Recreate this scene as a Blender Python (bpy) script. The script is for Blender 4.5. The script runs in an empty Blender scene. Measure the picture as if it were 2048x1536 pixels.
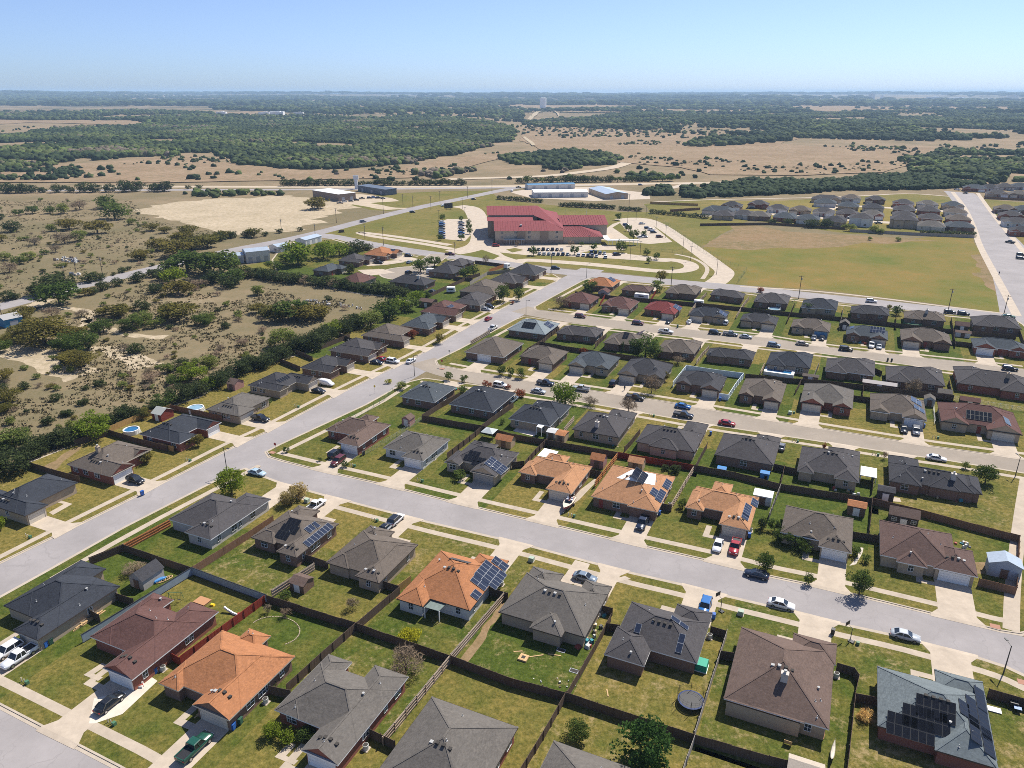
import bpy, math, random
import numpy as np
from mathutils import Vector, Matrix, noise
from mathutils.geometry import tessellate_polygon
R = random.Random(7)
sc = bpy.context.scene
HAZE = 0.00007
COL = sc.collection
rad = math.radians

# ------------------------------------------------------------------ camera
FPX, CH, HY = 1500.0, 88.0, 184.0
PITCH = math.atan((768 - HY) / FPX)
CP, SP = math.cos(PITCH), math.sin(PITCH)
cam = bpy.data.cameras.new('camera')
cam.sensor_width = 36.0
cam.lens = 36.0 * FPX / 2048
cam.clip_start, cam.clip_end = 1.0, 90000
camo = bpy.data.objects.new('camera', cam)
COL.objects.link(camo)
camo.location = (0, 0, CH)
camo.rotation_euler = (math.pi / 2 - PITCH, 0, 0)
sc.camera = camo

def P(px, py, z=0.0):
 """photo pixel (2048x1536) -> world x, y on the level z"""
 u = (px - 1024) / FPX
 v = (768 - py) / FPX
 t = (z - CH) / (-SP + v * CP)
 return (u * t, (CP + v * SP) * t)

TH = rad(-24.3)
EX = (math.cos(TH), math.sin(TH))
EY = (-math.sin(TH), math.cos(TH))
def w2g(x, y): return (x * EX[0] + y * EX[1], x * EY[0] + y * EY[1])
def g2w(a, b): return (a * EX[0] + b * EY[0], a * EX[1] + b * EY[1])
def G(px, py, z=0.0): return w2g(*P(px, py, z))

# ------------------------------------------------------------------ sky, sun
SUN_AZ, SUN_EL = rad(43), rad(52)       # azimuth clockwise from +Y
world = bpy.data.worlds.new('World')
sc.world = world
world.use_nodes = True
nt = world.node_tree
for n in list(nt.nodes): nt.nodes.remove(n)
sky = nt.nodes.new('ShaderNodeTexSky')
sky.sky_type = 'NISHITA'
sky.sun_disc = False
sky.sun_elevation = SUN_EL
sky.sun_rotation = SUN_AZ
sky.altitude = 300
sky.air_density = 0.75
sky.dust_density = 0.55
sky.ozone_density = 10.0
bg = nt.nodes.new('ShaderNodeBackground')
bg.inputs['Strength'].default_value = 0.078
out = nt.nodes.new('ShaderNodeOutputWorld')
hs = nt.nodes.new('ShaderNodeHueSaturation')
hs.inputs['Saturation'].default_value = 0.78
hs.inputs['Value'].default_value = 1.22
nt.links.new(sky.outputs[0], hs.inputs['Color'])
tint = nt.nodes.new('ShaderNodeMix'); tint.data_type = 'RGBA'; tint.blend_type = 'MULTIPLY'; tint.inputs[0].default_value = 1.0
tint.inputs[7].default_value = (0.95, 1.0, 1.12, 1)
nt.links.new(hs.outputs[0], tint.inputs[6])
nt.links.new(tint.outputs[2], bg.inputs['Color'])
nt.links.new(bg.outputs[0], out.inputs['Surface'])
sl = bpy.data.lights.new('sun', 'SUN')
sl.energy = 5.0
sl.angle = rad(0.53)
sl.color = (1.0, 0.94, 0.84)
so = bpy.data.objects.new('sun', sl)
COL.objects.link(so)
sd = Vector((math.sin(SUN_AZ) * math.cos(SUN_EL), math.cos(SUN_AZ) * math.cos(SUN_EL), math.sin(SUN_EL)))
so.rotation_euler = sd.to_track_quat('Z', 'Y').to_euler()
so.location = (200, 300, 400)
sc.view_settings.view_transform = 'Standard'
sc.view_settings.look = 'None'
sc.view_settings.gamma = 1
sc.view_settings.exposure = 0.5
sc.render.engine = 'CYCLES'
cy = sc.cycles
cy.max_bounces = 5
cy.diffuse_bounces = 2
cy.glossy_bounces = 2
cy.transmission_bounces = 2
cy.volume_bounces = 1
cy.transparent_max_bounces = 4
cy.use_denoising = False
cy.sample_clamp_indirect = 4
cy.filter_width = 0.9

# ------------------------------------------------------------------ materials
MATS = {}
class NB:
 """small node builder"""
 def __init__(s, name, rough=0.9, spec=0.2):
  m = bpy.data.materials.new(name); m.use_nodes = True
  s.m, s.t = m, m.node_tree
  s.b = s.t.nodes['Principled BSDF']
  s.b.inputs['Roughness'].default_value = rough
  s.b.inputs['Specular IOR Level'].default_value = spec
 def n(s, typ, **kw):
  nd = s.t.nodes.new(typ)
  for k, v in kw.items():
   if k in nd.inputs: nd.inputs[k].default_value = v
   else: setattr(nd, k, v)
  return nd
 def l(s, a, b): s.t.links.new(a, b)
 def pos(s):
  return s.n('ShaderNodeNewGeometry').outputs['Position']
 def obj(s):
  return s.n('ShaderNodeTexCoord').outputs['Object']
 def noise(s, vec, scale, detail=3, rough=0.6):
  nd = s.n('ShaderNodeTexNoise', Scale=scale, Detail=detail, Roughness=rough)
  s.l(vec, nd.inputs['Vector'])
  return nd.outputs['Fac']
 def ramp(s, fac, stops):
  nd = s.n('ShaderNodeValToRGB')
  e = nd.color_ramp.elements
  while len(e) < len(stops): e.new(0.5)
  for k, (p, c) in enumerate(stops):
   e[k].position = p
   if not isinstance(c, tuple): c = (c, c, c)
   e[k].color = c[:3] + (1,)
  s.l(fac, nd.inputs['Fac'])
  return nd.outputs['Color']
 def mix(s, fac, a, b, mode='MIX'):
  nd = s.n('ShaderNodeMix', data_type='RGBA', blend_type=mode)
  nd.clamp_factor = True
  for sock, val in ((nd.inputs[0], fac), (nd.inputs[6], a), (nd.inputs[7], b)):
   if isinstance(val, (int, float)): sock.default_value = val
   elif isinstance(val, tuple): sock.default_value = val[:3] + (1,)
   else: s.l(val, sock)
  return nd.outputs[2]
 def math(s, op, a, b=0.0):
  nd = s.n('ShaderNodeMath', operation=op)
  for sock, val in ((nd.inputs[0], a), (nd.inputs[1], b)):
   if isinstance(val, (int, float)): sock.default_value = val
   else: s.l(val, sock)
  return nd.outputs[0]
 def color(s, c):
  if isinstance(c, tuple): s.b.inputs['Base Color'].default_value = c[:3] + (1,)
  else: s.l(c, s.b.inputs['Base Color'])
 def bump(s, h, strength=0.3, dist=0.05):
  nd = s.n('ShaderNodeBump', Strength=strength, Distance=dist)
  s.l(h, nd.inputs['Height']); s.l(nd.outputs[0], s.b.inputs['Normal'])

def plain(name, c, rough=0.6, spec=0.3, metal=0.0, var=0.0, scale=2.0):
 if name in MATS: return MATS[name]
 b = NB(name, rough, spec)
 b.b.inputs['Metallic'].default_value = metal
 if var:
  f = b.noise(b.obj(), scale, 4, 0.65)
  lo = tuple(x * (1 - var) for x in c); hi = tuple(min(1, x * (1 + var)) for x in c)
  b.color(b.ramp(f, [(0.3, lo), (0.7, hi)]))
 else: b.color(c)
 MATS[name] = b.m
 return b.m

def roof_mat(name, c, pale=1.25):
 """asphalt shingles: courses and tabs with mottled blends"""
 if name in MATS: return MATS[name]
 b = NB(name, 0.92, 0.12)
 o = b.obj()
 mp = b.n('ShaderNodeMapping'); mp.inputs['Scale'].default_value = (1.5, 1.5, 5.0); b.l(o, mp.inputs['Vector'])
 f = b.noise(mp.outputs[0], 1.6, 3, 0.75)
 v = b.n('ShaderNodeTexVoronoi', Scale=2.2); b.l(mp.outputs[0], v.inputs['Vector'])
 g = b.noise(o, 0.18, 4, 0.6)
 c1 = b.mix(b.ramp(f, [(0.35, 0.0), (0.65, 1.0)]), tuple(x * 0.66 for x in c), tuple(x * 1.32 for x in c))
 c2 = b.mix(0.35, c1, b.mix(v.outputs['Color'], tuple(x * 0.6 for x in c), tuple(x * 1.4 for x in c)))
 st = b.noise(o, 1.1, 4, 0.75)
 c2 = b.mix(1.0, c2, b.mix(b.ramp(st, [(0.32, 0.0), (0.68, 1.0)]), (0.80, 0.80, 0.81), (1.2, 1.19, 1.17)), 'MULTIPLY')
 c3 = b.mix(b.ramp(g, [(0.3, 0.0), (0.7, 0.6)]), c2, tuple(min(.9, x * pale) for x in c))
 b.color(c3)
 b.bump(f, 0.35, 0.04)
 MATS[name] = b.m
 return b.m

def brick_mat(name, c, c2, mortar):
 if name in MATS: return MATS[name]
 b = NB(name, 0.9, 0.15)
 o = b.obj()
 sx = b.n('ShaderNodeSeparateXYZ'); b.l(o, sx.inputs[0])
 cb = b.n('ShaderNodeCombineXYZ')
 b.l(b.math('ADD', sx.outputs[0], sx.outputs[1]), cb.inputs[0]); b.l(sx.outputs[2], cb.inputs[1])
 t = b.n('ShaderNodeTexBrick', Scale=4.0)
 t.inputs['Color1'].default_value = c + (1,); t.inputs['Color2'].default_value = c2 + (1,)
 t.inputs['Mortar'].default_value = mortar + (1,); t.inputs['Mortar Size'].default_value = 0.012
 b.l(cb.outputs[0], t.inputs['Vector'])
 f = b.noise(o, 1.3, 3, 0.7)
 b.color(b.mix(0.5, t.outputs['Color'], b.mix(f, tuple(x * .7 for x in c), tuple(min(1, x * 1.3) for x in c2))))
 MATS[name] = b.m
 return b.m

# roofs
ROOFS = {
 'navy': roof_mat('navy_shingle', (0.034, 0.038, 0.047), 1.4),
 'charcoal': roof_mat('charcoal_shingle', (0.046, 0.046, 0.051), 1.35),
 'dark grey': roof_mat('dark_grey_shingle', (0.066, 0.062, 0.064), 1.3),
 'grey': roof_mat('grey_shingle', (0.115, 0.105, 0.094)),
 'grey brown': roof_mat('grey_brown_shingle', (0.112, 0.094, 0.079)),
 'brown': roof_mat('brown_shingle', (0.118, 0.084, 0.07)),
 'chocolate': roof_mat('chocolate_shingle', (0.10, 0.066, 0.057)),
 'maroon': roof_mat('maroon_shingle', (0.102, 0.055, 0.048)),
 'orange': roof_mat('orange_shingle', (0.36, 0.17, 0.08), 1.2),
 'rust': roof_mat('rust_shingle', (0.315, 0.14, 0.066), 1.2),
 'tan orange': roof_mat('tan_orange_shingle', (0.36, 0.19, 0.10), 1.2),
 'slate blue': roof_mat('slate_blue_shingle', (0.060, 0.070, 0.080), 1.3),
 'slate green': roof_mat('slate_green_shingle', (0.125, 0.147, 0.155), 1.2),
 'pale slate': roof_mat('pale_slate_shingle', (0.185, 0.215, 0.228), 1.15),
 'red metal': roof_mat('red_metal_sheet', (0.165, 0.042, 0.04), 1.1),
}
WALLS = {
 'brown': brick_mat('brown_brick', (0.18, 0.105, 0.075), (0.235, 0.145, 0.105), (0.3, 0.27, 0.23)),
 'red': brick_mat('red_brick', (0.235, 0.075, 0.05), (0.29, 0.11, 0.075), (0.33, 0.27, 0.23)),
 'tan': brick_mat('tan_stone', (0.36, 0.275, 0.19), (0.44, 0.35, 0.25), (0.45, 0.4, 0.33)),
 'pale': brick_mat('pale_brick', (0.47, 0.43, 0.38), (0.55, 0.51, 0.46), (0.6, 0.57, 0.52)),
 'siding': plain('pale_siding', (0.62, 0.61, 0.58), 0.7, 0.3, 0, 0.06, 1.0),
}
M = dict(
 white=plain('white_paint', (0.78, 0.78, 0.76), 0.5, 0.3, 0, 0.05, 1.5),
 cream=plain('cream_paint', (0.60, 0.54, 0.44), 0.6, 0.3, 0, 0.06, 1.5),
 trimdark=plain('dark_trim', (0.09, 0.07, 0.06), 0.6),
 glass=plain('window_glass', (0.03, 0.04, 0.05), 0.08, 0.6),
 carglass=plain('car_glass', (0.015, 0.02, 0.025), 0.06, 0.7),
 tyre=plain('tyre_rubber', (0.02, 0.02, 0.02), 0.85),
 rim=plain('rim_alloy', (0.45, 0.45, 0.46), 0.35, 0.5, 0.8),
 lamp=plain('headlight_lens', (0.75, 0.77, 0.8), 0.15, 0.6),
 tail=plain('taillight_lens', (0.4, 0.02, 0.02), 0.2, 0.6),
 vent=plain('vent_metal', (0.38, 0.38, 0.37), 0.7, 0.2),
 ventdark=plain('vent_dark', (0.06, 0.055, 0.05), 0.9, 0.1),
 frame=plain('aluminium_frame', (0.36, 0.38, 0.41), 0.6, 0.2),
 bark=plain('bark', (0.11, 0.085, 0.065), 0.95, 0.1, 0, 0.3, 3.0),
 steel=plain('galvanised_steel', (0.42, 0.43, 0.44), 0.45, 0.5, 0.5),
 darksteel=plain('dark_steel', (0.05, 0.052, 0.055), 0.5, 0.4, 0.3),
 pole=plain('weathered_pole_wood', (0.13, 0.10, 0.08), 0.9, 0.1, 0, 0.25, 2.0),
 binblue=plain('blue_plastic', (0.02, 0.10, 0.36), 0.45, 0.4),
 bingreen=plain('green_plastic', (0.03, 0.09, 0.06), 0.5, 0.4),
 black=plain('black_plastic', (0.02, 0.02, 0.022), 0.5, 0.4),
 acgrey=plain('ac_casing', (0.55, 0.56, 0.54), 0.5, 0.4),
 wood=plain('raw_lumber', (0.52, 0.35, 0.18), 0.8, 0.2, 0, 0.2, 2.0),
 red=plain('red_paint', (0.35, 0.03, 0.025), 0.5, 0.4),
 yellow=plain('yellow_plastic', (0.7, 0.5, 0.02), 0.5, 0.4),
 utility=plain('utility_green', (0.07, 0.17, 0.09), 0.5, 0.4),
 water=plain('pool_water', (0.02, 0.13, 0.29), 0.06, 0.6),
 watergreen=plain('green_pool_cover', (0.01, 0.27, 0.17), 0.4, 0.4),
 waterpale=plain('pale_pool_water', (0.22, 0.36, 0.46), 0.08, 0.6),
 skin=plain('skin', (0.42, 0.25, 0.18), 0.6),
 shirt=plain('dark_shirt', (0.05, 0.05, 0.07), 0.9),
 shirt2=plain('red_shirt', (0.3, 0.05, 0.05), 0.9),
 trousers=plain('dark_trousers', (0.03, 0.035, 0.05), 0.9),
 hair=plain('dark_hair', (0.03, 0.02, 0.015), 0.8),
 tarp=plain('teal_tarp', (0.03, 0.32, 0.21), 0.55),
 bluetarp=plain('blue_tarp', (0.05, 0.22, 0.5), 0.55),
 stone=plain('limestone', (0.5, 0.45, 0.38), 0.95, 0.1, 0, 0.25, 3.0),
)
def panel_mat():
 b = NB('solar_cells', 0.03, 0.35)
 o = b.obj()
 t = b.n('ShaderNodeTexBrick', Scale=6.0, offset=0.0)
 t.inputs['Color1'].default_value = (0.018, 0.024, 0.045, 1); t.inputs['Color2'].default_value = (0.022, 0.03, 0.055, 1)
 t.inputs['Mortar'].default_value = (0.10, 0.12, 0.16, 1); t.inputs['Mortar Size'].default_value = 0.01
 t.inputs['Brick Width'].default_value = 1.0; t.inputs['Row Height'].default_value = 1.0
 b.l(o, t.inputs['Vector']); b.color(t.outputs['Color'])
 return b.m
M['cells'] = panel_mat()
M['blackcells'] = plain('black_solar_glass', (0.012, 0.013, 0.017), 0.04, 0.25)

def fence_mat(name, c, var=0.35):
 b = NB(name, 0.95, 0.1)
 o = b.obj()
 mp = b.n('ShaderNodeMapping'); mp.inputs['Scale'].default_value = (6.5, 6.5, 0.25); b.l(o, mp.inputs['Vector'])
 f = b.noise(mp.outputs[0], 1.0, 2, 0.7)
 g = b.noise(o, 0.35, 2, 0.5)
 c1 = b.mix(b.ramp(f, [(0.3, 0.0), (0.7, 1.0)]), tuple(x * (1 - var) for x in c), tuple(x * (1 + var) for x in c))
 b.color(b.mix(b.ramp(g, [(0.35, 0.0), (0.7, 0.5)]), c1, tuple(x * 1.35 for x in c)))
 return b.m
FM = {'dark': fence_mat('dark_weathered_boards', (0.11, 0.078, 0.058)),
   'brown': fence_mat('brown_boards', (0.20, 0.115, 0.072)),
   'orange': fence_mat('new_cedar_boards', (0.42, 0.18, 0.07)),
   'gold': fence_mat('golden_pine_boards', (0.42, 0.26, 0.10)),
   'red': fence_mat('red_stained_boards', (0.24, 0.045, 0.03)),
   'grey': fence_mat('grey_weathered_boards', (0.30, 0.27, 0.235)),
   'blue': plain('blue_grey_steel_sheet', (0.27, 0.34, 0.42), 0.5, 0.4, 0.1, 0.1, 1.0),
   'white': plain('white_vinyl', (0.66, 0.74, 0.78), 0.5, 0.3)}
M['railpale'] = fence_mat('pale_pine_rails', (0.40, 0.30, 0.21))

def concrete_mat(name, c, crack=True):
 b = NB(name, 0.9, 0.2)
 p = b.pos()
 f = b.noise(p, 0.35, 5, 0.7); g = b.noise(p, 4.0, 3, 0.7)
 c1 = b.mix(b.ramp(f, [(0.3, 0.0), (0.7, 1.0)]), tuple(x * 0.80 for x in c), tuple(x * 1.10 for x in c))
 b.color(b.mix(b.ramp(g, [(0.35, 0.0), (0.75, 0.22)]), c1, tuple(x * 0.7 for x in c)))
 return b.m
M['concrete'] = concrete_mat('concrete', (0.44, 0.37, 0.29))
M['drive'] = concrete_mat('driveway_concrete', (0.475, 0.40, 0.315))
M['kerb'] = concrete_mat('kerb_concrete', (0.44, 0.375, 0.30))
def road_mat(name, c, tone=(1, 1, 1)):
 b = NB(name, 0.9, 0.2)
 p = b.pos()
 f = b.noise(p, 0.08, 5, 0.65); g = b.noise(p, 0.9, 4, 0.75); h = b.noise(p, 9.0, 2, 0.6)
 c1 = b.mix(b.ramp(f, [(0.3, 0.0), (0.7, 1.0)]), tuple(x * 0.80 for x in c), tuple(x * 1.12 for x in c))
 c2 = b.mix(b.ramp(g, [(0.45, 0.0), (0.8, 0.3)]), c1, tuple(x * 0.72 for x in c))
 vo = b.n('ShaderNodeTexVoronoi', Scale=0.16, feature='DISTANCE_TO_EDGE'); wp = b.n('ShaderNodeVectorMath', operation='MULTIPLY_ADD'); nz = b.n('ShaderNodeTexNoise', Scale=0.5, Detail=3); b.l(p, nz.inputs['Vector']); b.l(nz.outputs['Color'], wp.inputs[0]); wp.inputs[1].default_value = (3, 3, 0); b.l(p, wp.inputs[2]); b.l(wp.outputs[0], vo.inputs['Vector'])
 ck = b.math('MULTIPLY', b.ramp(vo.outputs['Distance'], [(0.0, 0.26), (0.018, 0.0)]), b.ramp(f, [(0.42, 0.0), (0.58, 1.0)]))
 c2 = b.mix(ck, c2, tuple(x * 0.35 for x in c))
 b.color(b.mix(b.ramp(h, [(0.3, 0.0), (0.8, 0.3)]), c2, tuple(x * 1.25 for x in c)))
 return b.m
M['road'] = road_mat('worn_asphalt', (0.29, 0.268, 0.262))
M['road_tan'] = road_mat('tan_asphalt', (0.285, 0.243, 0.197))
M['dirt'] = road_mat('pale_dirt', (0.44, 0.36, 0.26))

def grass_mat(name, dry_bias=0.0):
 """lawn: attribute tint.r = golden share, .g = dryness"""
 b = NB(name, 0.95, 0.08)
 p = b.pos()
 at = b.n('ShaderNodeAttribute', attribute_name='tint')
 sp = b.n('ShaderNodeSeparateColor'); b.l(at.outputs['Color'], sp.inputs[0])
 n1 = b.noise(p, 0.12, 5, 0.7); n2 = b.noise(p, 1.1, 4, 0.8); n3 = b.noise(p, 3.6, 4, 0.85)
 gf = b.math('ADD', b.math('MULTIPLY_ADD', sp.outputs[0], 1.5) if False else b.math('SUBTRACT', b.math('MULTIPLY', sp.outputs[0], 1.6), 0.28), b.math('MULTIPLY', b.math('SUBTRACT', n1, 0.5), 2.4))
 base = b.mix(gf, (0.062, 0.090, 0.016), (0.175, 0.146, 0.042))
 spk = b.mix(b.ramp(n2, [(0.32, 0.0), (0.68, 1.0)]), (0.50, 0.58, 0.45), (1.42, 1.30, 1.34))
 c1 = b.mix(1.0, base, spk, 'MULTIPLY')
 sp3 = b.mix(b.ramp(n3, [(0.3, 0.0), (0.72, 1.0)]), (0.50, 0.54, 0.44), (1.45, 1.36, 1.42))
 c2 = b.mix(0.85, c1, sp3, 'MULTIPLY')
 d1 = b.noise(p, 0.28, 6, 0.85); 
 df = b.math('ADD', b.math('MULTIPLY', b.math('SUBTRACT', d1, 0.56), 8.0), b.math('MULTIPLY', b.math('SUBTRACT', sp.outputs[1], 0.5), 3.2))
 df = b.math('MULTIPLY', df, b.ramp(n2, [(0.38, 0.15), (0.6, 1.0)]))
 nd = b.n('ShaderNodeClamp'); b.l(df, nd.inputs[0]); nd.inputs['Max'].default_value = 0.85
 b.color(b.mix(nd.outputs[0], c2, (0.30, 0.225, 0.115)))
 b.bump(n3, 0.5, 0.06)
 return b.m
M['lawn'] = grass_mat('lawn_grass')

def wild_mat():
 """rangeland: tan grass, olive scrub, pale caliche, by world position"""
 b = NB('rangeland', 0.96, 0.05)
 p = b.pos()
 n0 = b.noise(p, 0.0011, 5, 0.62); n1 = b.noise(p, 0.011, 6, 0.72); n2 = b.noise(p, 0.09, 5, 0.8); n3 = b.noise(p, 0.9, 4, 0.8)
 c = b.mix(b.ramp(n1, [(0.36, 0.0), (0.66, 1.0)]), (0.106, 0.095, 0.044), (0.225, 0.170, 0.10))
 c = b.mix(b.ramp(n2, [(0.42, 0.0), (0.62, 0.6)]), c, (0.105, 0.102, 0.050))
 c = b.mix(b.ramp(n3, [(0.35, 0.0), (0.7, 0.55)]), c, (0.27, 0.21, 0.135))
 c = b.mix(b.ramp(n3, [(0.58, 0.0), (0.72, 0.6)]), c, (0.075, 0.074, 0.038))
 pale = b.math('MULTIPLY', b.ramp(n1, [(0.58, 0.0), (0.72, 0.75)]), b.ramp(n2, [(0.45, 0.0), (0.65, 1.0)]))
 c = b.mix(pale, c, (0.44, 0.35, 0.235))
 # beyond a kilometre the land is broad pasture with bands of woodland
 ln = b.n('ShaderNodeVectorMath', operation='LENGTH'); b.l(p, ln.inputs[0])
 far = b.n('ShaderNodeMapRange'); far.inputs['From Min'].default_value = 620; far.inputs['From Max'].default_value = 900
 b.l(ln.outputs['Value'], far.inputs[0])
 fc = b.mix(b.ramp(n1, [(0.3, 0.0), (0.62, 1.0)]), (0.15, 0.125, 0.07), (0.28, 0.205, 0.13))
 fc = b.mix(b.ramp(n2, [(0.5, 0.0), (0.66, 0.5)]), fc, (0.13, 0.115, 0.06))
 vf = b.n('ShaderNodeMapRange'); vf.inputs['From Min'].default_value = 2300; vf.inputs['From Max'].default_value = 4200
 b.l(ln.outputs['Value'], vf.inputs[0])
 wood = b.math('MULTIPLY', b.ramp(n0, [(0.40, 1.0), (0.56, 0.0)]), vf.outputs[0])
 wood2 = b.math('MULTIPLY', wood, b.ramp(n1, [(0.3, 1.0), (0.62, 0.35)]))
 fc = b.mix(wood2, fc, (0.030, 0.042, 0.020))
 b.color(b.mix(far.outputs[0], c, fc))
 b.bump(n3, 0.6, 0.12)
 return b.m
M['wild'] = wild_mat()
def field_mat(name, a, bcol, c, s=1.0):
 b = NB(name, 0.96, 0.05)
 p = b.pos()
 n1 = b.noise(p, 0.02 * s, 5, 0.7); n2 = b.noise(p, 0.2 * s, 5, 0.8); n3 = b.noise(p, 2.0, 4, 0.8)
 k = b.mix(b.ramp(n1, [(0.35, 0.0), (0.65, 1.0)]), a, bcol)
 k = b.mix(b.ramp(n2, [(0.42, 0.0), (0.68, 0.8)]), k, c)
 b.color(b.mix(1.0, k, b.mix(b.ramp(n3, [(0.3, 0.0), (0.7, 1.0)]), (0.75, 0.77, 0.75), (1.2, 1.18, 1.2)), 'MULTIPLY'))
 b.bump(n3, 0.4, 0.08)
 return b.m
M['school_lawn'] = field_mat('school_grass', (0.125, 0.128, 0.030), (0.215, 0.165, 0.058), (0.10, 0.105, 0.028))
M['play_field'] = field_mat('playing_field_grass', (0.108, 0.126, 0.026), (0.24, 0.155, 0.05), (0.16, 0.15, 0.045), 1.0)
M['berm'] = field_mat('bare_earth', (0.235, 0.155, 0.085), (0.15, 0.125, 0.055), (0.29, 0.20, 0.12))
M['caliche'] = field_mat('pale_caliche', (0.40, 0.325, 0.225), (0.50, 0.41, 0.295), (0.24, 0.20, 0.115), 1.6)
M['pasture'] = field_mat('far_pasture', (0.25, 0.17, 0.105), (0.33, 0.235, 0.155), (0.135, 0.118, 0.058), 0.7)

def leaf_mat(name, c, trans=0.45):
 c = tuple(x * 1.42 for x in c)
 b = NB(name, 0.85, 0.12)
 at = b.n('ShaderNodeAttribute', attribute_name='hue')
 oi = b.n('ShaderNodeObjectInfo')
 sp = b.n('ShaderNodeSeparateColor'); b.l(at.outputs['Color'], sp.inputs[0])
 col = b.mix(sp.outputs[0], tuple(x * 0.55 for x in c), (c[0] * 1.55, c[1] * 1.45, c[2] * 1.2))
 col = b.mix(1.0, col, b.mix(oi.outputs['Random'], (0.82, 0.88, 0.85), (1.2, 1.12, 1.1)), 'MULTIPLY')
 b.color(col)
 tr = b.n('ShaderNodeBsdfTranslucent'); b.l(col, tr.inputs[0])
 mx = b.n('ShaderNodeMixShader'); mx.inputs[0].default_value = trans
 b.l(b.b.outputs[0], mx.inputs[1]); b.l(tr.outputs[0], mx.inputs[2])
 o = [n for n in b.t.nodes if n.type == 'OUTPUT_MATERIAL'][0]
 b.l(mx.outputs[0], o.inputs[0])
 return b.m
LEAF = {'juniper': leaf_mat('juniper_foliage', (0.040, 0.056, 0.022), .35), 'oak': leaf_mat('olive_oak_foliage', (0.105, 0.098, 0.026)),
  'green': leaf_mat('green_foliage', (0.062, 0.094, 0.024)), 'bright': leaf_mat('bright_green_foliage', (0.115, 0.165, 0.020)),
  'light': leaf_mat('pale_green_foliage', (0.120, 0.150, 0.042)), 'bare': leaf_mat('bare_twigs', (0.15, 0.118, 0.092), 0.1),
  'red': leaf_mat('reddish_foliage', (0.17, 0.055, 0.030)), 'deep': leaf_mat('deep_green_foliage', (0.030, 0.070, 0.018)),
  'yellow': leaf_mat('yellow_green_foliage', (0.24, 0.25, 0.02)), 'cream': leaf_mat('cream_blossom_foliage', (0.27, 0.215, 0.10)),
  'straw': leaf_mat('straw', (0.36, 0.25, 0.10), .2)}
# ------------------------------------------------------------------ mesh helpers
class MB:
 def __init__(s): s.v, s.f, s.m = [], [], []
 def face(s, pts, mi=0):
  k = len(s.v); s.v += [tuple(p) for p in pts]; s.f.append(tuple(range(k, k + len(pts)))); s.m.append(mi)
 def box(s, c, size, rz=0.0, mi=0, taper=1.0):
  """box with its base centre at c"""
  hx, hy, h = size[0] / 2, size[1] / 2, size[2]
  ca, sa = math.cos(rz), math.sin(rz)
  k = len(s.v)
  for z, q in ((0, 1.0), (h, taper)):
   for x, y in ((-hx, -hy), (hx, -hy), (hx, hy), (-hx, hy)):
    x *= q; y *= q
    s.v.append((c[0] + x * ca - y * sa, c[1] + x * sa + y * ca, c[2] + z))
  for f in ((0, 3, 2, 1), (4, 5, 6, 7), (0, 1, 5, 4), (1, 2, 6, 5), (2, 3, 7, 6), (3, 0, 4, 7)):
   s.f.append(tuple(k + i for i in f)); s.m.append(mi)
 def beam(s, a, b, w, h=None, mi=0):
  a, b = Vector(a), Vector(b); h = h or w
  d = (b - a).normalized()
  up = Vector((0, 0, 1)) if abs(d.z) < 0.95 else Vector((1, 0, 0))
  sx = d.cross(up).normalized() * w / 2; sy = sx.cross(d).normalized() * h / 2
  k = len(s.v)
  for q in (a, b):
   for i, j in ((-1, -1), (1, -1), (1, 1), (-1, 1)): s.v.append(tuple(q + sx * i + sy * j))
  for f in ((0, 3, 2, 1), (4, 5, 6, 7), (0, 1, 5, 4), (1, 2, 6, 5), (2, 3, 7, 6), (3, 0, 4, 7)):
   s.f.append(tuple(k + i for i in f)); s.m.append(mi)
 def tube(s, pts, rads, n=8, mi=0, cap=True):
  rings = []
  for i, p in enumerate(pts):
   p = Vector(p)
   d = (Vector(pts[min(i + 1, len(pts) - 1)]) - Vector(pts[max(i - 1, 0)])).normalized()
   up = Vector((0, 0, 1)) if abs(d.z) < 0.9 else Vector((1, 0, 0))
   u = d.cross(up).normalized(); w = u.cross(d)
   k = len(s.v); rings.append(k)
   for j in range(n):
    t = 2 * math.pi * j / n
    s.v.append(tuple(p + (u * math.cos(t) + w * math.sin(t)) * rads[i]))
  for a, b in zip(rings, rings[1:]):
   for j in range(n):
    s.f.append((a + j, a + (j + 1) % n, b + (j + 1) % n, b + j)); s.m.append(mi)
  if cap:
   s.f.append(tuple(rings[-1] + j for j in range(n))); s.m.append(mi)
   s.f.append(tuple(rings[0] + n - 1 - j for j in range(n))); s.m.append(mi)
 def disc(s, c, r, n=24, mi=0, ry=None):
  s.face([(c[0] + r * math.cos(2 * math.pi * j / n), c[1] + (ry or r) * math.sin(2 * math.pi * j / n), c[2]) for j in range(n)], mi)
 def mesh(s, name, mats, smooth=False):
  me = bpy.data.meshes.new(name)
  me.from_pydata(s.v, [], s.f)
  for m in (mats if isinstance(mats, (list, tuple)) else [mats]): me.materials.append(m)
  if any(s.m): me.polygons.foreach_set('material_index', s.m)
  if smooth: me.polygons.foreach_set('use_smooth', [True] * len(me.polygons))
  me.update()
  return me
 def build(s, name, mats, parent=None, loc=None, rz=None, smooth=False):
  return link(s.mesh(name, mats, smooth), name, parent, loc, rz)

def link(me, name, parent=None, loc=None, rz=None, scale=None):
 o = bpy.data.objects.new(name, me); COL.objects.link(o)
 if parent is not None: o.parent = parent
 if loc is not None: o.location = loc
 if rz is not None: o.rotation_euler = (0, 0, rz)
 if scale is not None: o.scale = scale
 return o

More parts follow.
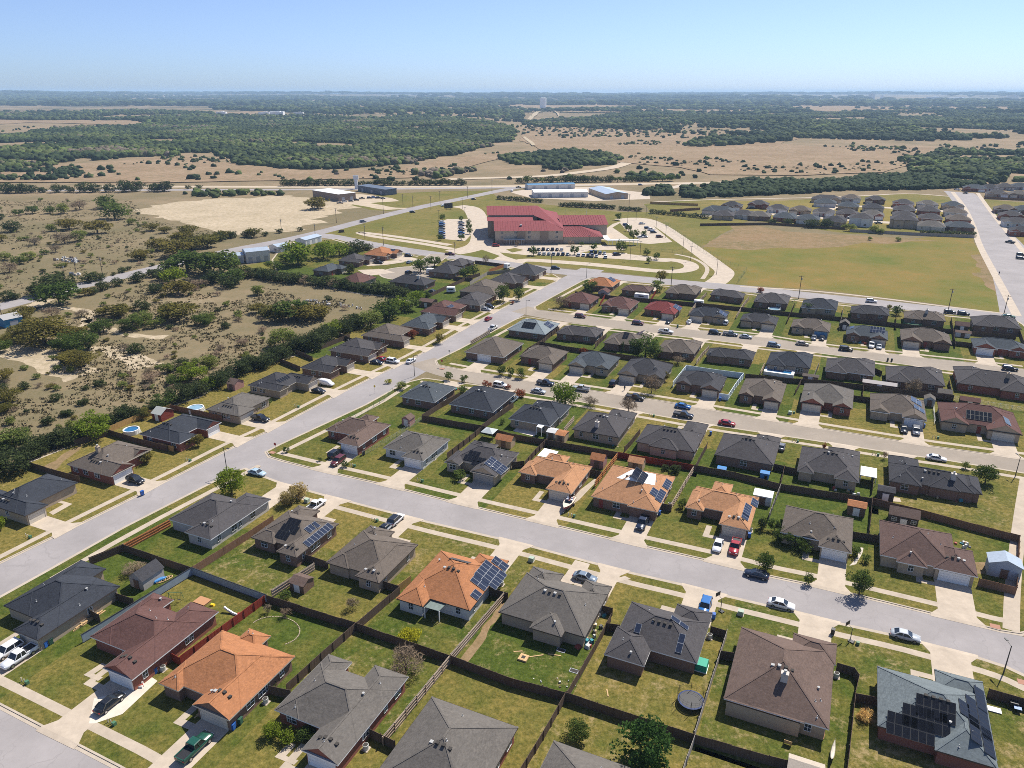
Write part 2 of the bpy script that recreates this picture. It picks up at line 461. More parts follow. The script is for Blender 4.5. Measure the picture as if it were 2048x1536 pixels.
USED = {}
def tag(o, label, cat, group=None):
 lab = ' '.join(label.split())
 n = len(lab.split())
 if n > 16: print('LONG LABEL', n, lab)
 USED.setdefault(lab, []).append(o)
 o['label'] = lab; o['category'] = cat
 if group: o['group'] = group
 return o
def thing(name, label, cat, loc=(0, 0, 0), rz=0.0, group=None):
 o = bpy.data.objects.new(name, None); COL.objects.link(o)
 o.location = loc; o.rotation_euler = (0, 0, rz); o.empty_display_size = 0.5
 return tag(o, label, cat, group)
def struct(o, kind='structure'): o['kind'] = kind; return o
ORD = ['first', 'second', 'third', 'fourth', 'fifth', 'sixth', 'seventh', 'eighth', 'ninth', 'tenth', 'eleventh', 'twelfth',
    'thirteenth', 'fourteenth', 'fifteenth', 'sixteenth', 'seventeenth', 'eighteenth', 'nineteenth', 'twentieth']
def nth(i):
 if i < 20: return ORD[i]
 n = i + 1
 return '%d%s' % (n, 'th' if 10 <= n % 100 <= 20 else {1: 'st', 2: 'nd', 3: 'rd'}.get(n % 10, 'th'))

def smooth_line(pts, it=2):
 for _ in range(it):
  o = [pts[0]]
  for a, b in zip(pts, pts[1:]):
   o += [(a[0] * .75 + b[0] * .25, a[1] * .75 + b[1] * .25), (a[0] * .25 + b[0] * .75, a[1] * .25 + b[1] * .75)]
  o.append(pts[-1]); pts = o
 return pts
def offset_line(pts, d):
 """offset a polyline to its left by d"""
 o = []
 for i, p in enumerate(pts):
  a = pts[max(i - 1, 0)]; b = pts[min(i + 1, len(pts) - 1)]
  dx, dy = b[0] - a[0], b[1] - a[1]; L = math.hypot(dx, dy) or 1
  o.append((p[0] - dy / L * d, p[1] + dx / L * d))
 return o
def strip(mb, l, r, z, mi=0):
 for i in range(len(l) - 1):
  mb.face([(*r[i], z), (*r[i + 1], z), (*l[i + 1], z), (*l[i], z)], mi)
def band(name, pts, w, z, mat, kind='structure', smooth=2):
 pts = smooth_line(pts, smooth)
 mb = MB(); strip(mb, offset_line(pts, w / 2), offset_line(pts, -w / 2), z)
 return struct(mb.build(name, mat), kind)
def rough(poly, step=6.0, amp=2.0, seed=0):
 o = []; n = len(poly)
 for i in range(n):
  a, b = poly[i], poly[(i + 1) % n]
  L = math.hypot(b[0] - a[0], b[1] - a[1]); k = max(1, int(L / step))
  for j in range(k):
   t = j / k; x, y = a[0] + (b[0] - a[0]) * t, a[1] + (b[1] - a[1]) * t
   x += amp * noise.noise((x / step / 2.2, y / step / 2.2, seed)); y += amp * noise.noise((x / step / 2.2, y / step / 2.2, seed + 9.3))
   o.append((x, y))
 return o
def flat(name, poly, z, mat, parent=None):
 tri = tessellate_polygon([[Vector((x, y, 0)) for x, y in poly]])
 me = bpy.data.meshes.new(name)
 me.from_pydata([(x, y, z) for x, y in poly], [], [tuple(t) for t in tri])
 me.materials.append(mat); me.update()
 # every face up
 fl = [p.index for p in me.polygons if p.normal.z < 0]
 if fl:
  import bmesh
  bm = bmesh.new(); bm.from_mesh(me); bm.faces.ensure_lookup_table()
  bmesh.ops.reverse_faces(bm, faces=[bm.faces[i] for i in fl]); bm.to_mesh(me); bm.free()
 return link(me, name, parent)

GZ = 0.14            # level of the lots above the road bed
EAVE = 2.7

# ------------------------------------------------------------------ houses
PITCH_R = 0.5
HOUSES = {}
class House: pass

def plane_h(r, x, y):
 """height above the eave of one hip/gable roof block at local x, y; None outside"""
 x0, x1, y0, y1, gab, k = r
 if not (x0 <= x <= x1 and y0 <= y <= y1): return None
 w, d = x1 - x0, y1 - y0
 ds = []
 ax = 'y' if d >= w else 'x'
 if 'X' in gab: ax = 'x'
 if 'Y' in gab: ax = 'y'
 if ax == 'y':
  ds += [x - x0, x1 - x]
  if 'S' not in gab: ds.append(y - y0)
  if 'N' not in gab: ds.append(y1 - y)
 else:
  ds += [y - y0, y1 - y]
  if 'W' not in gab: ds.append(x - x0)
  if 'E' not in gab: ds.append(x1 - x)
 return PITCH_R * min(ds) - 0.012 * k

def roof_h(h, x, y):
 v = [plane_h(r, x, y) for r in h.rects]
 v = [q for q in v if q is not None]
 return max(v) if v else None

def roof_point(h, px, py):
 """where the sight line through a photo pixel meets the roof: local point and slope"""
 lo = None
 for i in range(260):
  z = GZ + EAVE + 4.2 - i * 0.02
  a, b = G(px, py, z); x, y = a - h.a, b - h.b
  q = roof_h(h, x, y)
  if q is not None and GZ + EAVE + q >= z:
   e = 0.05
   gx = ((roof_h(h, x + e, y) or q) - (roof_h(h, x - e, y) or q)) / (2 * e)
   gy = ((roof_h(h, x, y + e) or q) - (roof_h(h, x, y - e) or q)) / (2 * e)
   return x, y, EAVE + q, gx, gy
 return None

def hip_block(mb, r, cap=None):
 x0, x1, y0, y1, gab, k = r
 z = EAVE - 0.012 * k
 w, d = x1 - x0, y1 - y0
 ax = 'y' if d >= w else 'x'
 if 'X' in gab: ax = 'x'
 if 'Y' in gab: ax = 'y'
 if ax == 'y':
  rz = z + PITCH_R * w / 2; cx = (x0 + x1) / 2
  a = (cx, y0 if 'S' in gab else y0 + w / 2, rz); b = (cx, y1 if 'N' in gab else y1 - w / 2, rz)
  SW, SE, NE, NW = (x0, y0, z), (x1, y0, z), (x1, y1, z), (x0, y1, z)
  mb.face([SE, NE, b, a]); mb.face([NW, SW, a, b])
  if 'S' not in gab: mb.face([SW, SE, a])
  if 'N' not in gab: mb.face([NE, NW, b])
  edges = [(a, b)] + ([] if 'S' in gab else [(SW, a), (SE, a)]) + ([] if 'N' in gab else [(NE, b), (NW, b)])
 else:
  rz = z + PITCH_R * d / 2; cyy = (y0 + y1) / 2
  a = (x0 if 'W' in gab else x0 + d / 2, cyy, rz); b = (x1 if 'E' in gab else x1 - d / 2, cyy, rz)
  SW, SE, NE, NW = (x0, y0, z), (x1, y0, z), (x1, y1, z), (x0, y1, z)
  mb.face([SW, SE, b, a]); mb.face([NE, NW, a, b])
  if 'W' not in gab: mb.face([NW, SW, a])
  if 'E' not in gab: mb.face([SE, NE, b])
  edges = [(a, b)] + ([] if 'W' in gab else [(SW, a), (NW, a)]) + ([] if 'E' in gab else [(SE, b), (NE, b)])
 if cap is not None:
  for p, q in edges:
   cap.beam((p[0], p[1], p[2] + 0.005), (q[0], q[1], q[2] + 0.005), 0.3, 0.03)
 return z

def fascia(mb, r):
 x0, x1, y0, y1, gab, k = r
 z = EAVE - 0.012 * k; t = 0.20; o = 0.025
 P4 = [(x0 - o, y0 - o), (x1 + o, y0 - o), (x1 + o, y1 + o), (x0 - o, y1 + o)]
 for i in range(4):
  a, b = P4[i], P4[(i + 1) % 4]
  mb.face([(*a, z - t), (*b, z - t), (*b, z + 0.01), (*a, z + 0.01)])
 mb.face([(x0, y0, z - t + .02), (x0, y1, z - t + .02), (x1, y1, z - t + .02), (x1, y0, z - t + .02)])

INS = 0.45
def wall_block(mb, r):
 x0, x1, y0, y1, gab, k = r
 i = INS + 0.004 * k
 X0, X1, Y0, Y1 = x0 + i, x1 - i, y0 + i, y1 - i
 z = EAVE - 0.012 * k - 0.15
 for a, b in (((X0, Y0), (X1, Y0)), ((X1, Y0), (X1, Y1)), ((X1, Y1), (X0, Y1)), ((X0, Y1), (X0, Y0))):
  mb.face([(*a, -0.15), (*b, -0.15), (*b, z), (*a, z)])
 w, d = x1 - x0, y1 - y0
 ax = 'x' if 'X' in gab else 'y' if 'Y' in gab else ('y' if d >= w else 'x')
 g = 0.28; zt = EAVE - 0.012 * k
 if ax == 'y':
  for fl, yy in (('S', y0 + g), ('N', y1 - g)):
   if fl in gab:
    p = [(x0 + .05, yy, zt), (x1 - .05, yy, zt), ((x0 + x1) / 2, yy, zt + PITCH_R * (w / 2 - .05))]
    mb.face(p if fl == 'S' else [p[1], p[0], p[2]])
 else:
  for fl, xx in (('E', x1 - g), ('W', x0 + g)):
   if fl in gab:
    p = [(xx, y0 + .05, zt), (xx, y1 - .05, zt), (xx, (y0 + y1) / 2, zt + PITCH_R * (d / 2 - .05))]
    mb.face(p if fl == 'E' else [p[1], p[0], p[2]])

WIN_CACHE = {}
def window_mesh(w, hgt, arch=False):
 k = (w, hgt, arch)
 if k not in WIN_CACHE:
  fr = MB(); t = 0.055
  for dx in (-w / 2, 0, w / 2): fr.box((dx, -0.03, 0), (t, 0.1, hgt))
  for dz in (0, hgt * .5, hgt - t): fr.box((0, -0.035, dz), (w + t, 0.09, t))
  gl = MB(); gl.face([(-w / 2, -0.02, 0.03), (w / 2, -0.02, 0.03), (w / 2, -0.02, hgt - .03), (-w / 2, -0.02, hgt - .03)])
  if arch:
   gl.face([(w / 2 * math.cos(t_), -0.02, hgt - .03 + w * .42 * math.sin(t_)) for t_ in [math.pi * i / 10 for i in range(11)]])
   fr.tube([(w / 2 * math.cos(t_), -0.04, hgt - .03 + w * .42 * math.sin(t_)) for t_ in [math.pi * i / 10 for i in range(11)]], [0.07] * 11, 4)
  WIN_CACHE[k] = (fr.mesh('window_frame', M['white']), gl.mesh('pane', M['glass']))
 return WIN_CACHE[k]
GAR_CACHE = {}
def garage_mesh(w, mat):
 k = (round(w, 1), mat.name)
 if k not in GAR_CACHE:
  g = MB(); hgt = 2.2
  for i in range(4):
   g.box((0, -0.02, 0.02 + i * hgt / 4), (w, 0.1, hgt / 4 - 0.025))
  for dx in (-w / 2 - .09, w / 2 + .09): g.box((dx, -0.04, 0), (0.16, 0.16, hgt + .1))
  g.box((0, -0.045, hgt + .1), (w + .34, 0.16, 0.16))
  GAR_CACHE[k] = g.mesh('garage_door', mat)
 return GAR_CACHE[k]
DOOR = MB(); DOOR.box((0, -0.02, 0), (0.95, 0.09, 2.08)); DOOR.box((0, -0.045, 0), (1.15, 0.05, 0.06)); 
DOOR_ME = {}
def door_mesh(c):
 if c not in DOOR_ME: DOOR_ME[c] = DOOR.mesh('front_door', plain('door_' + str(c), c, 0.5))
 return DOOR_ME[c]
VENT = {}
def vent_mesh(k):
 if k not in VENT:
  m = MB()
  if k == 'pipe':
   m.tube([(0, 0, -.1), (0, 0, .38)], [.06, .06], 6); m.tube([(0, 0, -.02), (0, 0, .06)], [.2, .1], 6); VENT[k] = m.mesh('vent_pipe', M['vent'])
  elif k == 'box':
   m.box((0, 0, -.1), (.42, .42, .28)); m.box((0, 0, .18), (.5, .5, .05)); VENT[k] = m.mesh('box_vent', M['ventdark'])
  elif k == 'boxpale':
   m.box((0, 0, -.1), (.42, .42, .28)); m.box((0, 0, .18), (.5, .5, .05)); VENT[k] = m.mesh('box_vent', M['vent'])
  else:
   m.tube([(0, 0, -.1), (0, 0, .3), (0, 0, .42)], [.14, .14, .22], 8); VENT[k] = m.mesh('vent_cap', M['vent'])
 return VENT[k]
PAN = {}
def panel_mesh(black):
 if black not in PAN:
  m = MB(); m.box((0, 0, 0), (1.0, 1.65, .04), 0, 0)
  m.face([(-.47, -.79, .045), (.47, -.79, .045), (.47, .79, .045), (-.47, .79, .045)], 1)
  PAN[black] = m.mesh('solar_panel', [M['darksteel'] if black else M['frame'], M['blackcells'] if black else M['cells']])
 return PAN[black]

def rect_from(pts, opts, rects):
 A = [G(x, y, GZ + EAVE) for x, y in pts]
 x0, x1 = min(a for a, b in A), max(a for a, b in A); y0, y1 = min(b for a, b in A), max(b for a, b in A)
 gab = ''
 for o in opts.split():
  if o[0] == 'g': gab += o[1:]
  elif o.startswith('dy'): y0 = y1 - float(o[2:])
  elif o.startswith('dx'): x1 = x0 + float(o[2:])
  else:
   q = rects[int(o[1])]
   if o[0] == 'W': x0 = q[0]
   if o[0] == 'E': x1 = q[1]
   if o[0] == 'S': y0 = q[2]
   if o[0] == 'N': y1 = q[3]
 return [x0, x1, y0, y1, gab]

def template(box, front, gside, style):
 """split an outline into main block, garage wing, room bump and rear bump"""
 x0, x1, y0, y1 = box
 def fr(a0, a1, b0, b1, gab=''):
  """a along the street from the garage side, b from the street back"""
  if front in 'SN':
   W, D = x1 - x0, y1 - y0
   A0, A1 = (x0 + a0 * W, x0 + a1 * W) if gside == 'W' else (x1 - a1 * W, x1 - a0 * W)
   B0, B1 = (y0 + b0 * D, y0 + b1 * D) if front == 'S' else (y1 - b1 * D, y1 - b0 * D)
   g = gab.replace('F', front)
   return [A0, A1, B0, B1, g + ('Y' if gab else '')]
  W, D = y1 - y0, x1 - x0
  A0, A1 = (y0 + a0 * W, y0 + a1 * W) if gside == 'S' else (y1 - a1 * W, y1 - a0 * W)
  B0, B1 = (x0 + b0 * D, x0 + b1 * D) if front == 'W' else (x1 - b1 * D, x1 - b0 * D)
  return [B0, B1, A0, A1, gab.replace('F', front) + ('X' if gab else '')]
 g = 'F' if 'g' in style else ''
 if 'p' in style:      # plain square hip with a recessed entry
  return [fr(0, 1, 0, 1), fr(0, .42, -.01, .5, g)]
 if 't' in style:      # twin front wings
  return [fr(0, 1, .16, 1), fr(0, .46, 0, .6, g), fr(.62, 1, .04, .6, g)]
 if 'w' in style:      # wide low, garage wing and rear wing
  return [fr(0, 1, .20, .92), fr(0, .44, 0, .92, g), fr(.55, 1, .3, 1)]
 rects = [fr(0, 1, .15, .90), fr(0, .43, 0, .80, g), fr(.64, 1, .08, .6, 'F' if 'b' in style else ''), fr(.12, .52, .4, 1)]
 return rects

def make_house(key, label, short, roof, wall, rects, front, garage=0, trim='white', detail=2, vents=(), chimney=None, door=(0.25, 0.05, 0.04),
      gcol=None, group='houses of the near neighbourhood', pipes=4, arch=False):
 h = House(); h.key, h.short, h.front = key, short, front
 rects = [list(r) + [k] for k, r in enumerate(rects)]
 for r in rects[1:]:
  i = 0.006 * r[5]
  r[0] += i; r[1] -= i; r[2] += i; r[3] -= i
 X0, X1 = min(r[0] for r in rects), max(r[1] for r in rects); Y0, Y1 = min(r[2] for r in rects), max(r[3] for r in rects)
 h.a, h.b = (X0 + X1) / 2, (Y0 + Y1) / 2
 h.box = (X0, X1, Y0, Y1)
 h.rects = [(r[0] - h.a, r[1] - h.a, r[2] - h.b, r[3] - h.b, r[4], r[5]) for r in rects]
 wx, wy = g2w(h.a, h.b)
 rt = thing('house', label, 'house', (wx, wy, GZ), TH, group)
 h.root = rt
 wm = MB(); rm = MB(); fm = MB(); cm = MB()
 for r in h.rects:
  wall_block(wm, r); hip_block(rm, r, cm if detail >= 1 else None); fascia(fm, r)
 wm.build('wall', WALLS[wall], rt)
 ro = rm.build('roof', ROOFS[roof], rt); h.roof = ro
 fm.build('fascia', {'white': M['white'], 'cream': M['cream'], 'dark': M['trimdark']}[trim], ro)
 if detail >= 1: cm.build('ridge_cap', ROOFS[roof], ro)
 # openings
 def side(r, s):
  x0, x1, y0, y1, gab, k = r; i = INS + .004 * k
  return {'S': ((x0 + i, y0 + i), (x1 - i, y0 + i), 0), 'N': ((x1 - i, y1 - i), (x0 + i, y1 - i), math.pi),
    'E': ((x1 - i, y0 + i), (x1 - i, y1 - i), math.pi / 2), 'W': ((x0 + i, y1 - i), (x0 + i, y0 + i), -math.pi / 2)}[s]
 nrm = {'S': (0, -1), 'N': (0, 1), 'E': (1, 0), 'W': (-1, 0)}
 def free(x, y, k):
  return not any(j != k and q[0] + .2 < x < q[1] - .2 and q[2] + .2 < y < q[3] - .2 for j, q in enumerate(h.rects))
 gr = h.rects[garage]
 a, b, rz = side(gr, front)
 L = math.hypot(b[0] - a[0], b[1] - a[1])
 gw = min(4.9, L - 0.9)
 h.gc = ((a[0] + b[0]) / 2, (a[1] + b[1]) / 2); h.gw = gw
 n = nrm[front]
 link(garage_mesh(gw, gcol or (M['white'] if trim == 'white' else M['cream'])), 'garage_door', rt, (h.gc[0] + n[0] * .03, h.gc[1] + n[1] * .03, 0), rz)
 cnt = 0; door_done = False
 for k, r in enumerate(h.rects):
  for s in 'SENW':
   if k == garage and s == front: continue
   a, b, rz = side(r, s); L = math.hypot(b[0] - a[0], b[1] - a[1])
   m = max(1, int(L / (3.6 if detail >= 2 else 5.0)))
   for i in range(m):
    t = (i + .5) / m
    x, y = a[0] + (b[0] - a[0]) * t, a[1] + (b[1] - a[1]) * t
    nx, ny = nrm[s]
    if not all(free(x + nx * .4 + q * ny * 1.0, y + ny * .4 + q * nx * 1.0, k) for q in (-1, 0, 1)): continue
    if s == front and not door_done and k == 0:
     link(door_mesh(door), 'front_door', rt, (x + nx * .03, y + ny * .03, 0), rz); door_done = True; continue
    if R.random() < 0.35: continue
    ar = arch and s == front and not cnt
    w_, h_ = (1.9, 1.35) if ar else ((1.6, 1.4) if (i + k) % 2 else (0.95, 1.35))
    fr, gl = window_mesh(w_, h_, ar)
    o = link(fr, 'window', rt, (x + nx * .04, y + ny * .04, 0.85), rz)
    if detail >= 2: link(gl, 'pane', o)
    else: link(gl, 'pane', o)
    cnt += 1
 if detail >= 1:
  rv = random.Random(hash(key) % 9999 if False else sum(map(ord, key)) * 7)
  for i in range(pipes):
   for _ in range(20):
    r = rv.choice(h.rects); x, y = rv.uniform(r[0] + 1, r[1] - 1), rv.uniform(r[2] + 1, r[3] - 1)
    q = roof_h(h, x, y)
    if q and q > .5: break
   else: continue
   kd = ('pipe', 'pipe', 'cap')[i % 3]
   link(vent_mesh(kd), 'vent_pipe' if kd == 'pipe' else 'vent_cap', ro, (x, y, EAVE + q), rv.uniform(0, 1))
  if detail >= 2:
   # a row of box vents just below the main ridge, away from the street
   r = max(h.rects[:1], key=lambda q: (q[1] - q[0]) * (q[3] - q[2]))
   along_x = (r[1] - r[0]) > (r[3] - r[2]); cx, cyy = (r[0] + r[1]) / 2, (r[2] + r[3]) / 2
   for i in range(4):
    x, y = (cx + (i - 1.5) * .95, cyy - .9) if along_x else (cx + (i - 1.5) * .95, r[2] + (r[1] - r[0]) / 2 - .9 + .0)
    q = roof_h(h, x, y)
    if q: link(vent_mesh('boxpale' if rv.random() < .15 else 'box'), 'box_vent', ro, (x, y, EAVE + q))
 if chimney:
  q = roof_point(h, *chimney)
  if q:
   c = MB(); c.box((0, 0, -1.0), (1.0, .75, 2.1)); c.box((0, 0, 1.1), (1.15, .9, .12)); c.tube([(0, 0, 1.2), (0, 0, 1.55)], [.16, .16], 8)
   o = c.build('chimney', WALLS['pale'] if wall != 'red' else WALLS['tan'], ro, (q[0], q[1], q[2] + .2))
   m = MB(); m.tube([(0, 0, 1.55), (0, 0, 1.7)], [.26, .26], 8); m.mesh
   link(m.mesh('chimney_cap', M['vent']), 'chimney_cap', ro, (q[0], q[1], q[2] + .2))
 HOUSES[key] = h
 return h

def solar(key, px, py, nu, nv, black=False, portrait=True):
 """nu x nv solar panels centred on the roof point seen at a photo pixel"""
 h = HOUSES[key]; q = roof_point(h, px, py)
 if not q: print('no roof for panel', key, px, py); return
 x, y, z, gx, gy = q
 if abs(gx) > abs(gy): gy = 0.0
 else: gx = 0.0
 nrm = Vector((-gx, -gy, 1)).normalized()
 up = Vector((gx, gy, gx * gx + gy * gy))
 if up.length < 1e-4: return
 up.normalize(); side = up.cross(nrm).normalized()
 su, sv = (1.03, 1.69) if portrait else (1.69, 1.03)
 base = Matrix((side, up, nrm)).transposed().to_4x4()
 if not portrait: base = base @ Matrix.Rotation(math.pi / 2, 4, 'Z')
 for i in range(nu):
  for j in range(nv):
   p = Vector((x, y, z)) + side * (i - (nu - 1) / 2) * su + up * (j - (nv - 1) / 2) * sv + nrm * 0.10
   o = link(panel_mesh(black), 'solar_panel', h.root)
   o.matrix_local = Matrix.Translation(p) @ base
# ------------------------------------------------------------------ the near houses
def HC(key, label, short, roof, wall, front, rects, **kw):
 out = []
 for pts, opts in rects: out.append(rect_from(pts, opts, out))
 return make_house(key, label, short, roof, wall, out, front, **kw)
def HT(key, label, short, roof, wall, front, gside, style, pts, **kw):
 out = [rect_from(pts, '', [])]
 x0, x1, y0, y1 = out[0][:4]
 # keep the outline to a plausible size
 if front in 'NS':
  if y1 - y0 > 18.5: y1 = y0 + 18.5
  if x1 - x0 < 12.5: x1 = x0 + 12.5
 rects = template((x0, x1, y0, y1), front, gside, style)
 kw.setdefault('detail', 1)
 return make_house(key, label, short, roof, wall, rects, front, garage=1, **kw)

# --- bottom row, facing the bottom street
HC('H1', 'navy shingled brick house at the lower left corner, lumber pile along its wall', 'the navy corner house', 'navy', 'tan', 'S',
   [([(27, 1259), (75, 1280), (237, 1171)], ''), ([(7, 1211), (237, 1171)], 'E0'), ([(7, 1211), (212, 1137)], 'W1')], trim='dark')
HC('H2', 'maroon roofed brick house beside the blue grey steel fence', 'the maroon brick house', 'maroon', 'red', 'S',
   [([(211, 1331), (257, 1357), (437, 1223)], 'gS'), ([(180, 1273), (349, 1223)], 'E0'), ([(180, 1273), (347, 1199)], 'W1')], pipes=5)
HC('H3', 'orange roofed brick house with the dark green pickup in its driveway', 'the orange house above the green pickup', 'rust', 'brown', 'S',
   [([(385, 1409), (455, 1439), (588, 1314)], 'gS'), ([(367, 1372), (445, 1260)], 'E0'), ([(316, 1364), (356, 1382), (400, 1330)], 'W1'), ([(499, 1256), (534, 1269), (510, 1300)], '')], trim='cream', pipes=5)
HC('H4', 'grey gabled red brick house with two round shrubs by its front', 'the grey house with round shrubs', 'grey', 'red', 'S',
   [([(603, 1499), (672, 1529), (817, 1353)], 'gS'), ([(549, 1419), (705, 1346)], 'E0'), ([(549, 1419), (704, 1324)], 'W1')], trim='white', pipes=5)
HC('H5', 'grey hip roofed house cut by the bottom edge, right of the pale rail fence', 'the big grey hip house', 'grey', 'red', 'S',
   [([(864, 1393), (1035, 1457)], 'dy16'), ([(880, 1480), (930, 1500)], 'S0')], garage=1, pipes=5, trim='dark')
HC('H6', 'grey house of which only the roof tip shows at the bottom edge', 'the half hidden grey house', 'grey', 'pale', 'S',
   [([(1108, 1481), (1270, 1546)], 'dy16')], pipes=2)
# --- south side of the first cross street
HC('H7', 'grey L shaped house on the corner behind the orange cedar fence', 'the grey corner house', 'dark grey', 'pale', 'N',
   [([(369, 1064), (419, 1079), (542, 998)], ''), ([(340, 1039), (425, 985)], 'E0')], pipes=3)
HC('H8', 'grey brown house with black and blue solar arrays beside the cream flowering shrubs', 'the house with black solar arrays', 'grey brown', 'brown', 'N',
   [([(553, 1102), (593, 1115), (676, 1047)], ''), ([(506, 1071), (640, 1037)], 'E0'), ([(598, 1010), (636, 1024), (600, 1050)], ''), ([(506, 1071), (548, 1088), (560, 1060)], 'W1')], garage=2, trim='dark')
HC('H9', 'dark grey house behind the white sport utility with the black roof', 'the grey house by the white utility car', 'grey brown', 'tan', 'N',
   [([(712, 1150), (757, 1166), (832, 1093)], ''), ([(653, 1123), (785, 1075)], 'E0'), ([(741, 1050), (787, 1065), (745, 1090)], ''), ([(653, 1123), (697, 1138), (720, 1110)], 'W1')], garage=2, trim='dark')
HC('H10', 'orange roofed house with the big blue solar array and green patio cover', 'the orange house with the blue solar array', 'rust', 'siding', 'N',
   [([(940, 1221), (883, 1101), (985, 1160), (817, 1170)], ''), ([(959, 1106), (1019, 1122), (960, 1150)], 'E0'), ([(793, 1195), (846, 1213), (850, 1150)], 'W0')], garage=1, trim='dark')
HC('H11', 'grey house with a circular driveway and junk strewn along its side', 'the grey house with the circular driveway', 'grey', 'tan', 'N',
   [([(1006, 1211), (1162, 1272), (1216, 1188)], ''), ([(1172, 1159), (1216, 1188), (1160, 1200)], 'E0'), ([(1060, 1253), (1123, 1274), (1110, 1220)], ''), ([(1067, 1132), (1127, 1150), (1080, 1180)], '')], garage=1, trim='dark')
HC('H12', 'charcoal house with three pale solar strips beside the trampoline yard', 'the house by the trampoline', 'dark grey', 'brown', 'N',
   [([(1388, 1325), (1264, 1203), (1418, 1250)], ''), ([(1355, 1207), (1425, 1226), (1360, 1250)], ''), ([(1208, 1308), (1289, 1331), (1300, 1270)], '')], garage=1, trim='white')
HC('H13', 'large brown roofed house with a white chimney and covered rear patio', 'the large brown house', 'brown', 'tan', 'N',
   [([(1448, 1395), (1492, 1256), (1665, 1365)], ''), ([(1587, 1267), (1674, 1288), (1600, 1310)], ''), ([(1448, 1395), (1608, 1445)], 'W0'), ([(1608, 1440), (1660, 1432), (1655, 1380)], '')], garage=1, chimney=(1568, 1360), trim='white')
HC('H14', 'slate green roofed house with wide black solar arrays at the lower right', 'the slate green house', 'slate green', 'red', 'N',
   [([(1755, 1451), (1759, 1333), (1972, 1400)], ''), ([(1869, 1338), (1970, 1366), (1880, 1380)], 'E0'), ([(1869, 1489), (1985, 1534), (1972, 1400)], 'E0')], garage=1, trim='dark', pipes=5)
# --- north side of the first cross street
HC('H15', 'brown roofed red brick house on the street corner behind the red utility car', 'the brown corner house', 'brown', 'red', 'S',
   [([(676, 884), (714, 893), (782, 849)], ''), ([(662, 861), (698, 833)], 'E0'), ([(651, 859), (674, 864), (690, 845)], ''), ([(732, 828), (757, 834), (740, 845)], '')])
HC('H16', 'mottled grey roofed house with pale siding and an empty driveway', 'the pale sided grey house', 'grey', 'siding', 'S',
   [([(803, 913), (841, 920), (898, 880)], ''), ([(766, 895), (816, 861)], 'E0')], pipes=4)
HC('H17', 'grey stone house with black panels on the front and framed panels beside them', 'the stone house with framed solar panels', 'dark grey', 'tan', 'S',
   [([(943, 940), (984, 952), (1029, 915)], 'gS'), ([(905, 918), (1003, 898)], 'E0'), ([(949, 880), (987, 890), (975, 910)], ''), ([(889, 923), (918, 930), (940, 905)], 'gS')], trim='cream', gcol=plain('grey_garage_paint', (0.30, 0.29, 0.27), .6), arch=True)
HC('H18', 'tan orange roofed house with a speedboat in the driveway', 'the orange house with the boat', 'tan orange', 'brown', 'S',
   [([(1093, 975), (1143, 988), (1184, 933)], ''), ([(1058, 944), (1073, 912)], 'E0'), ([(1040, 940), (1072, 951), (1085, 925)], ''), ([(1100, 905), (1140, 914), (1120, 925)], '')], trim='cream')
HC('H19', 'wide orange hip roofed house with a white membrane patch on the roof', 'the orange house with the white roof patch', 'tan orange', 'brown', 'S',
   [([(1186, 987), (1228, 930), (1351, 954), (1300, 1018)], ''), ([(1256, 1008), (1310, 1023), (1300, 980)], 'E0')], garage=1, trim='cream', gcol=plain('brown_garage_paint', (0.20, 0.12, 0.09), .6))
HC('H20', 'tan orange roofed house with an arched window and two cars in the driveway', 'the orange house with the arched window', 'tan orange', 'brown', 'S',
   [([(1438, 1047), (1496, 1060), (1518, 995)], ''), ([(1385, 1010), (1393, 972)], 'E0'), ([(1371, 1012), (1407, 1022), (1420, 985)], ''), ([(1430, 962), (1466, 972), (1450, 990)], '')], trim='cream', arch=True)
HC('H21', 'grey brown roofed house behind dense shrubs, white chimney at its back', 'the house behind dense shrubs', 'grey brown', 'tan', 'S',
   [([(1637, 1092), (1700, 1104), (1707, 1037)], ''), ([(1561, 1064), (1576, 1011)], 'E0'), ([(1602, 1070), (1634, 1080), (1640, 1045)], 'gS')], chimney=(1655, 1016), arch=True)
HC('H22', 'long brown roofed stone house with an orange rear deck', 'the long brown stone house', 'chocolate', 'tan', 'S',
   [([(1867, 1133), (1951, 1153), (1945, 1102)], ''), ([(1760, 1109), (1763, 1040), (1905, 1080)], ''), ([(1793, 1118), (1848, 1134), (1850, 1090)], '')], trim='white', arch=True)
# --- south side of the second cross street
HC('H23', 'slate blue hip roofed house on the corner of the second cross street', 'the slate blue corner house', 'slate blue', 'brown', 'N',
   [([(801, 792), (869, 805), (912, 774)], '')], pipes=5)
HC('H24', 'navy hip roofed house boxed in by dark fences, next to the slate blue corner house', 'the boxed in navy house', 'navy', 'brown', 'N',
   [([(899, 807), (986, 824), (1032, 786)], '')], pipes=3)
HC('H25', 'navy house with a white topped patio slab at its back', 'the navy house with the white patio', 'navy', 'tan', 'N',
   [([(1019, 835), (1099, 852), (1130, 822)], ''), ([(1075, 800), (1139, 815), (1120, 835)], '')], garage=1, pipes=5)
HC('H26', 'dark grey hip roofed house with a pale rear chimney', 'the grey house with the rear chimney', 'dark grey', 'tan', 'N',
   [([(1145, 857), (1237, 875), (1266, 838)], ''), ([(1225, 818), (1272, 832), (1250, 850)], 'E0')], garage=1, chimney=(1194, 853), trim='dark')
HC('H27', 'dark grey house with a columned rear porch south of the red hatchback', 'the house with the columned rear porch', 'dark grey', 'tan', 'N',
   [([(1271, 883), (1390, 904), (1311, 851)], ''), ([(1375, 842), (1421, 854), (1395, 880)], 'E0'), ([(1298, 888), (1356, 902), (1350, 880)], '')], garage=1, trim='dark')
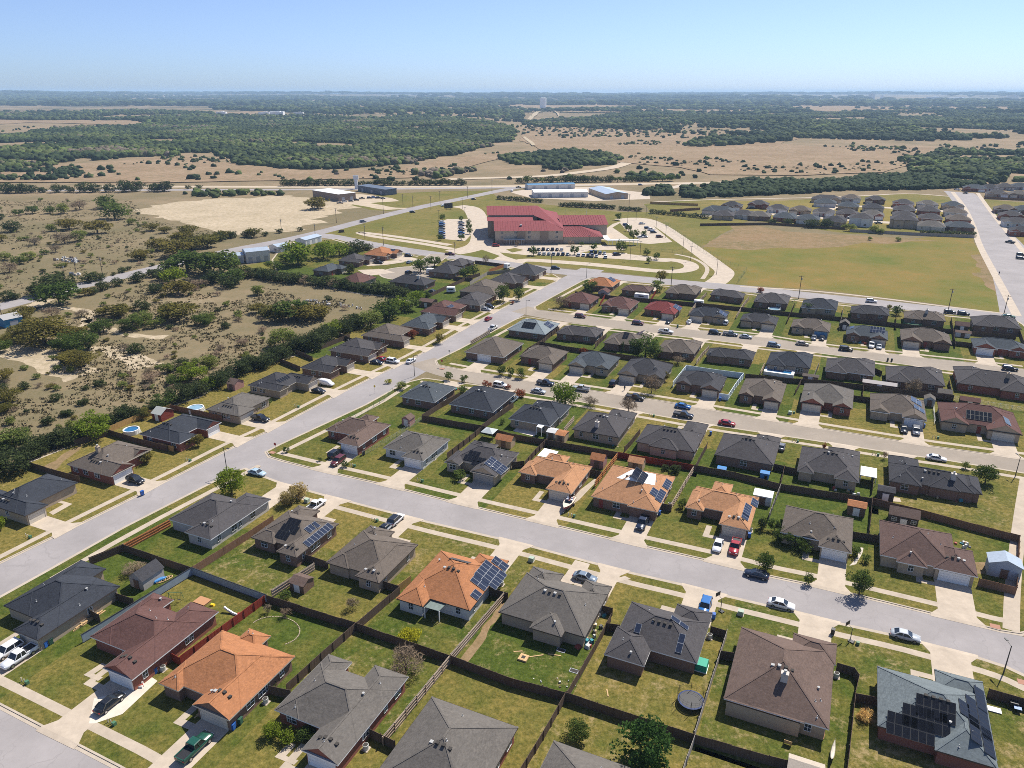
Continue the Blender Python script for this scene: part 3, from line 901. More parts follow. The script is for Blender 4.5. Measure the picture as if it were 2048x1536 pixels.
HC('H28', 'dark grey house with two bright blue dog houses behind it', 'the house with blue dog houses', 'dark grey', 'brown', 'N',
   [([(1429, 909), (1546, 928), (1560, 885)], ''), ([(1515, 868), (1563, 877), (1530, 895)], 'E0')], garage=1, trim='dark')
HC('H29', 'dark grey house with pale eaves beside the white carport', 'the house beside the carport', 'dark grey', 'tan', 'N',
   [([(1595, 936), (1608, 893), (1720, 912)], ''), ([(1657, 893), (1722, 904), (1660, 930)], 'E0'), ([(1668, 955), (1716, 964), (1700, 930)], 'E0'), ([(1595, 941), (1628, 947), (1625, 910)], 'W0')], garage=1, trim='cream')
HC('H30', 'wide charcoal house with a row of roof vents on the right corner lot', 'the wide charcoal house', 'charcoal', 'brown', 'N',
   [([(1778, 957), (1845, 936), (1945, 965)], ''), ([(1781, 910), (1837, 926), (1815, 950)], 'W0'), ([(1856, 970), (1922, 984), (1905, 945)], ''), ([(1776, 960), (1837, 972), (1840, 940)], 'W0'), ([(1920, 975), (1960, 988), (1956, 954)], '')], garage=1, chimney=(1906, 958), trim='dark', pipes=5)
# --- north side of the second cross street
HC('H31', 'brown grey hip roofed house with a white chimney on the street corner', 'the brown grey corner house', 'grey brown', 'brown', 'S',
   [([(934, 700), (1007, 715), (1040, 685)], '')], chimney=(1017, 677), detail=1)
HT('H32', 'brown grey house with three small street trees before it', 'the house behind three street trees', 'grey brown', 'brown', 'S', 'E', 'w', [(1036, 714), (1107, 729), (1140, 701)], trim='dark')
HT('H33', 'slate blue house with an empty driveway opposite the round green street tree', 'the slate blue house', 'slate blue', 'tan', 'S', 'W', 'gb', [(1135, 730), (1212, 741), (1244, 712)], trim='dark')
HT('H34', 'navy roofed house behind the yellow brown bare tree', 'the navy house behind the bare tree', 'charcoal', 'tan', 'S', 'W', 'gb', [(1235, 747), (1322, 761), (1350, 726)], trim='dark')
HT('H35', 'charcoal house enclosed by the white vinyl fence', 'the house in the white fence', 'charcoal', 'brown', 'S', 'E', 'gb', [(1354, 760), (1437, 782), (1456, 751)], trim='dark')
HT('H36', 'grey brown house with a tall shingled entry gable, right of the white fence', 'the house right of the white fence', 'grey brown', 'brown', 'S', 'E', 'gb', [(1481, 779), (1552, 804), (1574, 760)], trim='dark')
HT('H37', 'grey house with two red brick front gables', 'the house with twin brick gables', 'grey', 'red', 'S', 'W', 'gtb', [(1600, 804), (1702, 815), (1708, 780)], trim='dark')
HT('H38', 'grey house with a stepped blue solar array and two dark cars parked', 'the house with the stepped solar array', 'grey brown', 'tan', 'S', 'E', 'gb', [(1740, 820), (1848, 841), (1847, 797)], arch=True)
HT('H39', 'maroon roofed house with an arched window at the right edge', 'the maroon house at the right edge', 'maroon', 'tan', 'S', 'E', 'gb', [(1883, 846), (2031, 862), (2023, 818)], trim='dark', arch=True)
# --- south side of the third cross street
HT('H40', 'pale slate roofed house with dark solar arrays on the corner', 'the pale slate house', 'pale slate', 'brown', 'N', 'E', 't', [(1017, 657), (1090, 669), (1119, 647)])
HT('H41', 'dark grey hip roofed house next to the pale slate one', 'the grey house by the pale slate one', 'dark grey', 'brown', 'N', 'E', 'w', [(1116, 662), (1187, 676), (1210, 659)], trim='dark')
HT('H42', 'grey brown house with wide solar arrays behind the big green yard tree', 'the house behind the big yard tree', 'grey brown', 'brown', 'N', 'E', 'w', [(1207, 684), (1272, 694), (1304, 671)], trim='dark')
HT('H43', 'grey brown house with a rear gutter, right of the big green yard tree', 'the house right of the yard tree', 'grey brown', 'brown', 'N', 'E', 'w', [(1312, 701), (1382, 707), (1406, 684)], trim='dark')
HT('H44', 'charcoal twin peaked house above the white fence', 'the twin peaked charcoal house', 'charcoal', 'brown', 'N', 'E', 'w', [(1413, 707), (1497, 721), (1512, 704)], trim='dark')
HT('H45', 'navy roofed house with a white decked blue pool behind', 'the navy house with the pool', 'navy', 'tan', 'N', 'E', 'w', [(1532, 728), (1618, 739), (1627, 709)], trim='dark')
HT('H46', 'grey hip roofed house between the white decked pool and the long low shed', 'the house between pool and shed', 'dark grey', 'brown', 'N', 'E', 'w', [(1650, 740), (1746, 754), (1750, 722)])
HT('H47', 'grey house with a row of roof vents behind the brown bare tree', 'the house behind the brown tree', 'dark grey', 'brown', 'N', 'E', 'w', [(1772, 759), (1887, 775), (1883, 740)], trim='dark')
HT('H48', 'wide grey house with a pale chimney at the right edge', 'the wide grey house at the right edge', 'dark grey', 'red', 'N', 'W', 'w', [(1916, 769), (2048, 786), (2052, 750)], chimney=(2016, 755), trim='dark')
# --- north side of the third cross street
HT('H49', 'maroon roofed house on the corner with a bare tree in front', 'the maroon corner house', 'maroon', 'brown', 'S', 'E', 'wp', [(1127, 599), (1181, 608), (1200, 594)], trim='dark')
HT('H50', 'maroon roofed house next to the maroon corner house', 'the second maroon house', 'maroon', 'brown', 'S', 'E', 'b', [(1202, 610), (1256, 619), (1281, 601)], trim='cream')
HT('H51', 'house with a bright red metal roof and blue solar strip', 'the red metal roofed house', 'red metal', 'brown', 'S', 'E', 'w', [(1291, 614), (1349, 629), (1366, 611)], trim='dark')
HT('H52', 'navy roofed house with white cars on both sides', 'the navy house with white cars', 'navy', 'tan', 'S', 'W', 'b', [(1377, 630), (1450, 638), (1459, 622)], trim='dark')
HT('H53', 'charcoal house opposite the row of three kerb parked cars', 'the charcoal house by the parked row', 'charcoal', 'tan', 'S', 'E', 'gb', [(1482, 636), (1551, 650), (1559, 634)], trim='dark')
HT('H54', 'dark house with a blue garage door and two cars', 'the house with the blue garage door', 'grey brown', 'tan', 'S', 'E', 'b', [(1583, 650), (1658, 664), (1663, 645)], trim='dark', gcol=plain('blue_garage_paint', (0.10, 0.25, 0.42), .6))
HT('H55', 'house with pale blue solar panels on two roof slopes', 'the house with pale blue panels', 'slate blue', 'brown', 'S', 'E', 'gb', [(1692, 666), (1771, 680), (1775, 660)], trim='dark')
HT('H56', 'grey brown house with the garage at its left end and an empty driveway', 'the grey brown house with the left garage', 'grey brown', 'brown', 'S', 'W', 'gb', [(1802, 680), (1900, 688), (1897, 666)], trim='dark')
HT('H57', 'slate blue house with white porch posts on the right corner', 'the slate house with porch posts', 'slate blue', 'red', 'S', 'W', 'gb', [(1948, 694), (2045, 703), (2047, 686)])
# --- along the school road
HT('H58', 'bright orange roofed house with solar panels on the school road corner', 'the orange school road house', 'rust', 'brown', 'N', 'E', 'w', [(1172, 566), (1220, 575), (1242, 561)], trim='cream')
HT('H59', 'dark maroon house beside the orange one on the school road', 'the dark maroon school road house', 'chocolate', 'brown', 'N', 'E', 'w', [(1246, 576), (1295, 585), (1309, 575)], trim='dark')
HT('H60', 'grey brown hip house by the tall pole on the school road', 'the grey brown school road house', 'grey brown', 'brown', 'N', 'E', 'w', [(1332, 582), (1390, 591), (1405, 575)], trim='dark')
HT('H61', 'dark grey house on the school road, opposite the playing field gate', 'the house opposite the field gate', 'dark grey', 'brown', 'N', 'W', 'w', [(1419, 590), (1486, 596), (1489, 585)], trim='dark')
HT('H62', 'grey house with a small round pool, left of the first field pole', 'the house left of the first field pole', 'dark grey', 'brown', 'N', 'E', 'w', [(1507, 603), (1575, 609), (1582, 592)], trim='dark')
HT('H63', 'navy house right of the first pole along the playing field', 'the navy house by the field pole', 'navy', 'tan', 'N', 'E', 'w', [(1603, 611), (1668, 621), (1677, 603)])
HT('H64', 'charcoal house with a white car on the road behind it', 'the charcoal school road house', 'charcoal', 'brown', 'N', 'E', 'w', [(1701, 624), (1778, 633), (1778, 617)], trim='dark')
HT('H65', 'grey house with a chimney and a large green pool cover', 'the house with the green pool', 'grey brown', 'brown', 'N', 'E', 'w', [(1808, 631), (1888, 644), (1887, 628)], chimney=(1853, 626), trim='dark')
HT('H66', 'charcoal house on the far right corner of the school road', 'the far right corner house', 'dark grey', 'brown', 'N', 'E', 'w', [(1947, 650), (2032, 657), (2031, 638)], trim='dark')
# --- west side of the long street, from the bottom
HC('H67', 'navy house with a wide empty driveway at the left edge', 'the navy house at the left edge', 'navy', 'tan', 'E',
   [([(50, 1032), (96, 1009), (-45, 992)], ''), ([(95, 947), (100, 992), (20, 990)], 'S0'), ([(151, 964), (95, 947), (100, 985)], 'N1')], trim='dark')
HC('H68', 'grey brown house with a white chimney and entry gable, dark utility car parked', 'the grey brown house with the chimney', 'grey brown', 'red', 'E',
   [([(222, 953), (266, 928), (134, 928)], 'gEX'), ([(221, 877), (290, 905)], 'W0 S0'), ([(299, 900), (240, 890), (262, 915)], 'gEX')], chimney=(197, 903), trim='cream', gcol=M['white'])
HC('H69', 'navy house with a blue round pool and golden fence', 'the navy house with the round pool', 'navy', 'red', 'E',
   [([(279, 868), (370, 828), (385, 860)], ''), ([(355, 885), (395, 869), (300, 860)], 'S0'), ([(410, 859), (445, 843), (370, 828)], 'N0 gEX')], garage=2)
HC('H70', 'grey house with the black pickup outside its garage', 'the grey house with the black pickup', 'grey', 'tan', 'E',
   [([(478, 833), (511, 816), (417, 816)], ''), ([(473, 782), (530, 801)], 'W0 S0')], trim='dark')
HC('H71', 'charcoal house with a white van and a black car outside', 'the charcoal house with the van', 'charcoal', 'tan', 'E',
   [([(615, 768), (639, 756), (575, 748)], 'gEX'), ([(495, 770), (567, 747), (590, 765)], ''), ([(560, 782), (577, 772), (520, 765)], 'S1 gEX')], trim='cream', arch=True)
HC('H72', 'navy house with a pale gabled front and an empty wide driveway', 'the navy house with the pale gable', 'charcoal', 'brown', 'E',
   [([(692, 732), (712, 722), (660, 715)], 'gEX'), ([(600, 735), (652, 712), (680, 728)], ''), ([(659, 745), (682, 735), (620, 735)], 'S1 gEX')], trim='cream', arch=True, detail=1)
HC('H73', 'dark grey house with red, black and white cars in the driveway', 'the house with three cars', 'dark grey', 'brown', 'E',
   [([(737, 712), (755, 702), (657, 700)], 'gEX'), ([(725, 681), (757, 695)], 'W0 S0'), ([(772, 691), (745, 684), (757, 699)], 'gEX')], trim='cream', detail=1)
HC('H74', 'grey brown house with a red shrub at its corner', 'the house with the red shrub', 'grey brown', 'brown', 'E',
   [([(807, 683), (822, 675), (725, 669)], ''), ([(785, 652), (812, 665)], 'W0 S0')], trim='cream', detail=1)
HC('H75', 'slate navy house with white gable front and long driveway', 'the slate navy house', 'slate blue', 'brown', 'E',
   [([(885, 645), (899, 636), (840, 632)], 'gEX'), ([(805, 651), (847, 628), (872, 645)], ''), ([(856, 659), (874, 650), (830, 650)], 'S1')], trim='cream', detail=1)
HC('H76', 'maroon house with a skylight panel on the long street', 'the maroon long street house', 'maroon', 'brown', 'E',
   [([(910, 632), (926, 622), (841, 622)], 'gEX'), ([(897, 606), (925, 615)], 'W0 S0')], trim='cream', detail=1)
HC('H77', 'dark grey house with a silver and a dark car before it', 'the house with the silver car', 'dark grey', 'brown', 'E',
   [([(960, 611), (970, 604), (906, 604)], ''), ([(942, 586), (980, 596)], 'W0 S0')], trim='cream', detail=1)
HC('H78', 'dark grey brown house behind the leafy street tree', 'the house behind the leafy tree', 'grey brown', 'brown', 'E',
   [([(990, 590), (1000, 580), (921, 580)], ''), ([(969, 564), (1003, 575)], 'W0 S0')], trim='cream', detail=1)
HC('H79', 'dark grey house with a pale roof panel, second from the school road', 'the second house from the school road', 'dark grey', 'brown', 'E',
   [([(1045, 566), (1058, 558), (990, 560)], 'gEX'), ([(977, 561), (1012, 550), (1043, 560)], ''), ], trim='cream', detail=1)
HC('H80', 'charcoal house on the school road corner of the long street', 'the school road corner house', 'charcoal', 'brown', 'E',
   [([(1020, 541), (1062, 550), (1086, 543), (1050, 534)], '')], trim='cream', detail=1)
# --- round the turning circle
HT('H81', 'grey house with a white caravan at its side by the turning circle', 'the house with the caravan', 'charcoal', 'brown', 'W', 'N', 'p', [(862, 540), (906, 548), (919, 536)], trim='dark')
HT('H82', 'charcoal house on the school road corner of the turning circle', 'the corner house of the turning circle', 'dark grey', 'brown', 'W', 'S', 'w', [(887, 526), (925, 532), (950, 523)], trim='dark')
HT('H83', 'charcoal hip house with a chimney on the turning circle', 'the charcoal house on the circle', 'charcoal', 'brown', 'N', 'W', 'p', [(792, 557), (830, 569), (872, 561)], chimney=(837, 557), trim='dark')
HT('H84', 'maroon house at the end of the turning circle', 'the maroon house on the circle', 'maroon', 'tan', 'N', 'E', 'p', [(680, 560), (720, 567), (750, 554)], trim='dark')
HT('H85', 'slate roofed house behind the small tree at the turning circle', 'the slate house on the circle', 'slate blue', 'brown', 'E', 'N', 'w', [(624, 540), (666, 544), (690, 533)], trim='dark')
HT('H86', 'dark grey gabled house left of the turning circle', 'the gabled house on the circle', 'dark grey', 'brown', 'E', 'N', 'gb', [(679, 517), (720, 525), (750, 516)], trim='cream')
HT('H87', 'orange roofed house with dark panels at the turning circle mouth', 'the orange house on the circle', 'rust', 'brown', 'E', 'N', 'gb', [(730, 505), (772, 513), (806, 503)], trim='cream')

# --- roof panels
for a in [('H8', 580, 1058, 4, 1, True), ('H8', 566, 1070, 3, 1, True), ('H8', 588, 1045, 3, 1, True), ('H8', 637, 1070, 8, 1), ('H8', 620, 1058, 2, 1), ('H8', 632, 1050, 1, 1),
    ('H14', 1871, 1419, 5, 2, True), ('H14', 1852, 1441, 6, 2, True), ('H14', 1821, 1457, 6, 2, True), ('H14', 1960, 1400, 5, 1, True), ('H14', 1944, 1424, 6, 1, True), ('H14', 1968, 1450, 6, 1, True), ('H14', 1949, 1460, 5, 1, True), ('H14', 1975, 1485, 5, 1, True), ('H14', 1928, 1418, 3, 1, True),
    ('H12', 1361, 1287, 1, 2), ('H12', 1359, 1246, 1, 2), ('H12', 1276, 1257, 1, 1),
    ('H17', 940, 916, 3, 1, True), ('H17', 949, 908, 3, 1, True), ('H17', 955, 928, 3, 1, True), ('H17', 960, 921, 3, 1, True), ('H17', 992, 932, 4, 3),
    ('H19', 1279, 952, 5, 2, True), ('H19', 1274, 945, 3, 1, True), ('H19', 1321, 992, 5, 1), ('H19', 1334, 969, 4, 1), ('H19', 1308, 985, 3, 1), 
    ('H20', 1494, 1021, 5, 1), ('H20', 1509, 1006, 3, 1), ('H20', 1490, 1034, 2, 1),
    ('H38', 1832, 803, 4, 2), ('H38', 1838, 818, 3, 2), ('H39', 1958, 832, 6, 2, True), ('H39', 2014, 843, 5, 1), ('H40', 1058, 651, 5, 2, True), ('H40', 1098, 650, 4, 2),
    ('H42', 1252, 671, 2, 2, True), ('H42', 1279, 667, 5, 2), ('H51', 1355, 615, 5, 2), ('H55', 1755, 660, 5, 2), ('H55', 1704, 655, 3, 1), ('H58', 1224, 559, 4, 2), ('H71', 567, 758, 5, 1, True),
    ('H76', 901, 613, 4, 1), ('H87', 784, 500, 4, 1), ('H52', 1446, 627, 4, 2)]:
 solar(*a)
solar('H10', 981, 1150, 5, 3); solar('H10', 959, 1166, 2, 2); solar('H10', 952, 1190, 2, 1); solar('H10', 1000, 1128, 2, 2); solar('H10', 920, 1122, 4, 1, True)
# white membrane under the panels of the orange house
h = HOUSES['H19']
mb = MB(); N_ = 14
def mpt(u, v):
 a0, a1, b0, b1 = (1233, 956), (1265, 939), (1310, 971), (1312, 947)
 q = roof_point(h, *[(a0[i] * (1 - v) + a1[i] * v) * (1 - u) + (b0[i] * (1 - v) + b1[i] * v) * u for i in (0, 1)])
 return q and (q[0], q[1], q[2] + .05)
for i in range(N_):
 for j in range(N_):
  q = [mpt(x / N_, y / N_) for x, y in ((i, j), (i + 1, j), (i + 1, j + 1), (i, j + 1))]
  if all(q): mb.face(q)
mb.build('roof_membrane', M['white'], h.root)
# flat white patio roof beside the boat house, and patio covers
def patio_cover(key, pts, z, mat, posts=True):
 h = HOUSES[key]; L = [G(x, y, GZ + z) for x, y in pts]; L = [(a - h.a, b - h.b) for a, b in L]
 mb = MB(); mb.face([(a, b, z) for a, b in L]); mb.face([(a, b, z - .1) for a, b in reversed(L)])
 for i in range(len(L)):
  p, q = L[i], L[(i + 1) % len(L)]; mb.face([(*p, z - .1), (*q, z - .1), (*q, z), (*p, z)])
 o = mb.build('patio_cover', mat, h.root)
 if posts:
  pm = MB()
  for a, b in L[:2]: pm.box((a, b, 0), (.14, .14, z - .1))
  pm.build('post', M['white'], o)
patio_cover('H18', [(1075, 911), (1104, 917), (1117, 903), (1089, 896)], 2.5, M['white'])
patio_cover('H10', [(849, 1214), (878, 1222), (893, 1207), (864, 1199)], 2.4, plain('green_grey_patio_metal', (0.16, 0.20, 0.18), .5, .4, .2, .2))
patio_cover('H25', [(1073, 853), (1083, 856), (1090, 850), (1078, 847)], 2.6, M['white'])

# ------------------------------------------------------------------ the far subdivision
far_rows = [
 ('far subdivision tree belt row', [(600, 150, 1.5), (780, 145, 1), (955, 155, 1), (1160, 182, 1), (1335, 190, 1), (1520, 200, 1)], 'S'),
 ('far subdivision second row', [(-185, 235, 1.5), (-90, 200, 1), (105, 190, 1), (245, 222, 1), (410, 234, 1), (580, 248, 1), (750, 258, 1), (935, 268, 1)], 'S'),
 ('far subdivision third row', [(590, 178, 1.1), (760, 202, 1), (940, 216, 1), (1165, 228, 1), (1345, 238, 1), (1540, 250, 1)], 'N'),
 ('far subdivision fourth row', [(-150, 270, 1), (0, 265, 1), (110, 275, 1), (295, 285, 1), (465, 300, 1), (660, 312, 1), (1165, 272, 1), (1355, 292, 1), (1560, 302, 1)], 'N'),
 ('far subdivision meadow row', [(850, 318, 1, 2), (1160, 330, 1.1, 2), (1360, 350, 1.1), (1570, 356, 1.1)], 'N'),
 ('rows beyond the wide right road', [(1680, 68, 1.2), (1790, 64, 1), (1900, 58, 1), (2010, 54, 1), (1845, 110, 1.1), (2000, 114, 1), (1905, 226, 1), (2030, 232, 1), (1945, 274, 1), (1985, 326, 1.1), (2040, 392, 1.1)], 'S'),
]
FAR_ROOF = ['dark grey', 'charcoal', 'slate blue', 'grey', 'dark grey', 'grey brown']
fw = []
k = 0
for row, L, fr in far_rows:
 L = sorted(L)
 for i, it in enumerate(L):
  px, py = 1488 + it[0] / 3.657, 360 + (it[1] + 12) / 3.657
  if px < 1400: continue
  a, b = G(px, py, GZ)
  s = it[2]; two = len(it) > 3
  w, d = 16.0 * s, 16.5
  rf = FAR_ROOF[(k * 5 + k // 3) % 6]; wl = ['tan', 'brown', 'siding', 'pale', 'red'][(k * 3) % 5]
  EAVE = 5.6 if two else 3.1
  rects = template((a - w / 2, a + w / 2, b - d / 2, b + d / 2), fr, 'WE'[k % 2], 'gb' if k % 3 else 'b')
  make_house('F%d' % k, '%s%s roofed house, %s from the left in the %s' % ('two storey ' if two else '', rf, nth(i), row),
       'far', rf, wl, rects, fr, garage=1, detail=0, group='houses of the far subdivision', trim='white' if k % 2 else 'dark')
  k += 1
EAVE = 2.7
# ------------------------------------------------------------------ terrain
def sstep(a, b, x):
 t = max(0.0, min(1.0, (x - a) / (b - a))); return t * t * (3 - 2 * t)
def terrain(x, y):
 r = math.hypot(x, y)
 if r < 760: return 0.0
 w = sstep(760, 2200, r)
 z = 9 * w * noise.noise((x / 520, y / 520, 1.3)) + 4 * w * noise.noise((x / 190, y / 190, 5.1))
 w2 = sstep(7000, 15000, r)
 if w2 > 0:
  az = math.atan2(x, y)
  z += w2 * (38 + 26 * noise.noise((az * 5, r / 9000, 2.2)) + 12 * noise.noise((az * 17, r / 5000, 7.7)) + (22 * (1 - sstep(-0.75, 0.05, az))))
 return z
rings = [0, 60, 120, 200, 300, 420, 560, 700, 760]
r = 760.0
while r < 23500: r *= 1.045; rings.append(r)
NA = 260
V, Fc = [], []
for i, r in enumerate(rings):
 for j in range(NA):
  az = -1.5 + 3.0 * j / (NA - 1)
  x, y = r * math.sin(az), r * math.cos(az)
  V.append((x, y, terrain(x, y)))
for i in range(len(rings) - 1):
 for j in range(NA - 1):
  a = i * NA + j
  Fc.append((a, a + 1, a + NA + 1, a + NA))
# a plain behind the viewer
me = bpy.data.meshes.new('ground'); me.from_pydata(V, [], Fc); me.materials.append(M['wild'])
me.polygons.foreach_set('use_smooth', [True] * len(me.polygons)); me.update()
import bmesh
bm = bmesh.new(); bm.from_mesh(me); bmesh.ops.recalc_face_normals(bm, faces=bm.faces)
if sum(f.normal.z for f in bm.faces) < 0: bmesh.ops.reverse_faces(bm, faces=bm.faces)
bm.to_mesh(me); bm.free()
struct(link(me, 'ground'))
mb = MB(); mb.face([(-9000, -9000, -0.35), (9000, -9000, -0.35), (9000, 700, -0.35), (-9000, 700, -0.35)])
struct(mb.build('ground', M['wild']))

# ------------------------------------------------------------------ roads
def PL(pts, z=0.0): return [P(x, y, z) for x, y in pts]
A_L = [(-160, 1213), (-60, 1165), (115, 1074), (165, 1048), (325, 968), (475, 890), (537, 862), (664, 795), (740, 757), (807, 726), (865, 695), (955, 642), (1082, 577), (1122, 556)]
A_R = [(-120, 1252), (82, 1150), (250, 1055), (440, 958), (500, 926), (539, 903), (732, 810), (800, 768), (870, 733), (917, 702), (1042, 635), (1100, 597), (1165, 563)]
# road beds as wide sheets under the lots
def road(name, c, w, z=0.02, mat=None): 
 return struct(band(name, c, w, z, mat or M['road']))
cA = [P(-300, 1330), P(-20, 1178), P(99, 1112), P(207, 1052), P(382, 963), P(487, 908), P(540, 882), P(698, 802), P(803, 747), P(890, 698), P(998, 638), P(1091, 587), P(1150, 558), P(1185, 538)]
road('long_street', cA, 13.0, 0.02)
B_S = [(510, 948), (564, 968), (657, 994), (697, 1004), (842, 1042), (1039, 1088), (1159, 1120), (1261, 1147), (1379, 1174), (1446, 1192), (1603, 1229), (1676, 1248), (1786, 1272), (1861, 1292), (1946, 1314), (2011, 1335), (2060, 1358), (2140, 1395), (2240, 1440)]
B_N = [(548, 918), (624, 937), (757, 967), (902, 1003), (1024, 1032), (1106, 1050), (1224, 1078), (1411, 1120), (1486, 1138), (1536, 1152), (1628, 1171), (1723, 1193), (1871, 1229), (1948, 1248), (2001, 1262), (2040, 1268)]
bS, bN = PL(B_S), PL(B_N)
cB = [P(500, 912), P(560, 945), P(640, 966), P(727, 986), P(872, 1022), P(1031, 1060), P(1132, 1085), P(1242, 1112), P(1395, 1147), P(1465, 1164), P(1570, 1190), P(1650, 1209), P(1755, 1232), P(1866, 1260), P(1947, 1281), P(2010, 1300), P(2080, 1325), P(2200, 1372)]
road('cross_street', cB, 11.5, 0.024)
cC = [P(845, 722), P(885, 740), P(950, 755), P(1045, 771), P(1180, 793), P(1270, 808), P(1400, 832), P(1470, 842), P(1536, 853), P(1656, 871), P(1790, 893), P(1880, 906), P(1980, 920), P(2048, 932), P(2200, 955)]
road('cross_street', cC, 10.5, 0.028, M['road_tan'])
cD = [P(1040, 618), P(1090, 629), P(1160, 640), P(1235, 648), P(1307, 658), P(1405, 670), P(1512, 682), P(1625, 698), P(1740, 713), P(1815, 719), P(1920, 734), P(2048, 750), P(2200, 770)]
road('cross_street', cD, 11.0, 0.032, M['road_tan'])
cE = [P(615, 470), P(655, 471), P(705, 482), P(800, 499), P(880, 510), P(952, 520), P(1030, 531), P(1120, 543), P(1185, 549), P(1325, 563), P(1408, 570), P(1512, 579), P(1604, 590), P(1720, 602), P(1830, 615), P(1930, 625), P(2030, 635), P(2120, 645)]
road('school_road', cE, 12.5, 0.036)
road('field_road', [P(1893, 374), P(1918, 382), P(1945, 415), P(1962, 440), P(1982, 465), P(2003, 487), P(2021, 515), P(2046, 570), P(2068, 640), P(2110, 760), P(2180, 1000), P(2240, 1300)], 24.0, 0.030)
road('farm_road', [P(-120, 640), P(0, 614), P(75, 594), P(150, 574), P(225, 557), P(300, 539), P(400, 516), P(480, 497), P(560, 483), P(640, 465), P(740, 438), P(850, 412), P(930, 396), P(1010, 379), P(1050, 373)], 12.0, 0.026)
road('highway', [P(-200, 383), P(0, 381.5), P(150, 381), P(300, 380), P(450, 379.5), P(600, 379), P(800, 377.5), P(1000, 375.5), P(1150, 371), P(1300, 367.5), P(1420, 366)], 12.0, 0.030)
road('highway', [P(-200, 373), P(0, 373), P(200, 373), P(450, 373.5), P(700, 374), P(1000, 373), P(1150, 369.5), P(1400, 366), P(1500, 363.5), P(1700, 360.5), P(1850, 357), P(2100, 352)], 15.0, 0.034, M['dirt'])
road('access_road', [P(1380, 366), P(1340, 377), P(1300, 383)], 9.0, 0.038, M['drive'])
# bottom street
zN = PL([(-160, 1330), (0, 1411), (92, 1459), (140, 1484), (240, 1536), (420, 1640)])
cZ = [(x - 5.2 * EY[0], y - 5.2 * EY[1]) for x, y in zN]
road('bottom_street', cZ, 13.0, 0.020)

# ------------------------------------------------------------------ blocks of lots
ROWS = {'P1': ['H1', 'H2', 'H3', 'H4', 'H5', 'H6'], 'P2': ['H7', 'H8', 'H9', 'H10', 'H11', 'H12', 'H13', 'H14'],
  'Q1': ['H15', 'H16', 'H17', 'H18', 'H19', 'H20', 'H21', 'H22'], 'Q2': ['H23', 'H24', 'H25', 'H26', 'H27', 'H28', 'H29', 'H30'],
  'R1': ['H31', 'H32', 'H33', 'H34', 'H35', 'H36', 'H37', 'H38', 'H39'], 'R2': ['H40', 'H41', 'H42', 'H43', 'H44', 'H45', 'H46', 'H47', 'H48'],
  'T1': ['H49', 'H50', 'H51', 'H52', 'H53', 'H54', 'H55', 'H56', 'H57'], 'T2': ['H58', 'H59', 'H60', 'H61', 'H62', 'H63', 'H64', 'H65', 'H66'],
  'W': ['H67', 'H68', 'H69', 'H70', 'H71', 'H72', 'H73', 'H74', 'H75', 'H76', 'H77', 'H78', 'H79', 'H80']}
BLOCK = {
 'P': PL([(-160, 1330), (-120, 1262), (82, 1150), (250, 1055), (440, 958), (470, 943), (490, 938), (515, 950), (564, 968), (657, 994), (697, 1004), (842, 1042), (1039, 1088), (1159, 1120), (1261, 1147), (1379, 1174), (1446, 1192), (1603, 1229), (1676, 1248), (1786, 1272), (1861, 1292), (1946, 1314), (2011, 1335), (2060, 1358), (2240, 1440), (2300, 1760), (1300, 2050), (420, 1640), (240, 1536), (140, 1484), (92, 1459), (0, 1411)]),
 'Q': PL([(539, 914), (533, 904), (560, 890), (732, 810), (800, 772), (820, 764), (850, 757), (900, 764), (950, 770), (1050, 786), (1105, 795), (1160, 804), (1272, 824), (1425, 851), (1524, 866), (1676, 889), (1781, 906), (1898, 922), (2048, 947), (2090, 965), (2085, 1240), (2065, 1262), (2040, 1268), (2001, 1262), (1948, 1248), (1871, 1229), (1723, 1193), (1628, 1171), (1536, 1152), (1486, 1138), (1411, 1120), (1224, 1078), (1106, 1050), (1024, 1032), (902, 1003), (757, 967), (624, 937), (565, 922)]),
 'R': PL([(876, 730), (872, 722), (917, 700), (1030, 640), (1046, 634), (1062, 635), (1117, 644), (1212, 655), (1307, 667), (1410, 679), (1512, 692), (1631, 706), (1748, 721), (1886, 740), (2048, 759), (2200, 780), (2200, 935), (2048, 918), (1981, 909), (1843, 890), (1798, 882), (1636, 856), (1536, 840), (1507, 834), (1422, 820), (1385, 812), (1265, 793), (1200, 784), (1047, 760), (932, 741), (890, 733)]),
 'T': PL([(1072, 620), (1070, 614), (1100, 597), (1150, 570), (1165, 562), (1180, 557), (1325, 569), (1412, 577), (1512, 587), (1584, 598), (1679, 607), (1778, 618), (1939, 633), (2035, 643), (2046, 650), (2110, 725), (2110, 748), (2048, 739), (1951, 727), (1836, 715), (1803, 710), (1731, 704), (1618, 690), (1512, 672), (1400, 661), (1307, 650), (1215, 638), (1130, 627), (1090, 622)]),
 'W': PL([(-160, 1200), (-60, 1155), (115, 1070), (165, 1046), (325, 966), (475, 890), (537, 862), (664, 795), (740, 757), (807, 726), (865, 695), (955, 642), (1082, 577), (1112, 563), (1118, 556), (1106, 549), (1060, 541), (1010, 533), (950, 525), (900, 518), (842, 512), (780, 502), (735, 496), (697, 485), (672, 478), (600, 482), (560, 500), (545, 520), (555, 545), (590, 556), (650, 573), (720, 588), (800, 594), (830, 608), (770, 638), (735, 652), (690, 665), (620, 703), (540, 728), (460, 755), (400, 795), (330, 817), (220, 858), (150, 890), (60, 925), (-20, 960), (-160, 1020)]),
}
def ccw(p): 
 s = sum(a[0] * b[1] - b[0] * a[1] for a, b in zip(p, p[1:] + p[:1])); return p if s > 0 else p[::-1]
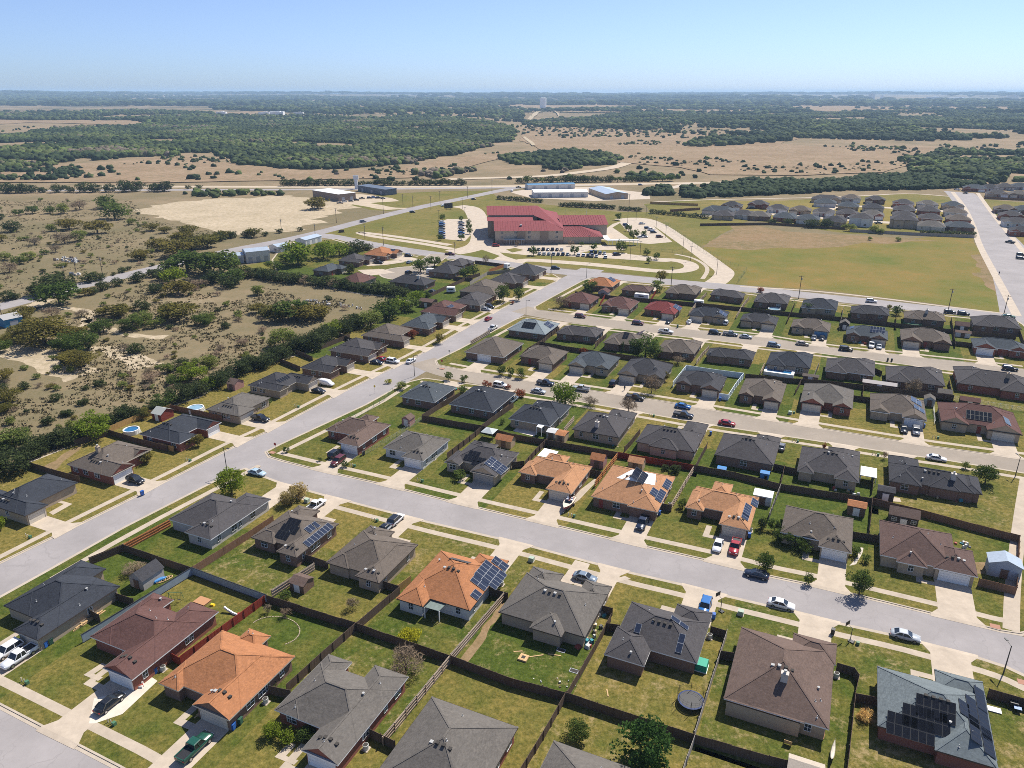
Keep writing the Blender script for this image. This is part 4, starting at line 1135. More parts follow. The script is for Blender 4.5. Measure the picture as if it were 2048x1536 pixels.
def inset(p, d):
 n = len(p); o = []
 for i in range(n):
  a, b, c = Vector(p[i - 1]), Vector(p[i]), Vector(p[(i + 1) % n])
  u, v = (b - a).normalized(), (c - b).normalized()
  n1, n2 = Vector((-u.y, u.x)), Vector((-v.y, v.x))
  m = n1 + n2
  if m.length < 1e-3: m = n1
  m = m.normalized(); q = max(0.4, m.dot(n1))
  o.append(tuple(b + m * (d / q)))
 return o
def clip(poly, nx, ny, c):
 """keep nx*x+ny*y <= c"""
 o = []
 for a, b in zip(poly, poly[1:] + poly[:1]):
  da, db = nx * a[0] + ny * a[1] - c, nx * b[0] + ny * b[1] - c
  if da <= 0: o.append(a)
  if (da < 0) != (db < 0) and abs(da - db) > 1e-9:
   t = da / (da - db); o.append((a[0] + (b[0] - a[0]) * t, a[1] + (b[1] - a[1]) * t))
 return o
KERB_EDGE = {}
for k in BLOCK:
 BLOCK[k] = ccw(BLOCK[k])
 p = BLOCK[k]; g = [w2g(*q) for q in p]
 mb = MB()
 # kerb: a real step round the block with a flat top
 q = inset(p, 0.32)
 n = len(p)
 for i in range(n):
  a, b, c, d = p[i], p[(i + 1) % n], q[(i + 1) % n], q[i]
  mb.face([(*a, 0), (*b, 0), (*b, GZ), (*a, GZ)]); mb.face([(*a, GZ), (*b, GZ), (*c, GZ), (*d, GZ)])
  mb.face([(*d, GZ), (*c, GZ), (*c, GZ - .1), (*d, GZ - .1)])
 struct(mb.build('kerb', M['kerb']))
 # gutter strip beside the kerb
 q2 = inset(p, -0.55); mb = MB()
 for i in range(n):
  a, b, c, d = p[i], p[(i + 1) % n], q2[(i + 1) % n], q2[i]
  mb.face([(*d, .044), (*c, .044), (*b, .044), (*a, .044)])
 struct(mb.build('gutter', M['kerb']))

TINT = {}   # house -> ((front gold, front dry), (back gold, back dry))
rt_ = random.Random(3)
for k in HOUSES: TINT[k] = ((rt_.uniform(.35, .8), rt_.uniform(0.05, .40)), (rt_.uniform(.05, .6), rt_.uniform(.1, .5)))
def T(k, a, b, c, d): TINT[k] = ((a, b), (c, d))
T('H1', .3, .2, .2, .3); T('H2', .55, .25, .55, .25); T('H3', .45, .2, .25, .2); T('H4', .7, .3, .35, .6); T('H5', .6, .3, .6, .35); T('H6', .6, .4, .6, .6)
T('H7', .6, .3, .25, .25); T('H8', .8, .1, .35, .62); T('H9', .6, .6, .5, .45); T('H10', .5, .6, .3, .55); T('H11', .7, .2, .15, .55); T('H12', .6, .3, .65, .6); T('H13', .35, .5, .35, .6); T('H14', .4, .6, .5, .7)
T('H15', .45, .1, .3, .1); T('H16', .5, .2, .35, .1); T('H17', .3, .0, .4, .1); T('H18', .75, .2, .4, .1); T('H19', .45, .1, .35, .2); T('H20', .45, .1, .15, .1); T('H21', .45, .15, .15, .1); T('H22', .55, .4, .35, .25)
T('H23', .4, .2, .35, .1); T('H24', .3, .1, .1, .0); T('H25', .2, .0, .1, .0); T('H27', .7, .1, .05, .0); T('H30', .5, .5, .6, .6); T('H29', .5, .2, .2, .2); T('H28', .5, .2, .15, .1)
T('H31', .4, .1, .3, .1); T('H33', .3, .0, .4, .2); T('H35', .6, .2, .3, .0); T('H36', .2, .1, .2, .1); T('H37', .7, .3, .2, .1); T('H38', .7, .2, .3, .2); T('H39', .6, .2, .4, .1)
for k in ('H41', 'H42', 'H46', 'H53', 'H56', 'H50'): TINT[k] = ((.2, 0), (.1, 0))
for k in ('H67', 'H68', 'H69', 'H70', 'H71', 'H72', 'H74'): TINT[k] = ((.7, .2), (.75, .45))

def lots(block, rows):
 base = inset(BLOCK[block], 0.32)
 g = [w2g(*q) for q in base]
 faces, cols = [], []
 def add(poly, tint):
  if len(poly) >= 3: faces.append([(*g2w(*q), 0) for q in poly]); cols.append(tint)
 for ri, row in enumerate(rows):
  hs = [HOUSES[k] for k in ROWS[row]]
  alongb = hs[0].front in 'EW'
  other = [HOUSES[k] for k in ROWS[rows[1 - ri]]] if len(rows) > 1 else []
  hs = sorted(hs, key=lambda h: h.b if alongb else h.a)
  for i, h in enumerate(hs):
   c = h.b if alongb else h.a
   lo = (hs[i - 1].b if alongb else hs[i - 1].a) if i else None
   hi = (hs[i + 1].b if alongb else hs[i + 1].a) if i < len(hs) - 1 else None
   poly = g
   e = (0, 1) if alongb else (1, 0)
   if lo is not None: poly = clip(poly, -e[0], -e[1], -(lo + c) / 2)
   if hi is not None: poly = clip(poly, e[0], e[1], (hi + c) / 2)
   if not poly: continue
   if not alongb:
    s = 1 if h.front == 'S' else -1       # back is +b for S
    if other:
     o = min(other, key=lambda q: abs(q.a - h.a))
     if abs(o.a - h.a) < 26:
      split = ((h.box[3] + o.box[2]) / 2) if s > 0 else ((h.box[2] + o.box[3]) / 2)
     else: split = (h.box[3] + 13) if s > 0 else (h.box[2] - 13)
     poly = clip(poly, 0, s, s * split)
    if not poly: continue
    mid = h.b
    add(clip(poly, 0, s, s * mid), TINT[h.key][0]); add(clip(poly, 0, -s, -s * mid), TINT[h.key][1])
   else:
    add(clip(poly, -1, 0, -h.a), TINT[h.key][0]); add(clip(poly, 1, 0, h.a), TINT[h.key][1])
 me = bpy.data.meshes.new('lawn')
 v, f = [], []
 lc = []
 for poly, t in zip(faces, cols):
  tri = tessellate_polygon([[Vector(p) for p in poly]])
  k = len(v); v += [(p[0], p[1], GZ) for p in poly]
  for q in tri:
   q = [k + i for i in q]
   a, b, c = (v[i] for i in q)
   if (b[0] - a[0]) * (c[1] - a[1]) - (b[1] - a[1]) * (c[0] - a[0]) < 0: q = q[::-1]
   f.append(q); lc += [t] * 3
 me.from_pydata(v, [], f)
 at = me.color_attributes.new('tint', 'FLOAT_COLOR', 'CORNER')
 at.data.foreach_set('color', [x for t in lc for x in (t[0], t[1], 0, 1)])
 me.materials.append(M['lawn']); me.update()
 struct(link(me, 'lawn'))
 # plain bed below, for ground no lot reaches
 bed = flat('lawn', base, GZ - 0.012, M['lawn']); struct(bed)
 at = bed.data.color_attributes.new('tint', 'FLOAT_COLOR', 'CORNER')
 at.data.foreach_set('color', [x for _ in range(len(bed.data.loops)) for x in (0.6, .5, 0, 1)])
lots('P', ['P1', 'P2']); lots('Q', ['Q1', 'Q2']); lots('R', ['R1', 'R2']); lots('T', ['T1', 'T2']); lots('W', ['W'])

# ------------------------------------------------------------------ pavements
def pavement(px, off=3.1, w=1.45, side=1):
 l = smooth_line(PL(px), 1)
 a, b = offset_line(l, side * (off - w / 2)), offset_line(l, side * (off + w / 2))
 mb = MB()
 if side > 0: strip(mb, b, a, GZ + .008)
 else: strip(mb, a, b, GZ + .008)
 struct(mb.build('pavement', M['concrete']))
pavement(A_L[:-1], 3.3, 1.5, 1)
pavement(A_R[1:5], 3.3, 1.5, -1); pavement(A_R[5:8], 3.3, 1.5, -1); pavement(A_R[9:11], 3.3, 1.5, -1); pavement(A_R[11:], 3.3, 1.5, -1)
pavement(B_S[1:], 3.2, 1.5, -1); pavement(B_N, 3.2, 1.5, 1)
C_N = [(890, 733), (932, 741), (1047, 760), (1200, 784), (1265, 793), (1385, 812), (1422, 820), (1507, 834), (1636, 856), (1798, 882), (1843, 890), (1981, 909), (2048, 918), (2190, 935)]
C_S = [(850, 757), (900, 764), (950, 770), (1050, 786), (1105, 795), (1160, 804), (1272, 824), (1425, 851), (1524, 866), (1676, 889), (1781, 906), (1898, 922), (2048, 947)]
pavement(C_N, 3.2, 1.5, 1); pavement(C_S, 3.2, 1.5, -1)
D_N = [(1090, 622), (1130, 627), (1215, 638), (1307, 650), (1400, 661), (1512, 672), (1618, 690), (1731, 704), (1803, 710), (1836, 715), (1951, 727), (2048, 739)]
D_S = [(1062, 635), (1117, 644), (1212, 655), (1307, 667), (1410, 679), (1512, 692), (1631, 706), (1748, 721), (1886, 740), (2048, 759), (2190, 779)]
pavement(D_N, 3.2, 1.5, 1); pavement(D_S, 3.2, 1.5, -1)
pavement([(1180, 557), (1325, 569), (1412, 577), (1512, 587), (1584, 598), (1679, 607), (1778, 618), (1939, 633), (2035, 643)], 3.2, 1.5, -1)
pavement([(672, 478), (697, 485), (735, 496), (780, 502), (842, 512)], 2.6, 1.4, -1); pavement([(900, 518), (950, 525), (1010, 533), (1060, 541), (1106, 549)], 2.6, 1.4, -1)
mb = MB(); l = [(x, y) for x, y in zN]; strip(mb, offset_line(l, 4.1), offset_line(l, 2.6), GZ + .008); struct(mb.build('pavement', M['concrete']))
# the walk at the right side of the second block
band('pavement', [P(2022, 1262), P(2024, 1180), P(2038, 1050), P(2052, 960)], 2.6, GZ + .003, M['concrete'])
# corner ramps of brick red
for px, py in [(545, 906), (1990, 1254), (2046, 1366), (884, 738)]:
 a, b = G(px, py); mb = MB(); mb.box((0, 0, -.1), (1.6, 1.2, .125)); struct(mb.build('kerb_ramp', plain('red_ramp_paving', (0.36, 0.19, 0.13), .9), None, (*g2w(a, b), GZ), TH))

# ------------------------------------------------------------------ driveways
def ray_to(block, x, y, dx, dy):
 best = None; p = BLOCK[block]
 for a, b in zip(p, p[1:] + p[:1]):
  ex, ey = b[0] - a[0], b[1] - a[1]; den = dx * ey - dy * ex
  if abs(den) < 1e-9: continue
  t = ((a[0] - x) * ey - (a[1] - y) * ex) / den; u = ((a[0] - x) * dy - (a[1] - y) * dx) / den
  if t > 0 and 0 <= u <= 1 and (best is None or t < best): best = t
 return best
NV = {'S': (0, -1), 'N': (0, 1), 'E': (1, 0), 'W': (-1, 0)}
WIDE = {'H2': 5.6, 'H1': 5.4, 'H14': 6.0, 'H13': 5.4, 'H22': 6.2, 'H20': 5.6, 'H12': 6.0}
for row, ks in ROWS.items():
 blk = row[0]
 for k in ks:
  h = HOUSES[k]; n = NV[h.front]
  w = WIDE.get(k, min(h.gw + .7, 5.5))
  gx, gy = h.a + h.gc[0], h.b + h.gc[1]
  dw = (n[0] * EX[0] + n[1] * EY[0], n[0] * EX[1] + n[1] * EY[1])
  t = ray_to(blk, *g2w(gx, gy), *dw)
  if not t or t > 40: print('driveway', k, t); continue
  s = (-n[1], n[0])
  def q(al, ac, z): return (*g2w(gx + n[0] * al + s[0] * ac, gy + n[1] * al + s[1] * ac), z)
  mb = MB(); z = GZ + .016
  mb.face([q(-.3, -w / 2, z), q(t - 1.9, -w / 2, z), q(t - 1.9, w / 2, z), q(-.3, w / 2, z)][::1])
  mb.face([q(t - 1.9, -w / 2, z), q(t - .1, -w / 2 - 1.2, z), q(t - .1, w / 2 + 1.2, z), q(t - 1.9, w / 2, z)])
  mb.face([q(t - .1, -w / 2 - 1.2, z), q(t + .75, -w / 2 - 1.3, .05), q(t + .75, w / 2 + 1.3, .05), q(t - .1, w / 2 + 1.2, z)])
  o = struct(mb.build('driveway', M['drive'])); 
  if o.data.polygons[0].normal.z < 0: o.data.flip_normals()
  # a path from the drive to the front door
  if h.front in 'SN' and k[0] == 'H':
   sgn = 1 if h.gc[0] < 0 else -1
   mb = MB(); zz = GZ + .012
   a0, a1 = 1.2, 2.4
   xs = w / 2; xe = w / 2 + 3.2
   def qq(al, ac): return (*g2w(gx + n[0] * al + sgn * ac, gy + n[1] * al), zz)
   mb.face([qq(a0, xs - .2), qq(a1, xs - .2), qq(a1, xe), qq(a0, xe)])
   mb.face([qq(a0 - 3.6, xe - 1.2), qq(a0, xe - 1.2), qq(a0, xe), qq(a0 - 3.6, xe)])
   o = struct(mb.build('path', M['concrete']))
   bmx = bmesh.new(); bmx.from_mesh(o.data)
   for f in bmx.faces:
    if f.normal.z < 0: f.normal_flip()
   bmx.to_mesh(o.data); bmx.free()
# hand drawn paving
def paving(name, px, z=.012, mat=None, amp=0):
 p = ccw(PL(px, GZ)); 
 return struct(flat(name, rough(p, 1.5, amp) if amp else p, GZ + z, mat or M['drive']))
paving('driveway', [(178, 1447), (188, 1397), (258, 1380), (262, 1365), (300, 1352), (315, 1362), (245, 1428), (190, 1447)], .020, M['white'] if False else concrete_mat('new_concrete', (0.62, 0.56, 0.47)))
paving('path', [(167, 1350), (204, 1326), (215, 1330), (188, 1348), (206, 1355), (196, 1362)], .023, M['concrete'])
paving('path', [(549, 1514), (580, 1484), (592, 1490), (572, 1512), (597, 1521), (588, 1530)], .023, M['concrete'])
paving('path', [(100, 1002), (112, 998), (145, 1008), (106, 1030), (98, 1025), (128, 1008)], .023, M['concrete'])
paving('path', [(1160, 980), (1190, 957), (1196, 960), (1158, 1000), (1140, 1012), (1136, 1008)], .010, M['concrete'])
paving('driveway', [(1090, 1170), (1112, 1150), (1145, 1152), (1190, 1160), (1210, 1162), (1250, 1152), (1262, 1158), (1228, 1166), (1205, 1172), (1180, 1168), (1150, 1162), (1128, 1162), (1108, 1172)], .018)
paving('driveway', [(1120, 1165), (1150, 1120), (1180, 1128), (1160, 1170)], .020)
paving('patio', [(1026, 862), (1036, 853), (1076, 864), (1068, 873)], .012, concrete_mat('pale_patio', (0.62, 0.55, 0.47)))
paving('stone_path', [(1698, 1132), (1712, 1129), (1723, 1112), (1727, 1096), (1719, 1094), (1716, 1112), (1706, 1124)], .010, M['stone'], .3)
paving('patio', [(1605, 1460), (1605, 1452), (1650, 1462), (1648, 1478)], .012, plain('brick_patio', (.32, .17, .11), .9, .1, 0, .25))
paving('bare_soil', [(918, 1322), (1004, 1206), (1012, 1210), (936, 1326)], .006, M['berm'], .5)
paving('bare_soil', [(1660, 1128), (1672, 1122), (1974, 1128), (1990, 1145), (1975, 1150)] if False else [(1950, 1125), (1974, 1124), (1976, 1148), (1952, 1146)], .006, M['berm'], .5)
paving('bare_soil', [(86, 935), (140, 900), (176, 885), (150, 905), (110, 940)], .006, M['berm'], 1.0)
paving('patio', [(1778, 1002), (1802, 1004), (1800, 996), (1786, 994)], .012)

# turning circle
cc = P(820, 546, GZ)
circ = [(cc[0] + 15.5 * math.cos(t), cc[1] + 15.5 * math.sin(t)) for t in [2 * math.pi * i / 36 for i in range(36)]]
for nm, rr, zz, mt in (('kerb', 16.0, .018, M['kerb']), ('turning_circle', 15.0, .024, M['road_tan'])):
 c2 = [(cc[0] + rr * math.cos(t), cc[1] + rr * math.sin(t)) for t in [2 * math.pi * i / 36 for i in range(36)]]
 struct(flat(nm, ccw(c2), GZ + zz, mt))
band('kerb', [cc, P(850, 530), P(872, 515), P(880, 509)], 12.4, GZ + .016, M['kerb'])
band('turning_circle_road', [cc, P(850, 530), P(872, 515), P(880, 509)], 11.0, GZ + .028, M['road_tan'])
paving('driveway', [(716, 524), (740, 524), (800, 520), (812, 524), (770, 530), (735, 532)], .032)
paving('driveway', [(752, 514), (790, 506), (840, 519), (822, 524)], .032)
paving('driveway', [(715, 540), (765, 538), (790, 545), (735, 552)], .032)

# ------------------------------------------------------------------ school land, meadow, clearings
def zone(name, px, z, mat, amp=0, step=8):
 p = ccw(PL(px)); p = rough(p, step, amp, len(px)) if amp else p
 return struct(flat(name, p, z, mat))
zone('school_lawn', [(650, 468), (700, 450), (800, 426), (900, 404), (985, 386), (1002, 400), (1120, 412), (1240, 424), (1300, 424), (1440, 424), (1500, 440), (1440, 470), (1400, 497), (1420, 512), (1500, 560), (1488, 572), (1325, 556), (1185, 541), (1025, 525), (952, 516), (877, 505), (780, 490), (708, 477), (648, 468)], .008, M['school_lawn'])
zone('meadow', [(1400, 497), (1450, 478), (1520, 483), (1700, 487), (1890, 472), (1940, 470), (1985, 540), (2030, 622), (2020, 628), (1898, 612), (1761, 594), (1625, 579), (1488, 571), (1500, 560), (1420, 512)], .012, M['play_field'], 1.5)
zone('bare_earth', [(1408, 494), (1440, 472), (1475, 449), (1530, 455), (1620, 466), (1720, 474), (1880, 480), (1760, 486), (1680, 493), (1560, 498), (1440, 499)], .016, M['berm'], 9, 7)
zone('bare_earth', [(1940, 510), (1970, 510), (2005, 570), (2020, 612), (1990, 600), (1960, 545)], .016, M['berm'], 6, 5)
zone('clearing', [(268, 424), (300, 410), (420, 398), (480, 396), (560, 391), (640, 398), (690, 402), (740, 412), (690, 420), (655, 430), (640, 445), (600, 462), (540, 466), (460, 468), (390, 456), (330, 440)], .010, M['caliche'], 14, 7)
zone('far_lawn', [(1300, 425), (1290, 408), (1400, 398), (1500, 404), (1640, 398), (1800, 388), (1890, 385), (1925, 410), (1945, 455), (1900, 470), (1700, 468), (1540, 446), (1440, 432)], .006, M['school_lawn'], 2)
zone('far_lawn', [(1960, 395), (2100, 385), (2200, 560), (2050, 500), (1985, 430)], .006, M['school_lawn'], 2)
zone('verge', [(700, 410), (760, 388), (900, 382), (990, 381), (930, 393), (850, 408), (780, 422), (740, 420)], .012, M['school_lawn'], 2)
zone('dirt_yard', [(640, 398), (650, 388), (720, 388), (780, 396), (800, 402), (740, 406), (790, 415), (840, 416), (770, 420), (690, 406)], .016, M['dirt'], 2)
zone('dirt_yard', [(1020, 384), (1070, 376), (1180, 374), (1300, 386), (1300, 398), (1190, 402), (1060, 396)], .014, M['drive'], 1)
zone('dirt_yard', [(440, 520), (500, 500), (560, 490), (640, 470), (655, 474), (600, 487), (540, 505), (500, 528)], .014, M['dirt'], 2)
zone('barn_lawn', [(470, 535), (545, 520), (600, 500), (640, 520), (600, 545), (520, 545)], .012, M['play_field'], 2)
# subdivision streets of pale concrete
for c, w in (([(1400, 432), (1480, 424), (1600, 432), (1700, 440), (1800, 447), (1960, 450)], 10), ([(1640, 412), (1720, 412), (1850, 420), (1935, 425)], 9), ([(1690, 408), (1660, 414), (1640, 430)], 10)):
 band('subdivision_street', PL(c), w, .018, M['drive'])
zone('yard_grass', [(1420, 404), (1500, 402), (1640, 400), (1800, 402), (1925, 412), (1945, 452), (1800, 452), (1600, 440), (1480, 432)], .010, field_mat('golden_yard_grass', (0.19, .155, .04), (.24, .18, .055), (.13, .125, .04)), 1)
# school drives
def sdrive(px, w, z=.022, mat=None): return band('school_drive', PL(px), w, z, mat or M['drive'])
sdrive([(915, 412), (945, 416), (958, 440), (966, 470), (962, 490), (935, 500), (905, 505)], 15, .020)
sdrive([(905, 498), (850, 488), (780, 478), (730, 470), (715, 464), (735, 466), (800, 474), (900, 490)], 5.5, .022)
sdrive([(1235, 440), (1285, 436), (1320, 450), (1360, 478), (1400, 505), (1440, 535), (1452, 545), (1440, 560), (1420, 572)], 10, .020)
sdrive([(1030, 527), (1045, 519), (1110, 523), (1200, 530), (1300, 541), (1350, 544), (1385, 538), (1380, 526), (1345, 519), (1250, 513), (1150, 508)], 8, .024)
zone('school_forecourt', [(940, 486), (990, 488), (1130, 489), (1200, 490), (1245, 492), (1255, 508), (1340, 517), (1350, 522), (1330, 524), (1220, 517), (1120, 512), (1050, 510), (1000, 505), (1010, 512), (1040, 522), (1020, 530), (980, 522), (1000, 512), (960, 498)], .026, M['drive'])
zone('car_park', [(885, 442), (895, 438), (938, 438), (942, 470), (930, 482), (885, 478)], .026, M['drive'])
zone('car_park', [(1225, 448), (1250, 440), (1290, 438), (1345, 484), (1300, 488), (1235, 482), (1200, 480), (1195, 470)], .026, M['drive'])
zone('school_island', [(1012, 499), (1030, 496), (1048, 500), (1025, 505)], .034, M['school_lawn'])
zone('school_island', [(1225, 455), (1240, 446), (1250, 458), (1280, 480), (1265, 482)], .034, M['school_lawn'])
zone('school_island', [(1280, 500), (1340, 512), (1345, 517), (1320, 516), (1262, 506), (1160, 506), (1190, 500)], .034, M['school_lawn'])
band('path', PL([(1350, 508), (1385, 515), (1412, 530), (1416, 542), (1405, 558)]), 2.2, .030, M['concrete'])
band('path', PL([(1300, 404), (1400, 400), (1480, 398), (1640, 395), (1720, 392), (1820, 386), (1912, 394)]), 3, .022, M['drive'])
band('path', PL([(1905, 384), (1930, 415), (1948, 455), (1958, 490), (1985, 540), (2012, 590), (2034, 632)]), 3.6, .050, M['drive'])
band('path', PL([(1955, 386), (1985, 428), (2020, 470), (2060, 520)]), 3.2, .050, M['drive'])
band('pavement', PL([(1480, 573), (1625, 581.5), (1761, 596), (1898, 614), (2024, 629)]), 2.0, .048, M['concrete'])
# tracks in the scrub
for c, w in (([(-60, 695), (40, 705), (90, 715), (140, 742), (170, 752)], 13), ([(100, 690), (170, 660), (170, 640), (190, 628), (130, 612), (60, 618)], 4), ([(150, 705), (220, 695), (262, 712), (290, 735)], 9), ([(170, 640), (230, 668), (330, 675)], 4),
    ([(20, 632), (60, 618), (90, 600)], 7)):
 p = smooth_line(PL(c), 2); l = offset_line(p, w / 2); rr = offset_line(p, -w / 2)
 poly = rough(ccw(l + rr[::-1]), 2.2, 2.6, 4)
 struct(flat('dirt_track', poly, .010, M['caliche']))
for c, w in (([(899, 359), (960, 357), (1040, 355), (1104, 352), (1160, 345), (1223, 337), (1255, 326), (1262, 318)], 16), ([(1175, 306), (1210, 308), (1250, 314)], 10)):
 p = smooth_line(PL(c), 2)
 mb = MB(); l, rr = offset_line(p, w / 2), offset_line(p, -w / 2)
 for i in range(len(p) - 1):
  mb.face([(x, y, terrain(x, y) + .5) for x, y in (rr[i], rr[i + 1], l[i + 1], l[i])])
 struct(mb.build('dirt_road', M['dirt']))
def drape(name, px, mat, lift=.6, n=10, amp=0):
 """a patch of land laid over the far terrain"""
 poly = ccw(PL(px)); poly = rough(poly, 25, amp, 2) if amp else poly
 xs = [q[0] for q in poly]; ys = [q[1] for q in poly]
 mb = MB(); c = max((max(xs) - min(xs)), (max(ys) - min(ys))) / n
 cells = []
 i = 0
 x = min(xs)
 while x < max(xs):
  p1 = clip(clip(poly, -1, 0, -x), 1, 0, x + c)
  y = min(ys)
  while p1 and y < max(ys):
   p2 = clip(clip(p1, 0, -1, -y), 0, 1, y + c)
   if len(p2) > 2: mb.face([(a, b, terrain(a, b) + lift) for a, b in p2])
   y += c
  x += c
 return struct(mb.build(name, mat))
drape('pasture', [(1045, 262), (1090, 252), (1200, 252), (1330, 262), (1480, 268), (1600, 276), (1560, 288), (1620, 292), (1860, 290), (1900, 305), (1830, 330), (1760, 345), (1600, 352), (1420, 350), (1360, 335), (1240, 325), (1180, 312), (1080, 300), (1040, 280)], M['pasture'], .7, 46, 8)
drape('pasture', [(0, 340), (120, 332), (260, 322), (380, 312), (480, 330), (600, 340), (760, 342), (900, 318), (1010, 302), (1020, 312), (900, 345), (820, 356), (560, 362), (300, 366), (0, 366)], M['pasture'], .7, 46, 6)
drape('pasture', [(-200, 246), (0, 240), (150, 239), (260, 240), (420, 228), (520, 222), (640, 238), (560, 243), (400, 243), (240, 252), (60, 246), (-200, 262)], M['pasture'], 1.2, 40, 15)
drape('pasture', [(-300, 198), (0, 193), (220, 194), (360, 200), (240, 206), (0, 209), (-300, 214)], M['pasture'], 3, 40, 60)
drape('pasture', [(920, 210), (1040, 206), (1180, 206), (1320, 213), (1540, 219), (1700, 222), (1560, 228), (1300, 229), (1060, 224)], M['pasture'], 3, 40, 50)
drape('pasture', [(1350, 216), (1600, 208), (1900, 206), (2200, 210), (2200, 222), (1900, 222), (1600, 224)], M['pasture'], 3, 40, 50)
drape('dirt_track', [(1055, 237), (1062, 232), (1078, 224), (1086, 219), (1090, 220), (1074, 231), (1062, 238)], M['caliche'], 4, 14)
drape('dirt_track', [(1112, 226), (1118, 230), (1121, 235), (1114, 238), (1117, 232), (1108, 225)], M['caliche'], 4, 14)
drape('dirt_track', [(1045, 273), (1050, 272), (1064, 283), (1071, 292), (1064, 293), (1056, 284)], M['caliche'], 1.4, 14)
# ------------------------------------------------------------------ school
RED = plain('red_standing_seam_roof', (0.22, 0.06, 0.064), 0.85, 0.15, 0, 0.12, 0.5)
SCW = brick_mat('school_beige_masonry', (0.43, 0.35, 0.26), (0.49, 0.405, 0.31), (0.5, 0.44, 0.36))
SCB = brick_mat('school_brown_masonry', (0.25, 0.19, 0.14), (0.29, 0.225, 0.17), (0.35, 0.3, 0.25))
p0 = P(991, 488.5); p1 = P(1126, 487.5)
sang = math.atan2(p1[1] - p0[1], p1[0] - p0[0])
SR = thing('school', 'large beige school with red metal roofs amid drives and car parks', 'school', (p0[0], p0[1], 0.05), sang)
W_ = math.hypot(p1[0] - p0[0], p1[1] - p0[1])
def wallbox(nm, x0, x1, y0, y1, z0, z1, mat):
 mb = MB(); mb.box(((x0 + x1) / 2, (y0 + y1) / 2, z0), (x1 - x0, y1 - y0, z1 - z0)); return mb.build(nm, mat, SR)
def seams(parent, pts_pairs):
 mb = MB()
 for a, b in pts_pairs: mb.beam(a, b, .08, .08)
 mb.build('roof_seam', RED, parent)
def roofpoly(nm, polys, seam=None):
 mb = MB()
 for f in polys: mb.face(f)
 o = mb.build(nm, RED, SR)
 return o
H1s = 8.2
wallbox('wall', 0, W_, 0, 26, 2.4, H1s, SCW); wallbox('wall_base', -.15, W_ + .15, -.15, 26, 0, 2.4, SCB)
e = .8
rf = roofpoly('roof', [[(-e, -e, H1s), (W_ + e, -e, H1s), (W_ + e - 10, 14, H1s + 3.9), (-e, 14, H1s + 3.9)], [(W_ + e, -e, H1s), (W_ + e, 28, H1s), (W_ + e - 10, 14, H1s + 3.9)],
       [(W_ + e, 28, H1s), (-e, 28, H1s), (-e, 14, H1s + 3.9), (W_ + e - 10, 14, H1s + 3.9)], [(-.2, 0, H1s), (-.2, 14, H1s + 3.8), (-.2, 28, H1s)][::-1]])
seams(rf, [((x, -e, H1s + .05), (x, 14, H1s + 3.95)) for x in [i * 1.6 for i in range(int(W_ / 1.6) - 5)]])
for i in range(5):
 x = 4 + i * (W_ - 8) / 4
 for z in (3.4, 6.4):
  fr, gl = window_mesh(1.6, 1.4); o = link(fr, 'window', SR, (x, -.03, z)); link(gl, 'pane', o)
for x in (W_ * .38, W_ * .72):
 mb = MB(); mb.box((x, -.35, 0), (4.6, .7, H1s)); mb.build('pilaster_bay', SCB, SR)
# tall hall behind, ridge to the right hip
wallbox('wall', -4, W_ * .66, 30, 62, 0, 13.3, SCW)
HX = W_ * .66
rf = roofpoly('roof', [[(-5, 29, 13.4), (HX, 29, 13.4), (HX + 1, 46, 17.0), (-5, 46, 17.0)], [(-5, 64, 13.4), (-5, 46, 17.0), (HX + 1, 46, 17.0), (HX, 64, 13.4)],
       [(-4.8, 29, 13.4), (-4.8, 46, 16.9), (-4.8, 64, 13.4)][::-1]])
seams(rf, [((x, 29, 13.45), (x, 46, 17.05)) for x in [-4 + i * 1.8 for i in range(int((HX + 4) / 1.8))]])
mb = MB(); mb.face([(-5, 19, 11.3), (HX - 3, 19, 11.3), (HX - 3, 29.9, 12.3), (-5, 29.9, 12.3)]); mb.build('lower_roof', RED, SR)
wallbox('wall', -4.5, HX - 3.5, 20, 30, 0, 11.2, SCB)
# the dark hip running back right
rf = roofpoly('roof', [[(HX - 2, 27, 13.2), (W_ - 9, 14.5, 11.9), (W_ + .6, 2, 8.6), (HX + 1, 46, 17.0)], [(W_ + .6, 2, 8.6), (W_ + 2, 44, 9.6), (HX + 1, 46, 17.0)], [(W_ + 2, 44, 9.6), (W_ + 2, 66, 9.6), (HX, 64, 13.4), (HX + 1, 46, 17.0)]])
wallbox('wall', HX - 4, W_ + 1.5, 27, 62, 0, 9.5, SCW)
# right wing with long shed roof
RX0, RX1 = W_ + 2, W_ + 30
wallbox('wall', RX0, RX1, 18, 34, 0, 8.6, SCW)
rf = roofpoly('roof', [[(RX0 - 2, 16.6, 8.8), (RX1 + .8, 16.6, 8.8), (RX1 + .8, 35, 12.2), (RX0 - 2, 35, 12.2)], [(RX1 + .7, 16.6, 8.8), (RX1 + .7, 35, 8.8), (RX1 + .7, 35, 12.2)]])
seams(rf, [((x, 16.6, 8.9), (x, 35, 12.3)) for x in [RX0 + i * 1.6 for i in range(int((RX1 - RX0) / 1.6))]])
